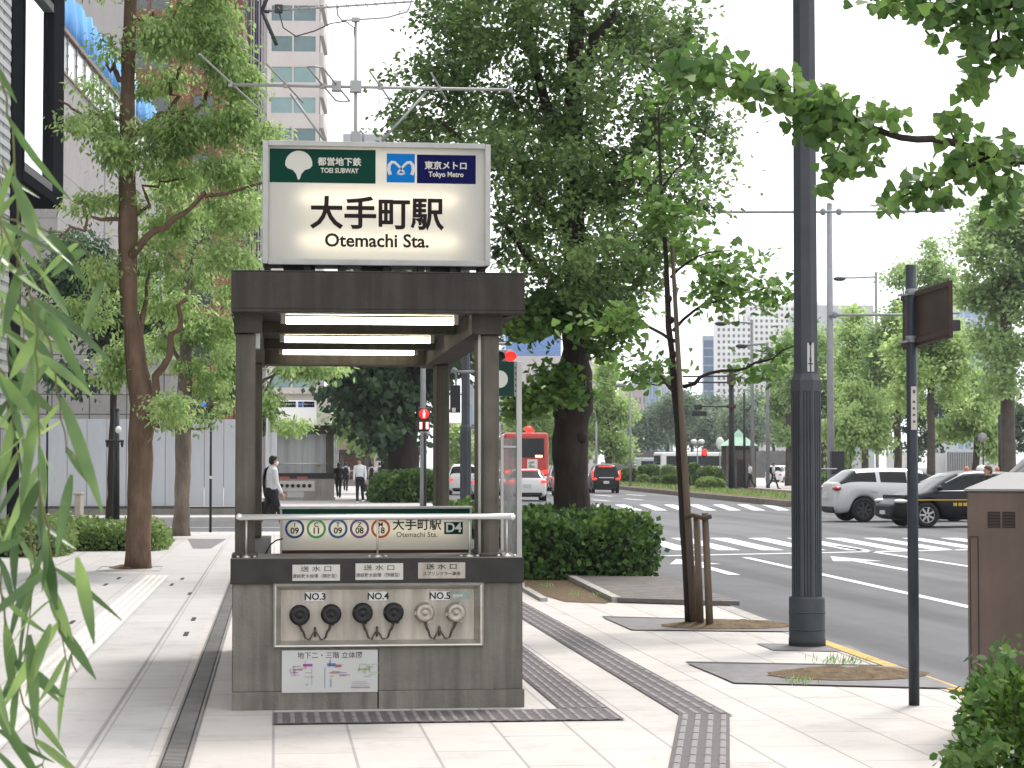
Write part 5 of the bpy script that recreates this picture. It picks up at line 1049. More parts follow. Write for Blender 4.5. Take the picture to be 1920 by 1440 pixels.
# signals across the side street
T = pole('pedestrian_signal', 'pedestrian signal with red standing figure on a grey pole, seen through the entrance', 'pedestrian signal', 793, 80, 480, 10, m_galv, (([(793, 640), (960, 645)], 6),), 0)
D = 79.6
g = MB(); p = W(795, 787, D); g.box(p.x-.22, p.x+.22, p.y-.05, p.y+.15, p.z-.43, p.z+.45); g.build('signal_head', m_pole_d, T, bevel=.06)
g = MB(); c_ = W(795, 776, D-.08); g.lathe(c_, [(.19, 0), (.19, .02)], 18, 0, (0, -1, 0)); g.build('red_lens', emit('deep_red_lens', (1, .01, .006), .55, (.4, .02, .02)), T)
g = MB(); f0 = c_+Vector((0, -.025, 0)); g.ell(f0+Vector((0, 0, .09)), (.035, .012, .04), 8, 6); g.box(f0.x-.05, f0.x+.05, f0.y-.01, f0.y+.01, f0.z-.06, f0.z+.05); g.box(f0.x-.04, f0.x-.006, f0.y-.01, f0.y+.01, f0.z-.15, f0.z-.061); g.box(f0.x+.006, f0.x+.04, f0.y-.01, f0.y+.01, f0.z-.15, f0.z-.061)
for s in (-1, 1): 
    q = W(795+6*s, 798, D-.08); g.box(q.x-.05, q.x+.05, q.y-.02, q.y+.01, q.z-.13, q.z+.13)
g.build('lit_figure', emit('lit_red', (1, .06, .03), 1.6), T)
g = MB(); 
for s in (-1, 1): p = W(795+5*s, 811, D); g.cyl(p, p-Vector((0, .25, .06)), .06, n=10)
g.build('speaker', m_galv, T)
g = MB(); b = W(797, 900, 79.3); g.tube([(b.x, b.y, 0), (b.x, b.y, W(0, 812, D).z)], .055, 8); g.build('lower_pole', m_pole_d, T)
g = MB(); p = W(949, 668, 79.0); s = 79/4000
g.box(p.x-1.0, p.x+.26, p.y-.02, p.y+.18, p.z-.26, p.z+.26); hd = g.build('signal_housing', m_galvd, T, bevel=.08)
for k, m_ in enumerate((m_red, mat('dead_lens', (.03, .03, .02), rough=.3), mat('dead_lens', (0, 0, 0)))):
    g = MB(); c_ = Vector((W(957, 668, 79).x-.42*k, p.y-.02, p.z)); g.lathe(c_, [(.20, 0), (.20, .03)], 18, 0, (0, -1, 0)); g.build('lens', m_, hd)
    g = MB(); N = 10
    pts = [(c_.x+.2*math.cos(R(200-220*j/N)), c_.y-.02, c_.z+.2*math.sin(R(200-220*j/N))) for j in range(N+1)]
    for j in range(N): g.poly([pts[j], pts[j+1], (pts[j+1][0], pts[j+1][1]-.26, pts[j+1][2]-.03), (pts[j][0], pts[j][1]-.26, pts[j][2]-.03)])
    g.build('visor', m_redd if k == 0 else m_pole_d, hd, fix=False)
T = thing('back_sign', 'dark signboard seen from behind on a bracket beside the second fluted post', 'signboard', W(855, 745, 47.6))
g = MB(); p = W(855, 738, 47.6); g.box(p.x-.13, p.x+.10, p.y-.02, p.y+.06, W(0, 774, 47.6).z, W(0, 722, 47.6).z); g.build('board', m_pole_d, T, bevel=.01)
g = MB(); g.tube([W(845, 697, 47.7), W(892, 697, 47.7)], .03, 8); g.tube([W(855, 697, 47.7), W(855, 724, 47.7)], .02, 8); g.ell(W(852, 694, 47.6), (.07, .07, .06), 8, 6); g.build('bracket', m_galvd, T)
g = MB(); q = W(850, 768, 47.55); g.box(q.x-.03, q.x+.05, q.y-.004, q.y, q.z-.05, q.z+.04); g.build('sticker', m_wplate, T)
# left pavement furniture
T = pole('banner_pole', 'thick dark pole with short double crossbar beside the forked street tree', 'pole', 218, 50, 770, 12, m_pole_d, (([(198, 827), (232, 827)], 5),), 0)
g = MB(); 
for x in (201, 229): g.ell(W(x, 832, 50), (.035, .05, .09), 8, 6)
g.ell(W(222, 806, 49.8), (.07, .07, .09), 8, 6, 1); g.build('fitting', [m_pole_d, m_wht], T)
pole('thin_pole', 'thin black pole far left before the stone balustrade', 'pole', 88, 44, 747, 4.5, m_pole_d, (([(88, 778), (93, 776)], 4),), 0)
pole('grey_pole', 'slim white pole rising close behind the forked street tree trunk', 'pole', 247, 56, 130, 5, mat('white_pole', (.62, .63, .64), rough=.4), (), 0)
T = pole('blue_sign_pole', 'slim pole with blue round traffic sign half hidden in leaves', 'traffic sign', 395, 47.6, 745, 4.5, m_pole_d, (), 0)
g = MB(); g.lathe(W(382, 762, 47.3), [(.09, 0), (.09, .02)], 18, 0, (-.75, -.66, 0)); g.build('sign_disc', emit('blue_sign', (.02, .25, .9), .15, (.01, .16, .75)), T)
g = MB(); p = W(382, 778, 47.3); g.box(p.x-.06, p.x+.06, p.y-.01, p.y+.01, p.z-.04, p.z+.03); g.build('plate', m_wht, T)
g = MB(); p = W(395, 895, 47.4); g.box(p.x-.03, p.x+.03, p.y-.01, p.y+.01, p.z-.03, p.z+.03); g.build('sticker', m_wht, T)
T = thing('balustrade', 'cream stone balustrade end behind the pale hedge at far left', 'balustrade', W(50, 960, 42)*1)
m_cream = mat('cream_stone', (.52, .45, .37), rough=.8, var=.15, scale=5)
g = MB(); a, b = W(24, 905, 42), W(82, 925, 42); y = a.y; g.box(a.x, b.x, y, y+.5, b.z, a.z); g.build('cap', m_cream, T, bevel=.03)
for x in (34, 52, 72):
    g = MB(); c_ = W(x, 950, 42); h = W(0, 926, 42).z; g.lathe((c_.x, y+.25, 0), [(.08, 0), (.08, .1), (.05, .14), (.085, h*.45), (.05, h*.85), (.07, h*.9), (.07, h)], 12); g.build('baluster', m_cream, T)
g = MB(); a, b = W(140, 985, 42), W(152, 928, 42); g.box(a.x, b.x, y-.2, y+.5, 0, b.z); g.box(a.x-.02, b.x+.02, y-.22, y+.52, b.z+.001, b.z+.05); g.build('end_pier', m_cream, T, bevel=.02)
# hoarding along the far side of the side street
T = thing('site_hoarding', 'long pale grey steel site hoarding behind the left trees', 'hoarding', (-4, 66, 0))
m_hoard = mat('hoarding_steel', (.47, .485, .51), rough=.45, var=.06, scale=1.5, stretch=(3, 3, .4)); Yh = 66.2; zh = PY(300, 786, Yh).z; zl = PY(300, 950, Yh).z
xa = PY(-60, 876, Yh).x; xb = PY(492, 876, Yh).x; npan = 15
for k in range(npan):
    g = MB(); a = xa+(xb-xa)*k/npan; b = xa+(xb-xa)*(k+1)/npan; g.box(a+.008, b-.008, Yh+.004*(k % 3), Yh+.05, zl+.02, zh+.03*(k == npan-1)); g.build('panel', m_hoard, T, bevel=.006)
g = MB(); g.box(xa, xb+.05, Yh-.25, Yh+.2, 0, zl-.06, 0); g.box(xa, xb+.05, Yh-.1, Yh+.1, zl-.059, zl, 1); g.build('plinth', [mat('plinth', (.20, .185, .165), rough=.8, var=.2), mat('plinth_dark', (.08, .075, .07), rough=.8)], T)
T = thing('site_hoarding', 'white hoarding return running away beside the left posts of the entrance', 'hoarding', (-.2, 67, 0))
for k in range(6):
    g = MB(); y = 67+k*3.0; g.box(PY(480, 876, 66.2).x+.3+k*.06, PY(480, 876, 66.2).x+.36+k*.06, y, y+2.97, .02, zh+.06); g.build('panel', mat('white_panel', (.62, .63, .65), rough=.4, var=.05), T)
T = thing('booth', 'small stone booth with pale green pyramid roof across the road', 'booth', W(1385, 905, 152))
D = 152; c_ = W(1385, 905, D); zt_ = W(0, 836, D).z; hw = .88; x, y = c_.x, c_.y
m_bst = mat('booth_stone', (.14, .115, .10), rough=.8, var=.45, scale=1.4)
for sx in (-1, 1):
    for sy in (-1, 1): g = MB(); g.box(x+sx*hw-.16, x+sx*hw+.16, y+sy*hw-.16, y+sy*hw+.16, 0, zt_); g.build('pillar', m_bst, T)
g = MB(); g.box(x-hw+.17, x+hw-.17, y-hw-.03, y-hw+.03, 0, zt_-.3); g.build('front_wall', m_bst, T)
g = MB(); g.box(x-hw+.17, x+hw-.17, y+hw-.05, y+hw+.05, 0, zt_); g.build('back_wall', m_bst, T)
g = MB(); r2 = 1.18; g.add([(x-r2, y-r2, zt_), (x+r2, y-r2, zt_), (x+r2, y+r2, zt_), (x-r2, y+r2, zt_), (x-.45, y-.45, W(0, 820, D).z), (x+.45, y-.45, W(0, 820, D).z), (x+.45, y+.45, W(0, 820, D).z), (x-.45, y+.45, W(0, 820, D).z), (x, y, W(0, 804, D).z)], [(0, 1, 2, 3), (0, 1, 5, 4), (1, 2, 6, 5), (2, 3, 7, 6), (3, 0, 4, 7), (4, 5, 8), (5, 6, 8), (6, 7, 8), (7, 4, 8)]); g.build('roof', mat('verdigris', (.36, .58, .44), rough=.6, var=.15), T)
g = MB(); g.box(x-.3, x+.3, y-hw-.06, y-hw-.031, .05, 2.0); g.build('door', mat('booth_dark', (.02, .018, .018), rough=.6), T)
# ================================================================ VEHICLES
m_tyre = mat('tyre', (.018, .018, .019), rough=.8); m_rim = mat('alloy_rim', (.50, .50, .51), rough=.3, metal=.8); m_rimd = mat('dark_rim', (.10, .10, .105), rough=.35, metal=.6)
m_cglass = mat('car_glass', (.018, .022, .024), rough=.06, spec=.14); m_trim = mat('black_trim', (.015, .015, .016), rough=.55)
m_tail = mat('tail_red', (.42, .015, .02), rough=.15, coat=.8); m_taillit = emit('tail_lit', (1, .025, .012), 1.4, (.5, .02, .02)); m_head = mat('headlamp', (.70, .71, .72), rough=.1, coat=1.0)
m_plateno = mat('number_plate', (.62, .63, .60), rough=.5)
def paint(n, c, metal=0.0, rough=.25, coat=.55): return mat(n, c, rough=rough, metal=metal, coat=coat, spec=.2)
def interp(tab, x):
    tab = sorted(tab)
    if x <= tab[0][0]: return tab[0][1]
    for (a, va), (b, vb) in zip(tab, tab[1:]):
        if x <= b: return va+(vb-va)*(x-a)/(b-a) if b > a else vb
    return tab[-1][1]
def subdivided(mb, lvl=2):
    me = bpy.data.meshes.new('t'); me.from_pydata(mb.v, [], mb.f); me.polygons.foreach_set('material_index', mb.mi)
    for _ in range(3): me.materials.append(None)
    bm = bmesh.new(); bm.from_mesh(me); bmesh.ops.remove_doubles(bm, verts=bm.verts, dist=1e-5); bmesh.ops.recalc_face_normals(bm, faces=bm.faces); bm.to_mesh(me); bm.free()
    o = bpy.data.objects.new('t', me); COL.objects.link(o); s = o.modifiers.new('s', 'SUBSURF'); s.levels = lvl; s.render_levels = lvl
    dg = bpy.context.evaluated_depsgraph_get(); r = bpy.data.meshes.new_from_object(o.evaluated_get(dg)); bpy.data.objects.remove(o); bpy.data.meshes.remove(me)
    out = {}
    for p in r.polygons: out.setdefault(p.material_index, []).append(tuple(p.vertices))
    V = [tuple(v.co) for v in r.vertices]; bpy.data.meshes.remove(r); return V, out
def submesh(V, F):
    idx = {}; mb = MB(); fs = []
    for f in F:
        q = []
        for i in f:
            if i not in idx: idx[i] = len(idx)
            q.append(idx[i])
        fs.append(q)
    vs = [None]*len(idx)
    for i, k in idx.items(): vs[k] = V[i]
    return mb.add(vs, fs, 0, True)
def car(name, label, L, Wd, H, hood, tail, ws0, ws1, rw1, rw0, mpaint, nose=.62, rear_h=.62, wr=.33, xf=None, xr=None, pillars=(), rim=m_rim, belt_r=None, lit=False, roofm=None, group=None, sill=.2, blunt=False):
    """x forward, origin on the ground under the middle"""
    T = thing(name, label, 'car', (0, 0, 0), group=group); hl, hw = L/2, Wd/2
    xf = hl-.88 if xf is None else xf; xr = -hl+.85 if xr is None else xr; belt_r = tail-.02 if belt_r is None else belt_r
    top = [(-hl, rear_h), (-hl+.10, tail-.04), (rw0, tail), (rw1, H-.05), ((rw1+ws1)/2, H), (ws1, H-.03), (ws0, hood), (hl-.25, nose+.08), (hl, nose-.12)]
    bel = [(rw0, belt_r), (0, (hood+belt_r)/2-.03), (ws0, hood-.04)]
    wid = [(-hl, hw*(.90 if blunt else .84)), (-hl+.3, hw*.97), (-hl+1.0, hw), (hl-1.2, hw), (hl-.4, hw*.92), (hl, hw*.70)]
    rwd = [(rw0, hw*.80), (rw1, hw*.74), (ws1, hw*.74), (ws0, hw*.84)]
    ra = wr+.055; xs = {-hl, -hl+.04, -hl+.12, hl, hl-.05, hl-.18, ws0, ws1, rw0, rw1, 0.0, (rw1+ws1)/2}
    for c_ in (xf, xr):
        for t in (-1.12, -1, -.8, -.45, 0, .45, .8, 1, 1.12): xs.add(c_+t*ra)
    for a in pillars: xs |= {a-.035, a+.035}
    xs = sorted(x for x in xs if -hl <= x <= hl); q = [xs[0]]
    for x in xs[1:]:
        if x-q[-1] > .018: q.append(x)
    xs = q
    def zb(x):
        for c_ in (xf, xr):
            t = x-c_
            if abs(t) <= ra*1.001: return max(sill, wr*.95+math.sqrt(max(0, ra*ra-t*t)))
        e = min(x+hl, hl-x); return sill+(.08 if e < .06 else 0)
    mb = MB(); rings = []
    for x in xs:
        incab = rw0 < x < ws0; tz = interp(top, x); w_ = interp(wid, x); z0 = min(zb(x), tz-.15)
        if incab: bz = min(interp(bel, x), tz-.03); rw_ = interp(rwd, x); h6 = tz-.055*min(1, (tz-bz)/.3)
        else: bz = tz-.06; rw_ = w_*.90; h6 = tz-.022
        bz = max(bz, z0+.06)
        rings.append([(x, 0, z0), (x, w_*.8, z0), (x, w_*.975, z0+.03), (x, w_, z0+.42*(bz-z0)), (x, w_*.985, bz-.05*min(1, (bz-z0)/.3)), (x, w_*.95 if incab else w_*.94, bz), (x, rw_, h6), (x, rw_*.84, tz-.012), (x, 0, tz)])
    n = len(rings[0])
    for s in (1, -1):
        vs = [(p[0], s*p[1], p[2]) for r in rings for p in r]; fs, ms = [], []
        for i in range(len(rings)-1):
            xm = (xs[i]+xs[i+1])/2
            for k in range(n-1):
                m_ = 0
                if k == 0: m_ = 2
                if k in (6, 7) and (ws1 < xm < ws0-.05 or rw0+.05 < xm < rw1): m_ = 1
                if k == 5 and rw0+.12 < xm < ws0-.10 and not any(abs(xm-a) < .036 for a in pillars) and not (abs(xm-ws1) < .0 ): m_ = 1
                fs.append((i*n+k, (i+1)*n+k, (i+1)*n+k+1, i*n+k+1)); ms.append(m_)
        o = len(mb.v); mb.v += vs
        for f, m_ in zip(fs, ms): mb.f.append([o+i for i in f]); mb.mi.append(m_); mb.sm.append(True)
        for ri in (0, len(rings)-1): mb.f.append([o+ri*n+k for k in range(n)]); mb.mi.append(0); mb.sm.append(True)
    V, F = subdivided(mb, 1)
    submesh(V, F[0]).build('body', mpaint, T, fix=False); submesh(V, F[1]).build('window', m_cglass, T, fix=False); submesh(V, F[2]).build('underside', m_trim, T, fix=False)
    g = MB(); g.box(-hl+.25, hl-.3, -hw*.8, hw*.8, sill+.02, min(hood, tail)-.12); g.build('dark_inner_box', m_trim, T)  # added dark box inside the body, blocks the view through the arches
    for x in (xf, xr):
        for s in (-1, 1):
            y = s*(hw-.035); g = MB(); g.lathe((x, y-s*.20, wr), [(wr*.62, 0), (wr*.97, .01), (wr, .04), (wr, .17), (wr*.96, .20), (wr*.66, .205), (wr*.64, .18)], 24, 0, (0, s, 0)); wh = g.build('wheel', m_tyre, T)
            g = MB(); g.lathe((x, y-s*.10, wr), [(wr*.63, 0), (wr*.64, .09), (wr*.60, .095), (wr*.58, .05), (.02, .05)], 20, 0, (0, s, 0)); 
            for k in range(7):
                a = 2*math.pi*k/7; d = Vector((math.cos(a), 0, math.sin(a))); c_ = Vector((x, y-s*.015, wr)); g.bar(c_+d*.03, c_+d*wr*.61, .045, .02, 0, up=Vector((0, 1, 0)))
            g.build('rim', rim, wh)
    mt = m_taillit if lit else m_tail
    for s in (-1, 1):
        g = MB(); g.ell((-hl+.09, s*hw*.80, rear_h+.16), (.14, hw*.17, .075), 12, 8); g.build('tail_light', mt, T)
        g = MB(); g.ell((hl-.24, s*hw*.74, nose-.015), (.20, hw*.20, .062), 12, 8); g.build('headlight', m_head, T)
        g = MB(); g.ell((ws0-.25, s*(hw+.07), hood+.06), (.07, .10, .07), 10, 6); g.build('mirror', mpaint, T)
        for xh in ([p-.16 for p in pillars][:1]+[rw0+1.0]):
            g = MB(); g.box(xh-.08, xh+.08, min(s*hw*.985, s*(hw+.015)), max(s*hw*.985, s*(hw+.015)), hood-.16, hood-.13); g.build('door_handle', m_rim if mpaint.name.startswith('black') else mpaint, T)
    g = MB(); g.box(-hl-.02, -hl+.03, -.17, .17, rear_h-.12, rear_h+.04); g.build('number_plate', m_plateno, T)
    g = MB(); g.box(-hl-.012, -hl+.12, -hw*.72, hw*.72, sill+.06, sill+.20); g.build('rear_bumper', m_trim, T, bevel=.02)
    g = MB(); g.box(hl-.10, hl-.0, -hw*.5, hw*.5, nose-.30, nose-.14); g.build('grille', m_trim, T, bevel=.02)
    g = MB(); g.box(hl-.045, hl+.012, -.17, .17, nose-.36, nose-.26); g.build('number_plate', m_plateno, T)
    return T
zr2 = -.116
def put(T, px, D, head): p = W(px, 900, D); place(T, (p.x, p.y, zr2), R(head)); return T      # parts keep the car's own coordinates
m_silver = paint('silver_white_paint', (.55, .55, .56), .15, .3); m_whitep = paint('white_car_paint', (.72, .72, .72)); m_blackp = paint('black_car_paint', (.004, .005, .008), 0, .35, .06); m_greyp = paint('grey_car_paint', (.25, .26, .27), .3); m_bluep = paint('dark_blue_paint', (.015, .02, .05)); m_redp = paint('red_bus_paint', (.52, .035, .025), 0, .3)
T = car('suv_car', 'silver white SUV crossing behind the black taxi, rear and red lamp at left', 4.45, 1.82, 1.56, 1.02, 1.12, 1.20, .45, -1.55, -2.08, m_silver, .78, .80, .35, pillars=(.05, -.95), rim=m_rimd, belt_r=1.12, sill=.24)
put(T, 1545+142, 62, 3)
g = MB(); g.bar((-2.15, -.55, 1.52), (-2.15, .55, 1.52), .16, .03); o = g.build('spoiler', m_silver, None, bevel=.01); o.parent = T
T = car('taxi_sedan', 'black sedan taxi with yellow side stripe and roof lamps in front of the white car', 4.7, 1.80, 1.50, .96, 1.02, 1.42, .50, -1.05, -1.95, m_blackp, .70, .74, .33, pillars=(.02, -1.05), belt_r=.98, sill=.19)
for s in (-1, 1):
    g = MB(); n = 24
    prev = None
    for k in range(n+1):
        x = 1.95-3.9*k/n; y = s*(.925-.02*abs(x)/2 if abs(x) < 1.5 else .925-.06*(abs(x)-1.2))
        cur = ((x, y, .705), (x, y, .735), (x, y+s*.001, .60), (x, y+s*.001, .618))
        if prev: g.poly([prev[0], cur[0], cur[1], prev[1]], 0)
        prev = cur
    g.build('stripe', mat('taxi_yellow', (.55, .36, .05), rough=.4), T, fix=False).parent = T
    g = MB(); g.tube([(1.15, s*.868, .945), (.4, s*.885, .955), (-.6, s*.885, .965), (-1.6, s*.872, .985)], .014, 6); g.tube([(-.6, s*.80, 1.40), (.02, s*.80, 1.415), (.45, s*.79, 1.39), (.95, s*.82, 1.16)], .012, 6); g.build('window_trim', m_chr, T)
    g = MB(); y = s*.928
    for x in (.72, .58, .44, .30, -.82, -.96): g.box(x-.05, x+.05, min(y, y-s*.02), max(y, y-s*.02), .56, .645)
    g.build('side_mark', mat('taxi_yellow', (0, 0, 0)), T)
for x, m_, r in ((.02, mat('orange_lamp', (.65, .20, .08), rough=.3), (.07, .07, .09)), (-.45, m_wht, (.16, .12, .13)), (-.85, mat('orange_lamp', (0, 0, 0)), (.06, .06, .08))):
    g = MB(); g.ell((x, .1 if m_ is not m_wht else 0, 1.50), r, 10, 8); g.build('roof_lamp', m_, T)
put(T, 1648+163, 56.4, 186)
def rearcar(name, label, px, D, kind, mp, lit=True, head=None, group='cars waiting in the road ahead'):
    head = 90-3.8 if head is None else head
    if kind == 'suv': T = car(name, label, 4.4, 1.86, 1.50, 1.0, 1.05, 1.15, .40, -1.45, -2.05, mp, .76, .74, .34, pillars=(0,), lit=lit, group=group, blunt=True)
    elif kind == 'van': T = car(name, label, 4.4, 1.72, 1.76, 1.08, 1.10, 1.45, .75, -1.95, -2.14, mp, .78, .70, .31, pillars=(.15, -.95), lit=lit, group=group, blunt=True)
    else: T = car(name, label, 4.5, 1.74, 1.46, .94, 1.0, 1.0, .2, -1.2, -2.0, mp, .7, .70, .31, pillars=(-.1,), lit=lit, group=group)
    return put(T, px, D, head)
T = rearcar('suv_car', 'white hatchback SUV braking behind the red bus, rear lamps glowing', 985, 98+2.2, 'suv', m_whitep)
def rearglow(T, hw, z, zl, hl, wlit=True):
    g = MB()
    g.box(-hl-.02, -hl+.10, -hw*.5, hw*.5, zl-.02, zl+.02); g.build('brake_lamp', m_taillit, T).parent = T
rearglow(T, .93, .8, 1.42, 1.98)
T = rearcar('taxi_minivan', 'black minivan taxi seen from behind, brake lamps lit, right of the big ginkgo trunk', 1131, 128+2.2, 'van', m_blackp)
for s in (-1, 1):
    g = MB(); g.box(-2.23, -2.10, s*.82-.045, s*.82+.045, .90, 1.36); g.build('lamp_cluster', m_taillit, T, bevel=.03)
g = MB(); g.box(-1.75, -1.55, -.82, .82, 1.755, 1.775); g.ell((.2, 0, 1.85), (.10, .16, .10), 10, 6); g.build('roof_fittings', m_wht, T); rearglow(T, .86, .9, 1.60, 2.05)
g = MB(); g.box(-2.235, -2.2, -.45, .45, .92, .96); g.build('chrome_strip', m_chr, T)
rearcar('family_car', 'silver car half hidden by the left side of the big ginkgo trunk', 1066, 117, 'sedan', m_silver)
rearcar('minivan', 'dark blue minivan ahead of the silver car, mostly behind the ginkgo trunk', 1052, 140, 'van', m_bluep)
rearcar('minivan', 'white minivan glimpsed between the rear post and the grey lamp post', 868, 122, 'van', m_whitep)
rearcar('family_car', 'grey car almost hidden behind the front right post of the entrance', 916, 104, 'sedan', m_greyp)
rearcar('minivan', 'white people carrier crossing at the right edge above the cabinet', 1985, 66, 'van', m_whitep, False, 184, None).scale = (1.08, 1.08, 1.14)
rearcar('family_car', 'tiny white car far off between the minivan taxi and the median shrubs', 1192, 215, 'sedan', m_whitep, False, 10, None)
# buses
def bus(name, label, L, Wd, H, mp, px, D, head, group=None):
    T = thing(name, label, 'bus', (0, 0, 0), group=group); hl, hw = L/2, Wd/2
    g = MB(); g.box(-hl, hl, -hw, hw, .35, H); g.build('body', mp, T, bevel=.16)
    g = MB(); g.box(-hl-.015, -hl+.02, -hw*.80, hw*.80, H*.60, H-.32); g.build('rear_window', m_cglass, T, bevel=.01)
    for s in (-1, 1):
        g = MB(); g.box(-hl+.5, hl-.4, min(s*(hw-.02), s*(hw+.012)), max(s*(hw-.02), s*(hw+.012)), H*.56, H-.36); g.build('side_window', m_cglass, T)
        g = MB(); g.box(-hl-.03, -hl+.05, s*hw*.84-.16, s*hw*.84+.16, H*.34, H*.40); g.build('tail_light', m_taillit, T, bevel=.02)
        g = MB(); g.box(-hl-.03, -hl+.05, s*hw*.80-.10, s*hw*.80+.10, H*.20, H*.25); g.build('tail_light', m_taillit, T, bevel=.02)
    g = MB(); g.box(hl-.02, hl+.015, -hw*.85, hw*.85, H*.42, H-.45); g.build('windscreen', m_cglass, T, bevel=.02)
    for x in (-hl+2.4, hl-2.6):
        for s in (-1, 1):
            g = MB(); y = s*(hw-.03); g.lathe((x, y-s*.28, .48), [(.3, 0), (.47, .01), (.48, .05), (.48, .25), (.3, .28), (.28, .25), (.05, .25)], 20, 0, (0, s, 0)); g.build('wheel', m_tyre, T)
    g = MB(); g.box(-hl+.05, hl-.05, -hw+.06, hw-.06, .22, .349); g.build('skirt', m_trim, T)
    put(T, px, D, head); return T
T = bus('red_bus', 'tall bright red bus seen from behind, waiting in traffic left of the ginkgo', 9.5, 2.5, 3.5, m_redp, 979, 124, 86.2)
g = MB(); h = 4.75
g.box(-h-.03, -h-.016, -.62, -.05, 1.30, 2.0, 0)
for j in range(9): 
    r_ = random.Random(j); g.box(-h-.034, -h-.0305, -.56+.40*r_.random(), -.12-.05*r_.random(), 1.36+.06*j, 1.40+.06*j, 1+j % 3)
g.build('poster', [m_wht, mat('poster_olive', (.22, .20, .05), rough=.5), mat('poster_brown', (.18, .12, .06), rough=.5), mat('poster_teal', (.10, .20, .20), rough=.5)], T)
g = MB(); g.box(-h+.4, -h+.8, -.45, -.05, 3.5, 3.7); g.ell((-h+.5, -.15, 3.72), (.18, .22, .16), 10, 6); g.build('roof_beacon', m_taillit, T)
g = MB(); g.box(-h-.03, -h-.016, .15, .62, .95, 1.15); g.build('number_plate', m_plateno, T)
g = MB(); g.box(-h-.028, -h+.05, -1.0, 1.0, .42, .62); g.build('bumper', m_trim, T)
g = MB(); g.box(-h-.035, -h-.016, -.9, -.5, 2.12, 2.24); g.build('indicator', emit('amber_lit', (1, .45, .15), 2.0), T)
T = bus('coach', 'long white coach passing in the distance behind the median shrubs', 9.0, 2.5, 3.0, m_whitep, 1316, 205, 8)
T = bus('coach', 'pale blue grey coach far off left of the white coach', 8.5, 2.4, 2.6, paint('pale_blue_paint', (.33, .38, .42)), 1257, 235, 8)
rearcar('minivan', 'small white van far behind the pale lamp poles', 1462, 200, 'van', m_whitep, False, 60, None)
rearcar('minivan', 'white van under trees just right of the fluted lamp post', 1562, 168, 'van', m_whitep, False, 30, None)
T = pole('pedestrian_signal', 'small red signal glowing over the roof of the distant white coach', 'pedestrian signal', 1321, 172, 838, 2.5, m_pole_d, (), .0)
g = MB(); p = W(1321, 851, 171.6); g.box(p.x-.22, p.x+.22, p.y, p.y+.2, p.z-.4, p.z+.4); g.build('signal_head', m_pole_d, T, bevel=.04)
g = MB(); g.ell(W(1321, 848, 171.4), (.22, .06, .26), 10, 8); g.build('red_lens', m_red, T)
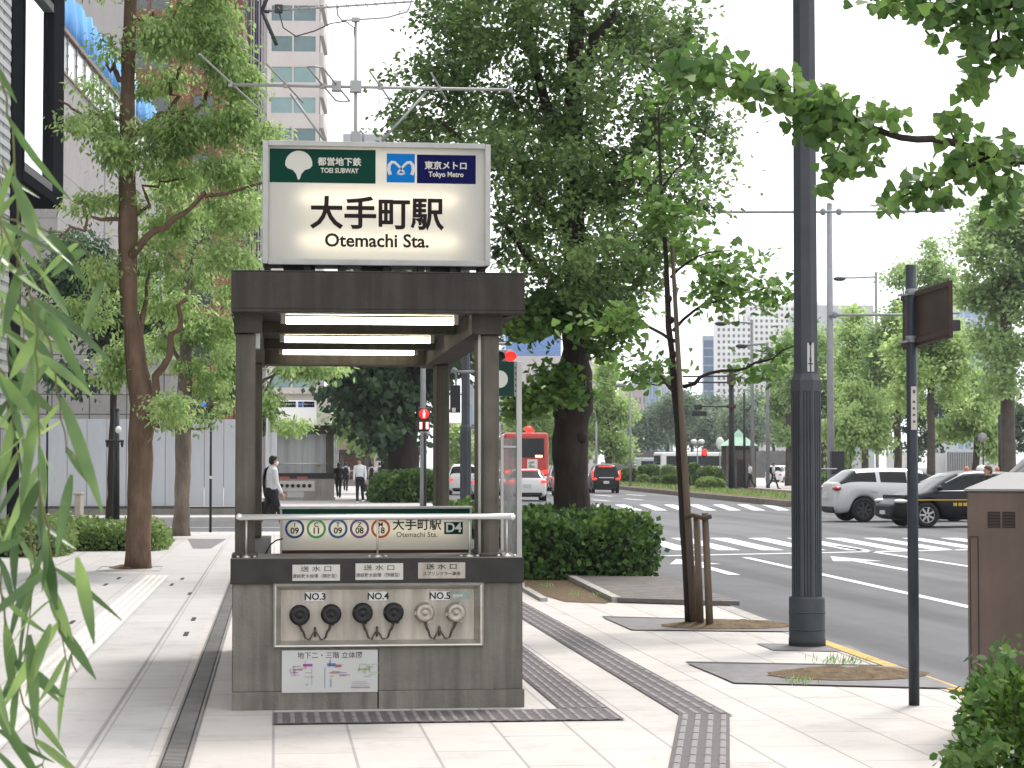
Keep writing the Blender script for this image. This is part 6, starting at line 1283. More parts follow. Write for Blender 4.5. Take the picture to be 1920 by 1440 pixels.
# ================================================================ PEOPLE
m_skin = mat('skin', (.46, .28, .20), rough=.55); m_hair = mat('black_hair', (.015, .012, .011), rough=.45); m_hairb = mat('brown_hair', (.09, .045, .03), rough=.5)
m_shirt = mat('white_shirt', (.70, .70, .73), rough=.8, var=.06, scale=8); m_trou = mat('dark_trousers', (.018, .018, .022), rough=.8); m_shoe = mat('black_shoe', (.012, .012, .012), rough=.4); m_jkt = mat('dark_jacket', (.020, .021, .026), rough=.85)
m_shoeW = mat('white_shoe', (.65, .65, .65), rough=.6)
def V3(x, y, z): return Vector((x, y, z))
def fig(name, label, px, D, head, H, stride=.0, arms=((-.1, .1), (-.1, -.1)), shirt=m_shirt, trou=m_trou, hair=m_hair, shoe=m_shoe, long=False, bag=None, jacket=None, mask=False, turn=0.0, group=None, zb=0.0, lean=0.02, detail=True):
    """x = left-right, facing +Y in local space, head = heading in degrees from +Y (counter-clockwise)"""
    b = W(px, 900, D); T = thing(name, label, 'person', (0, 0, 0), group=group); k = H/1.72
    def s(*p): return Vector(p)*k
    hip = .90; sh = 1.42
    bd, tr, sr = MB(), MB(), MB()
    ankles = []
    for i, sd in enumerate((1, -1)):
        f = stride*(1 if i == 0 else -1)
        h_, kn, an = s(sd*.085, 0, hip), s(sd*.09, f*.5+.03*abs(stride > 0), .49), s(sd*.09, f-(.10 if f < 0 else 0), .09+(.05 if f < 0 else 0)); ankles.append((an, f))
        tr.tube([s(sd*.075, 0, .97), h_, h_.lerp(kn, .5), kn, kn.lerp(an, .4), an], [.10*k, .098*k, .082*k, .062*k, .060*k, .054*k], 10)
        bd.tube([h_, kn, an], [.07*k, .05*k, .036*k], 8)
        ft = MB(); toe = .19 if f >= 0 else .17
        ft.tube([an+s(0, -.07, -.035), an+s(0, 0, -.03), an+s(0, .09, -.05), an+s(0, toe, -.065)], [.034*k, .045*k, .040*k, .022*k], 10); ft.build('shoe', shoe, T)
    L_ = lean
    tr.lathe(s(0, 0, .88), [(.08*k, 0), (.145*k, .03*k), (.150*k, .09*k), (.140*k, .15*k)], 14)
    def torso(mb, g=0.0):
        prof = [(.135, .10, .94), (.150, .105, 1.02), (.142, .10, 1.12), (.160, .112, 1.26), (.172, .108, 1.36), (.125, .085, 1.44), (.058, .058, 1.485)]
        n = 16; vs = [s((a+g)*math.cos(2*math.pi*j/n), L_*(z-.9)*2+(c_+g)*math.sin(2*math.pi*j/n), z) for a, c_, z in prof for j in range(n)]
        mb.add(vs, [(i*n+j, i*n+(j+1) % n, (i+1)*n+(j+1) % n, (i+1)*n+j) for i in range(len(prof)-1) for j in range(n)]+[tuple(range(n))[::-1], tuple((len(prof)-1)*n+j for j in range(n))], 0, True)
    torso(sr, .008); torso(bd, -.012)
    hands = []
    for sd, (fw, el) in zip((1, -1), arms):      # fw: upper-arm swing, el: extra forearm swing
        S = s(sd*.180, L_, sh-.02); E = S+s(sd*.045, .26*math.sin(fw), -.28*math.cos(fw)); Wp = E+s(sd*.0, .25*math.sin(fw+el), -.25*math.cos(fw+el))
        sr.tube([S+s(-sd*.05, 0, .01), S, S.lerp(E, .5), E]+([E.lerp(Wp, .5), E.lerp(Wp, .93)] if long else []), [.055*k, .062*k, .054*k, .047*k]+([.044*k, .037*k] if long else []), 10)
        bd.tube([S, E, E.lerp(Wp, .4), Wp], [.045*k, .038*k, .037*k, .026*k], 10)
        d = (Wp-E).normalized(); lat = Vector((0, 1, 0)); lat = (lat-d*lat.dot(d)).normalized(); out = d.cross(lat)
        bd.tube([Wp, Wp+d*.035*k, Wp+d*.075*k], [.024*k, .030*k, .028*k], 8)
        for q in range(4):
            o_ = (q-1.5)*.017*k; ln = (.062, .072, .068, .052)[q]*k; p0 = Wp+d*.075*k+lat*o_; cu = out*(-sd*.012*k)
            bd.tube([p0, p0+d*ln*.5+cu*.3, p0+d*ln*.9+cu*1.6], [.0095*k, .009*k, .007*k], 6)
        p0 = Wp+d*.025*k+lat*.028*k; bd.tube([p0, p0+d*.03*k+lat*.018*k, p0+d*.06*k+lat*.02*k], [.011*k, .010*k, .008*k], 6)
        hands.append(Wp+d*.09*k)
    # head
    hc = s(0, L_*1.4+.015, 1.605); Rz = Matrix.Rotation(R(turn), 3, 'Z')
    bd.tube([s(0, L_, 1.45), s(0, L_*1.2, 1.53), hc+s(0, -.01, -.03)], [.060*k, .052*k, .055*k], 12)
    bd.ell(hc, (.074*k, .092*k, .112*k), 18, 12); fwd = Rz @ Vector((0, 1, 0)); rt = Rz @ Vector((1, 0, 0)); up = Vector((0, 0, 1))
    bd.ell(hc+fwd*.035*k-up*.070*k, (.050*k, .052*k, .042*k), 12, 8)
    bd.tube([hc+fwd*.088*k+up*.012*k, hc+fwd*.108*k-up*.018*k, hc+fwd*.088*k-up*.028*k], [.008*k, .013*k, .010*k], 8)
    for sd in (-1, 1): bd.ell(hc+rt*sd*.076*k-up*.008*k-fwd*.005*k, (.012*k, .020*k, .030*k), 8, 6, 0, Rz)
    o = bd.build('body', m_skin, T)
    if detail: q = o.modifiers.new('remesh', 'REMESH'); q.mode = 'VOXEL'; q.voxel_size = .011; q.use_smooth_shade = True
    g = MB()
    for sd in (-1, 1): g.ell(hc+fwd*.083*k+rt*sd*.031*k+up*.006*k, (.013*k, .008*k, .0065*k), 8, 6, 0, Rz); g.bar(hc+fwd*.088*k+rt*sd*.018*k+up*.026*k, hc+fwd*.084*k+rt*sd*.048*k+up*.026*k, .006*k, .006*k)
    if not mask: g.bar(hc+fwd*.089*k-rt*.02*k-up*.062*k, hc+fwd*.089*k+rt*.02*k-up*.062*k, .006*k, .007*k)
    g.build('features', m_hair, T)
    if mask:
        g = MB(); g.ell(hc+fwd*.050*k-up*.050*k, (.062*k, .066*k, .050*k), 14, 10, 0, Rz); g.build('face_mask', m_wht, T)
    g = MB(); n = 18
    for i, (zz, rr, cut) in enumerate(((.118, .03, 9), (.105, .060, 9), (.075, .086, 9), (.035, .096, .055), (.0, .098, .02), (-.04, .094, -.01), (-.075, .075, -.03))):
        for j in range(n):
            a = 2*math.pi*j/n; p = Vector((math.cos(a)*rr*.88, math.sin(a)*rr*1.06, zz))
            if p.y > cut: p.y = cut; p.x = math.copysign(min(abs(p.x), .082), p.x)
            g.v.append(tuple(hc+Rz @ p*k))
    for i in range(6):
        for j in range(n): g.f.append([i*n+j, i*n+(j+1) % n, (i+1)*n+(j+1) % n, (i+1)*n+j]); g.mi.append(0); g.sm.append(True)
    g.f.append(list(range(n))); g.mi.append(0); g.sm.append(True); g.build('hair', hair, T)
    for mb, nm, m_ in ((sr, 'shirt', shirt), (tr, 'trousers', trou)):
        o = mb.build(nm, m_, T)
        if detail: q = o.modifiers.new('remesh', 'REMESH'); q.mode = 'VOXEL'; q.voxel_size = .014; q.use_smooth_shade = True
    g = MB(); g.lathe(s(0, L_*1.1, 1.462), [(.066*k, 0), (.070*k, .015*k), (.058*k, .04*k), (.055*k, .036*k)], 14); g.build('collar', shirt, T)
    bg_ = None
    if bag == 'case':
        g = MB(); p = hands[1]; g.box(p.x-.05, p.x+.05, p.y-.19, p.y+.19, p.z-.34, p.z-.06, 0); g.tube([p+V3(0, -.07, -.06), p+V3(0, -.06, .0), p+V3(0, .06, 0), p+V3(0, .07, -.06)], .010, 6); bg_ = g
    elif bag == 'pack':
        g = MB(); g.ell(s(0, -.17, 1.22), (.15*k, .10*k, .23*k), 14, 10); 
        for sd in (-1, 1): g.tube([s(sd*.10, -.12, 1.42), s(sd*.105, .02, 1.47), s(sd*.11, .12, 1.36), s(sd*.12, .11, 1.15), s(sd*.12, -.1, 1.05)], .018*k, 6)
        bg_ = g
    if bg_:
        o = bg_.build('bag_'[:3] if False else ('briefcase' if bag == 'case' else 'backpack'), m_trim if bag == 'case' else m_jkt, None, bevel=.012 if bag == 'case' else 0)
        tag(o, ('black briefcase held by the man in white shirt walking away from the entrance' if px == 675 else 'black briefcase held low by the masked man at left') if bag == 'case' else f"dark backpack worn by the {label.split(',')[0]}", 'briefcase' if bag == 'case' else 'backpack')
        o.matrix_world = Matrix.Translation((b.x, b.y, zb)) @ Matrix.Rotation(R(head), 4, 'Z')
    if jacket == 'held':      # jacket carried over the arm and shoulder
        g = MB(); n = 10; cols = [(.10, 1.44), (.20, 1.40), (.24, 1.24), (.235, 1.06), (.20, .88), (.15, .80)]
        for a, z in cols:
            for j in range(n): t = R(95+150*j/(n-1)); g.v.append(tuple(s(a*math.cos(t)*.95, L_+a*.86*math.sin(t+R(20))*.75, z-.03*math.sin(j*1.9))))
        for i in range(len(cols)-1):
            for j in range(n-1): g.f.append([i*n+j, i*n+j+1, (i+1)*n+j+1, (i+1)*n+j]); g.mi.append(0); g.sm.append(True)
        o = g.build('jacket', m_jkt, T, fix=False); q = o.modifiers.new('thick', 'SOLIDIFY'); q.thickness = .03
    place(T, (b.x, b.y, zb), R(head)); return T
fig('person', 'masked man in white shirt and black trousers striding right, dark jacket over his shoulder', 509, 45.3, -72, 1.70, .26, ((.12, .35), (-.25, .30)), long=True, jacket='held', mask=True, bag='case')
fig('person', 'man in white long sleeved shirt carrying a black case, standing on far pavement', 675, 85, 165, 1.80, .05, ((.0, .15), (.03, .10)), long=True, bag='case', shoe=m_shoeW, turn=-40)
fig('person', 'person in dark clothes next to the far entrance wall', 635, 101, 10, 1.68, .12, shirt=m_jkt, long=True, detail=False)
fig('person', 'person walking away in white shirt and dark vest, left of the man carrying the case', 648, 128, 5, 1.74, .14, shirt=m_shirt, bag='pack', detail=False)
fig('person', 'person in white shirt with shoulder bag, just right of the man carrying the case', 697, 138, -5, 1.70, .16, shirt=m_shirt, bag='pack', detail=False)
fig('person', 'person in white sleeves walking away beside the thin dark trunk', 712, 132, 8, 1.76, .12, shirt=m_shirt, bag='pack', detail=False)
fig('person', 'pedestrian in white top and black trousers right of the green roofed booth', 1407, 143, 100, 1.72, .2, shirt=m_shirt, detail=False, zb=.02)
fig('person', 'pedestrian with dark backpack striding past the pale lamp post', 1450, 140, -95, 1.72, .3, shirt=m_shirt, bag='pack', detail=False, zb=.02)
fig('person', 'brown haired pedestrian on the crossing, only the head above the cabinet', 1856, 44, 95, 1.60, .2, shirt=m_jkt, hair=m_hairb, zb=-.116)
# ================================================================ BUILDINGS
m_bl = lambda n, c, **k: mat(n, c, **dict(dict(rough=.7, var=.06, scale=.3), **k))
def axes(px, D, rot): p = W(px, 876, D); M = Matrix.Translation((p.x, p.y, -.1)) @ Matrix.Rotation(rot, 4, 'Z'); return M
def span(px0, px1, D, rot):
    a = W(px0, 876, D); d = Vector((math.cos(rot), math.sin(rot), 0)); r = ray(px1, 876)       # |a + t d| meets the pixel ray px1
    den = d.x*r.y-d.y*r.x; return (a.y*r.x-a.x*r.y)/den
def tower(name, label, px0, px1, ytop, D, depth, nf, z0, fh, wins, mw, mg, rot=R(-3.8), wh=.55, pier=None, extra=None, cat='building', stuffcap=100, side=0, recess=.25):
    """wins: list of (u0,u1) window columns as fractions of the width; nf floors from z0 with height fh. Windows are recessed panes between piers and spandrels."""
    M = axes(px0, D, rot); Wd = span(px0, px1, D, rot); Ht = W(px0, ytop, D).z+.1
    T = thing(name, label, cat, M.translation)
    g = MB(); g.box(0, Wd, recess, depth, 0, Ht, 0, M)
    us = [0.0]+[x for a in wins for x in a]+[1.0]
    for i in range(0, len(us), 2):
        if us[i+1]-us[i] > 1e-4: g.box(Wd*us[i], Wd*us[i+1], 0, recess, 0, Ht, 0, M)
    for (a, b) in wins:
        z = 0
        for f in range(nf):
            lo, hi = z0+f*fh, z0+f*fh+fh*wh
            if lo > z: g.box(Wd*a, Wd*b, .03, recess, z, min(lo, Ht), 0, M)
            z = hi
        if z < Ht: g.box(Wd*a, Wd*b, .03, recess, z, Ht, 0, M)
    g.build('wall', mw, T, fix=False)
    me = None; cnt = 0; rest = MB(); cells = [(f, a, b) for f in range(nf) for (a, b) in wins if z0+f*fh+fh*wh < Ht+.01]
    for f, a, b in cells:
        args = (Wd*a, Wd*b, recess-.12, recess-.02, z0+f*fh, z0+f*fh+fh*wh, 0, M)
        if cnt < stuffcap: g = MB(); g.box(*args); g.build('window', mg if not isinstance(mg, list) else mg[(f*5+int(a*37)+f//2) % len(mg)], T, fix=False); cnt += 1
        else: rest.box(*args)
    if rest.v: o = rest.build('window', mg if not isinstance(mg, list) else mg[0], T, fix=False); o['kind'] = 'stuff'
    if side:     # windows on the flank that shows
        xs = Wd+.02 if side > 0 else -.02
        n = max(2, int(depth/3.5)); g = MB()
        for f in range(nf):
            for k in range(n): y = depth*(k+.2)/n; g.box(xs-.03, xs+.03, y, y+depth/n*.6, z0+f*fh, z0+f*fh+fh*wh, 0, M)
        o = g.build('side_glazing', mg, T, fix=False); o['kind'] = 'stuff'
    return T, M, Wd, Ht
def cols(n, frac, a=0.0, b=1.0): 
    w_ = (b-a)/n; return [(a+w_*(i+.5-frac/2), a+w_*(i+.5+frac/2)) for i in range(n)]
g_dark = mat('dark_glazing', (.035, .045, .055), rough=.08, spec=.8); g_teal = mat('teal_glazing', (.20, .31, .31), rough=.12, var=.15, scale=.2); g_teal2 = mat('teal_glazing_dim', (.12, .19, .20), rough=.12, var=.2, scale=.2); g_dark2 = mat('dark_teal_glazing', (.045, .065, .075), rough=.12); g_blue = mat('blue_glazing', (.07, .19, .46), rough=.1, var=.1, scale=.05); g_pale = mat('pale_glazing', (.24, .36, .52), rough=.1, var=.2, scale=.05)
g_grey = mat('grey_glazing', (.17, .18, .19), rough=.2)
# near-left building: louvred tile wall, dark corner column, projecting glass bay
RB = R(-3.8)
M = Matrix.Translation(tuple(PY(33, 876, 40.0).xy)+(-.05,)) @ Matrix.Rotation(RB, 4, 'Z')
T = thing('louvre_building', 'grey banded wall building with black corner column and glass bay at far left', 'building', M.translation)
g = MB(); g.box(-14, 0, -34, -1.011, 0, 24, 0, M)
g.build('wall', brickmat('banded_tile', (.36, .37, .36), (.30, .31, .30), (.12, .12, .12), 1.2, .12, .012, scale=1.0, off=.3), T)
g = MB()
for k in range(110): g.box(-.02, .012, -4.0, -1.02, 2.2+.2*k, 2.2+.2*k+.11, 0, M)
g.build('louvre', mat('louvre_grey', (.33, .34, .34), rough=.5), T).__setitem__('kind', 'stuff')
g = MB(); g.box(-.7, .03, -1.01, 0, 0, 24, 0, M); g.build('corner_column', mat('black_column', (.014, .015, .018), rough=.9, spec=.0), T)
z0 = 7.0
g = MB(); g.box(-6, -.05, .06, 4.40, z0+.1, 22, 0, M); g.build('bay_glass', mat('bay_glass', (.80, .82, .84), rough=.03, metal=1.0), T)
m_mul = mat('black_mullion', (.018, .019, .022), rough=.9, spec=.0)
for y in (0.01, 3.2):
    g = MB(); wd = .10 if y < 3 else 1.22; g.box(-.049, .06, y, y+wd, z0, 22, 0, M); g.build('mullion', m_mul, T)
for z in (z0, 10.6, 14.2, 17.8):
    g = MB(); g.box(-.0485, .05, .115, 3.19, z, z+.16, 0, M); g.build('transom', mat('grey_transom', (.16, .165, .17), rough=.9, spec=.0), T)
g = MB(); g.box(-6, .05, .0, 4.42, z0-.2, z0-.001, 0, M); g.build('bay_soffit', m_mul, T)
# stone clad building with glass parapet and blue tarpaulin
P0 = W(104, 876, 69.5); M = Matrix.Translation((P0.x, P0.y, -.05)) @ Matrix.Rotation(RB, 4, 'Z')
T = thing('stone_building', 'pale stone clad building under a glass parapet and blue tarpaulin at left', 'building', M.translation)
m_pan = brickmat('stone_panels', (.40, .37, .37), (.35, .325, .33), (.17, .16, .16), 1.6, 3.2, .012, off=0.0, var=.14)
def wallmap(m, rot=(R(90), 0, 0)): 
    for n in m.node_tree.nodes:
        if n.type == 'MAPPING': n.inputs['Rotation'].default_value = rot
wallmap(m_pan, (R(90), 0, R(90)))
zs_ = W(110, 120, 69.5).z; g = MB(); g.box(-25, 0, 0, 30, 0, zs_, 0, M); g.build('wall', m_pan, T)
g = MB(); g.box(-.15, -.10, 0, 30, zs_+.12, zs_+1.42, 0, M); g.build('glass_parapet', mat('parapet_glass', (.78, .80, .80), rough=.15), T)
for k in range(16):
    g = MB(); y = .2+k*1.9; g.box(-.09, -.04, y, y+.06, zs_, zs_+1.45, 0, M)
    for z in (.35, .8, 1.2): g.box(-.095, -.02, y-.04, y+.10, zs_+z, zs_+z+.05, 0, M)
    g.build('parapet_post', m_galv, T)
g = MB(); g.box(-.2, .02, 0, 30, zs_+1.46, zs_+1.62, 0, M); g.box(-.3, .05, 0, 30, zs_-.001, zs_+.08, 0, M); g.build('handrail', mat('brown_rail', (.20, .14, .11), rough=.6), T)
g = MB(); n = 120; vs = []
for k in range(n+1):
    y = 30*k/n; x = -.32+.09*math.sin(k*1.25)+.05*math.sin(k*.53); vs += [M @ Vector((x, y, zs_+1.65)), M @ Vector((x*.8-.05, y, zs_+2.6)), M @ Vector((x-.1, y, zs_+3.55+.06*math.sin(k*.9)))]
g.add(vs, [(3*k+j, 3*k+3+j, 3*k+4+j, 3*k+1+j) for k in range(n) for j in range(2)], 0, True); o = g.build('tarpaulin', mat('blue_tarp', (.06, .30, .72), rough=.45, var=.18, scale=2.5, stretch=(1, 2, .2)), T, fix=False); q = o.modifiers.new('thick', 'SOLIDIFY'); q.thickness = .02
g = MB(); g.box(-24, -1.5, 1, 29, zs_+.001, zs_+14, 0, M); g.build('upper_wall', m_bl('grey_render', (.27, .25, .25)), T)
# podium behind the hoarding
T = thing('podium', 'low beige panelled podium behind the site hoarding at left', 'building', (-6, 68, 0))
g = MB(); a, b = PY(-30, 876, 67.6), PY(332, 876, 67.6); zt2 = PY(300, 640, 67.6).z; g.box(a.x, b.x, 67.6, 72, 0, zt2, 0); m_pod = brickmat('podium_panels', (.42, .40, .38), (.38, .36, .345), (.10, .10, .10), 1.15, .62, .018, off=0.0); wallmap(m_pod); g.build('wall', m_pod, T)
g = MB(); g.box(a.x-.05, b.x+.05, 67.55, 72.05, zt2+.001, zt2+.15); g.build('coping', m_cream, T)
# brick red tower with dark windows
m_brick = mat('red_brown_cladding', (.20, .075, .055), rough=.7, var=.15, scale=1.2)
T, M, Wd, Ht = tower('brick_tower', 'red brown tower with dark window bands behind the left trees', 205, 452, -230, 150, 20, 12, .4, 4.2, [(.10, .27), (.29, .44), (.62, .77)], m_brick, g_dark, R(-1), wh=.56, side=1)
g = MB(); g.box(-.06*Wd, .1*Wd-.03, -.15, 2, 0, Ht+2, 0, M); g.build('grey_pier', m_bl('grey_pier', (.27, .25, .25)), T)
for u in (.45, .78):
    g = MB(); g.box(Wd*u, Wd*(u+.155), -.35, -.002, 0, Ht, 0, M); g.build('pier', mat('red_pier', (.22, .075, .05), rough=.65, var=.12, scale=.8), T)
# coloured vertical fins
M = axes(411, 163, R(-1)); Wd = span(411, 491, 163, R(-1))
T = thing('fin_building', 'slab fronted by vertical white, orange and purple fins between red tower and white tower', 'building', M.translation)
g = MB(); g.box(-.2, Wd-.05, .5, 15, 0, 40, 0, M); g.build('wall', mat('fin_backing', (.10, .075, .08), rough=.6), T)
fc = [(.62, .60, .58), (.42, .13, .06), (.52, .50, .52), (.13, .10, .24), (.60, .57, .52), (.20, .14, .16)]
for k in range(16):
    g = MB(); x = Wd*k/16; g.box(x, x+.10, -.1, .499, 2.5, 40, 0, M); c_ = fc[(k*5+k//3) % 6]; g.build('fin', mat('fin_%s' % ('white', 'orange', 'pale', 'purple', 'cream', 'mauve')[(k*5+k//3) % 6], c_, rough=.5), T)
# white tower with window bands
m_wt = m_bl('pale_cladding', (.56, .51, .485), rough=.75)
T, M, Wd, Ht = tower('white_tower', 'pale tower with bands of teal windows behind the left end of the aerials', 440, 596, -150, 280, 16, 17, W(0, 148, 280).z+.1-11*4.095, 4.095, [(.02, .30), (.42, .67), (.69, .955)], m_wt, [g_teal, g_teal2, g_teal, g_dark2, g_teal2], R(-3.8), wh=.50)
for f in range(17):
    zq = W(0, 148, 280).z+.1-11*4.095+f*4.095
    g = MB(); g.box(Wd+.001, Wd+.55, .3, 14, zq-1.9, zq-.1, 0, M); g.build('side_ledge', m_wt, T)
g = MB(); g.box(Wd*.985, Wd+.12, .4, 15.8, 0, Ht-.5, 0, M); g.build('side_glazing', mat('side_glass', (.16, .15, .15), rough=.3), T)
# small grey block just over the sign
tower('grey_block', 'distant grey block peeping over the roof sign beside the mast', 641, 724, 247, 420, 20, 14, 10, 4.0, cols(9, .5), m_bl('grey_cladding', (.36, .37, .38)), g_grey, wh=.95)
# buildings seen through and beside the entrance
T, M, Wd, Ht = tower('white_building', 'low white building with cornice behind the far entrance sign', 500, 618, 738, 125, 14, 1, .5, 4.4, cols(3, .5), m_bl('white_render', (.66, .62, .57)), g_grey, wh=.7, side=1)
g = MB(); g.box(-.2, Wd+.25, -.25, 14, Ht+.001, Ht+.35, 0, M); g.build('cornice', m_bl('white_render', (0, 0, 0)), T)
tower('brown_building', 'reddish brown building glimpsed between white building and dark ginkgo', 622, 700, 690, 200, 12, 5, 1, 3.2, cols(4, .5), m_bl('brown_render', (.30, .20, .15)), g_dark, wh=.5)
tower('beige_office', 'beige stone office with tall windows seen behind the fluted post in the entrance', 838, 950, 793, 235, 20, 3, .6, 2.1, cols(8, .5), m_bl('beige_stone', (.42, .36, .31)), g_grey, wh=.7)
tower('glass_office', 'grey glass office rising above the beige stone office between the posts', 872, 948, 715, 270, 20, 4, .5, 3.2, cols(5, .8), m_bl('steel_frame', (.38, .41, .44)), g_pale, wh=.8)
tower('beige_block', 'wide pale beige block with rows of small windows below the blue tower', 932, 1121, 667, 450, 40, 6, 2.2, 3.6, cols(15, .42), m_bl('pale_beige', (.52, .48, .46)), g_grey, wh=.28)
T, M, Wd, Ht = tower('blue_tower', 'bright blue glass tower showing beneath the big ginkgo crown', 948, 1052, 560, 700, 40, 14, 3, 3.7, cols(2, .985), mat('blue_frame', (.10, .24, .52), rough=.3), g_blue, wh=.96)
tower('glass_block', 'pale blue glass block with vertical stripes left of the thin tree', 1204, 1243, 690, 600, 30, 9, 2, 3.2, cols(6, .72), m_bl('pale_blue_frame', (.42, .52, .64)), g_pale, wh=.93)
tower('glass_annex', 'grey blue annex adjoining the striped glass block', 1240, 1262, 705, 590, 20, 7, 2, 3.2, cols(4, .5), m_bl('pale_grey_frame_wall', (.46, .48, .52)), g_pale, wh=.8)
tower('tan_building', 'tan building left of the pale striped glass block', 1174, 1212, 722, 540, 20, 5, 4, 3.4, cols(5, .45), m_bl('tan_stone', (.38, .33, .31)), g_grey, wh=.5)
T, M, Wd, Ht = tower('blue_slab', 'narrow dark blue slab tower left of the white gridded tower', 1319, 1343, 629, 820, 2.5, 14, 8, 3.3, [(.06, .99)], m_bl('grey_blue_edge', (.30, .35, .42)), mat('navy_glazing', (.05, .10, .19), rough=.3), wh=.86)
tower('gridded_tower', 'white tower with regular grid of square windows beyond the trees', 1344, 1410, 601, 650, 6, 26, 4.0, 1.86, cols(7, .50), m_bl('white_grid_wall', (.80, .79, .77)), g_grey, wh=.50, recess=.4)
tower('gridded_tower', 'taller white gridded wing behind the pale lamp poles', 1405, 1540, 572, 665, 10, 28, 4.0, 1.86, cols(14, .50), m_bl('white_grid_wall', (0, 0, 0)), g_grey, wh=.50, recess=.4)
tower('banded_tower', 'grey white tower with plain top band behind the signal pole', 1526, 1640, 571, 600, 40, 9, 6, 3.9, cols(4, .9), m_bl('pale_band_wall', (.50, .51, .52)), g_pale, wh=.55)
tower('glass_tower', 'hazy blue grey tower glimpsed through trees at upper right', 1795, 1880, 555, 520, 30, 14, 6, 3.2, cols(6, .7), m_bl('hazy_wall', (.50, .53, .56)), g_pale, wh=.7)
# moat wall, white site fence and park gate
T = thing('moat_wall', 'long dark stone wall below the wooded bank across the road', 'wall', W(1340, 880, 290))
g = MB(); a, b = W(1150, 870, 300), W(1560, 870, 285); zt3 = W(0, 846, 292).z; g.prism([(a.x, a.y, -.2), (b.x, b.y, -.2), (b.x, b.y, zt3), (a.x, a.y, zt3)], (0, 1.5, 0)); g.build('wall', mat('moat_stone', (.145, .14, .135), rough=.9, var=.3, scale=.8, bump=.5, bscale=4), T)
m_wf = mat('white_fence', (.58, .58, .58), rough=.5, var=.05)
for lab, px0, px1, n in (('white board fence left of the forked tree across the road', 1662, 1712, 3), ('white board fence between forked tree and park gate', 1738, 1774, 2), ('white board fence right of the park gate', 1832, 1892, 4)):
    D = 170; a, b = W(px0, 880, D), W(px1, 880, D); T = thing('board_fence', lab, 'fence', (a.x, a.y, 0), group='white boards along the park')
    h = W(0, 850, D).z
    for k in range(n): g = MB(); p, q = a.lerp(b, k/n), a.lerp(b, (k+.96)/n); g.bar((p.x, p.y, h/2), (q.x, q.y, h/2), .06, h); g.build('panel', m_wf, T)
T = thing('park_gate', 'dark grey gate panel between the white board fences', 'gate', W(1800, 880, 168))
g = MB(); a, b = W(1776, 880, 169), W(1828, 880, 169); h = W(0, 850, 169).z
for k in range(12): p, q = a.lerp(b, k/12), a.lerp(b, (k+.8)/12); g.bar((p.x, p.y, h/2), (q.x, q.y, h/2), .05, h)
g.build('gate_panel', mat('gate_grey', (.16, .155, .155), rough=.7), T)
g = MB(); g.bar((a.x, a.y, h+.05), (b.x, b.y, h+.05), .1, .1); g.build('rail', m_galvd, T)
hedge('park_hedge', 'low dark hedge along the far kerb behind the white car', 'hedge', 31.0, 36.0, 118, 121, .95, 3500, .28, L_hedge, .3)
# ================================================================ THE FAR ENTRANCES
def farent(label, px0, px1, D, ytop, yfas, ypost, ywall, sgn_px=None):
    a, b = W(px0, 900, D), W(px1, 900, D); Y = a.y; T = thing('subway_entrance', label, 'subway entrance', ((a.x+b.x)/2, Y, 0)); X0, X1 = a.x, b.x
    Z = lambda y: W(0, y, D).z
    zw = Z(ywall); g = MB(); g.box(X0, X1, Y, Y+.5, 0, zw-.25, 0); g.box(X0-.05, X1+.05, Y-.05, Y+.55, 0, .12, 0); g.box(X0, X0+.3, Y+.501, Y+7, 0, zw-.25); g.box(X1-.3, X1, Y+.501, Y+7, 0, zw-.25); g.build('wall', mat('pale_concrete', (.40, .37, .33), rough=.85, var=.15, scale=1.5, grime=.2), T)
    g = MB(); g.box(X0-.03, X1+.03, Y-.03, Y+.55, zw-.249, zw); g.build('coping', m_cope, T)
    wd = .30
    for x in (X0+.02, X1-wd-.02):
        for y in (Y+.05, Y+6.4): g = MB(); g.box(x, x+wd, y, y+wd, zw+.001, Z(yfas)); g.build('post', m_post, T)
    g = MB(); g.box(X0-.05, X1+.08, Y-.1, Y+7, Z(yfas)+.001, Z(ytop)); g.build('canopy', m_concd, T)
    g = MB(); g.tube([(X0+.3, Y+.2, zw+.42), (X1-.3, Y+.2, zw+.42)], .035, 8); g.build('handrail', m_chr, T)
    return T, X0, X1, Y, Z, zw
T, X0, X1, Y, Z, zw = farent('far concrete entrance with back glass and six hose inlets beyond the crossing', 503, 627, 94, 797, 812, 812, 887)
g = MB(); g.box(X0+.35, X1-.35, Y+.62, Y+.66, zw+.0, Z(813)); g.build('back_glass', mat('grimy_glass', (.55, .57, .56), rough=.25, var=.3, scale=1.2, stretch=(3, 3, .15)), T)
g = MB(); pa, pb = W(518, 905, 93.6), W(590, 918, 93.6); g.box(pa.x, pb.x, Y-.03, Y-.002, pb.z-.08, pa.z+.08, 0)
pf = g.build('hose_panel', m_ss, T)
for k in range(6):
    g = MB(); p = W(528+10.6*k, 911, 93.5); g.lathe((p.x, Y-.03, p.z), [(.085, 0), (.085, .08), (.05, .09)], 12, 0, (0, -1, 0)); g.build('hose_coupling', m_blk, pf)
g = MB(); pa, pb = W(539, 922, 93.5), W(570, 935, 93.5); g.box(pa.x, pb.x, Y-.02, Y-.002, pb.z, pa.z); g.build('guide_map', mat('map_white', (0, 0, 0)), T)
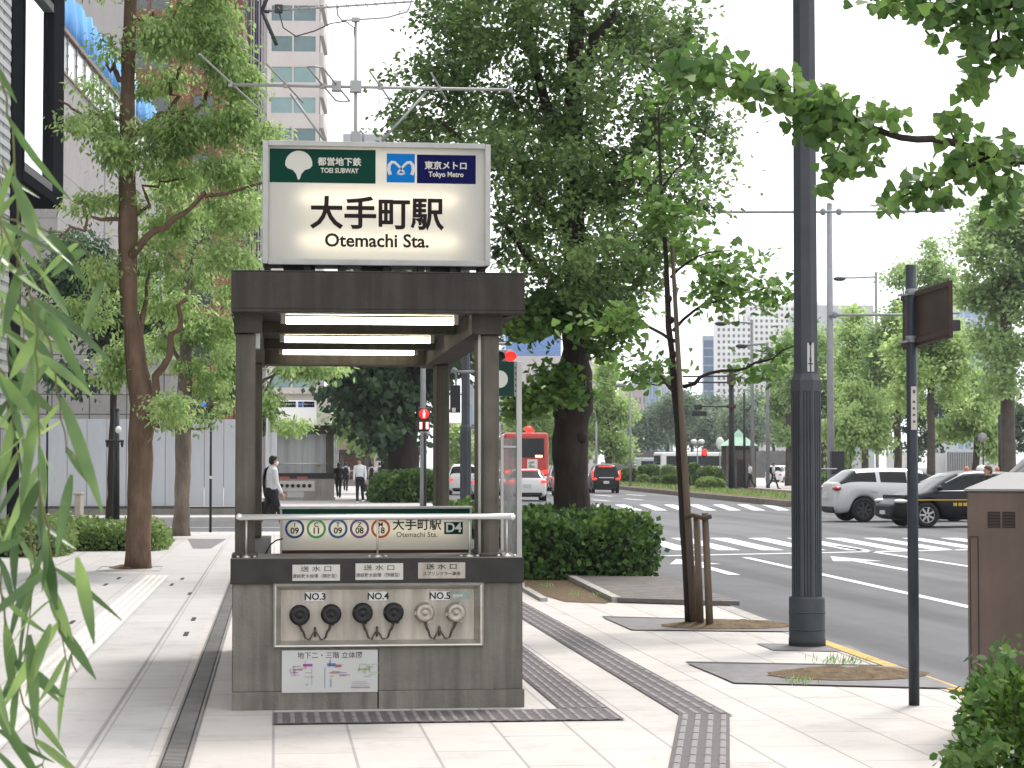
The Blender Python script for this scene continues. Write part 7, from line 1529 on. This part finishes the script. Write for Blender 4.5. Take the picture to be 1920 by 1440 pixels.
for px, w_, m_ in ((523, 20, 'poster_red'), (557, 20, 'poster_red'), (560, 8, 'yellow_mark')):
    g = MB(); p = W(px, 896, 93.5); s = 93.5/4000
    if m_ == 'yellow_mark': q = W(597, 871, 94.1); g.ell((q.x, Y+.55, q.z), (.09, .03, .09), 8, 6); g.build('sticker', mat('yellow_mark', (.55, .50, .04), rough=.5), T)
    else: g.box(p.x, p.x+w_*s, Y-.045, Y-.031, p.z-.04, p.z+.05); g.build('red_notice', mat('poster_red', (.50, .13, .11), rough=.5), T)
S = thing('station_sign', 'far roof sign with green and blue logo panels, half covered by leaves', 'sign', (X0+1, Y, Z(796)))
g = MB(); pa, pb = W(518, 796, 94), W(594, 750, 94); g.box(pa.x, pb.x, Y+.1, Y+.5, Z(796)+.02, pb.z); g.build('housing', emit('backlit_sign_white', (1, .97, .92), .22, (.6, .6, .6)), S, bevel=.02)
def farlogo(u0, u1, m_, nm):
    g = MB(); a, b = W(u0, 763, 94), W(u1, 752.5, 94); g.box(a.x, b.x, Y+.07, Y+.098, a.z, b.z, 0); c_ = ((a.x+b.x)/2, Y+.068, (a.z+b.z)/2)
    if nm == 'green': ginkgo(g, a.x+.19, c_[2]+.02, .09, Y+.068, 1); g.text('都営地下鉄', (a.x+.60, Y+.068, c_[2]), (1, 0, 0), (0, 0, 1), .10, 1, .01)
    elif nm == 'blue': metro_m(g, c_[0], c_[2], .09, Y+.068, 1)
    else: g.text('東京メトロ', c_, (1, 0, 0), (0, 0, 1), .09, 1, .01)
    g.build('logo_panel', [m_, m_wht], S, fix=False)
farlogo(520, 555, m_green, 'green'); farlogo(559, 568, m_blue, 'blue'); farlogo(569, 590, m_navy, 'navy')
T, X0, X1, Y, Z, zw = farent('farthest pale entrance shelter with brown back wall beyond the walking people', 637, 692, 165, 843, 853, 853, 893)
g = MB(); g.box(X0+.3, X1-.3, Y+5, Y+5.1, .1, Z(853)); g.build('back_wall', mat('brown_back', (.26, .16, .12), rough=.7, var=.2), T)
for px, y0, y1, lab, m_ in ((690, 838, 846, 'small dark hanging sign above the farthest entrance shelter', m_navy), (694, 822, 832, 'small teal sign high above the farthest entrance shelter', mat('teal_sign', (.05, .30, .27), rough=.5))):
    T = thing('hanging_sign', lab, 'sign', W(px, y1, 160)); g = MB(); a, b = W(px-5, y1, 160), W(px+5, y0, 160); g.box(a.x, b.x, a.y-.05, a.y+.05, a.z, b.z); g.build('panel', m_, T)
    g = MB(); c_ = W(px+5.5, 880, 160); g.tube([(c_.x, c_.y, 0), (c_.x, c_.y, b.z+.1)], .05, 6); g.build('pole', m_pole_d, T)

# ================================================================ AIR
hz = MB(); hz.box(-3600, 3600, -420, 5100, -1.3, 95); ho = hz.build('haze', None if False else bpy.data.materials.new('haze_air')); ho['kind'] = 'stuff'; ho['label'] = 'thin pale summer haze filling the air down the street'
hm = ho.data.materials[0]; hm.use_nodes = True; ht = hm.node_tree; ht.nodes.clear()
hv_ = ht.nodes.new('ShaderNodeVolumePrincipled'); hv_.inputs['Density'].default_value = .0002; hv_.inputs['Color'].default_value = (.86, .90, .96, 1); hv_.inputs['Anisotropy'].default_value = .3
hq = ht.nodes.new('ShaderNodeOutputMaterial'); ht.links.new(hv_.outputs[0], hq.inputs['Volume'])
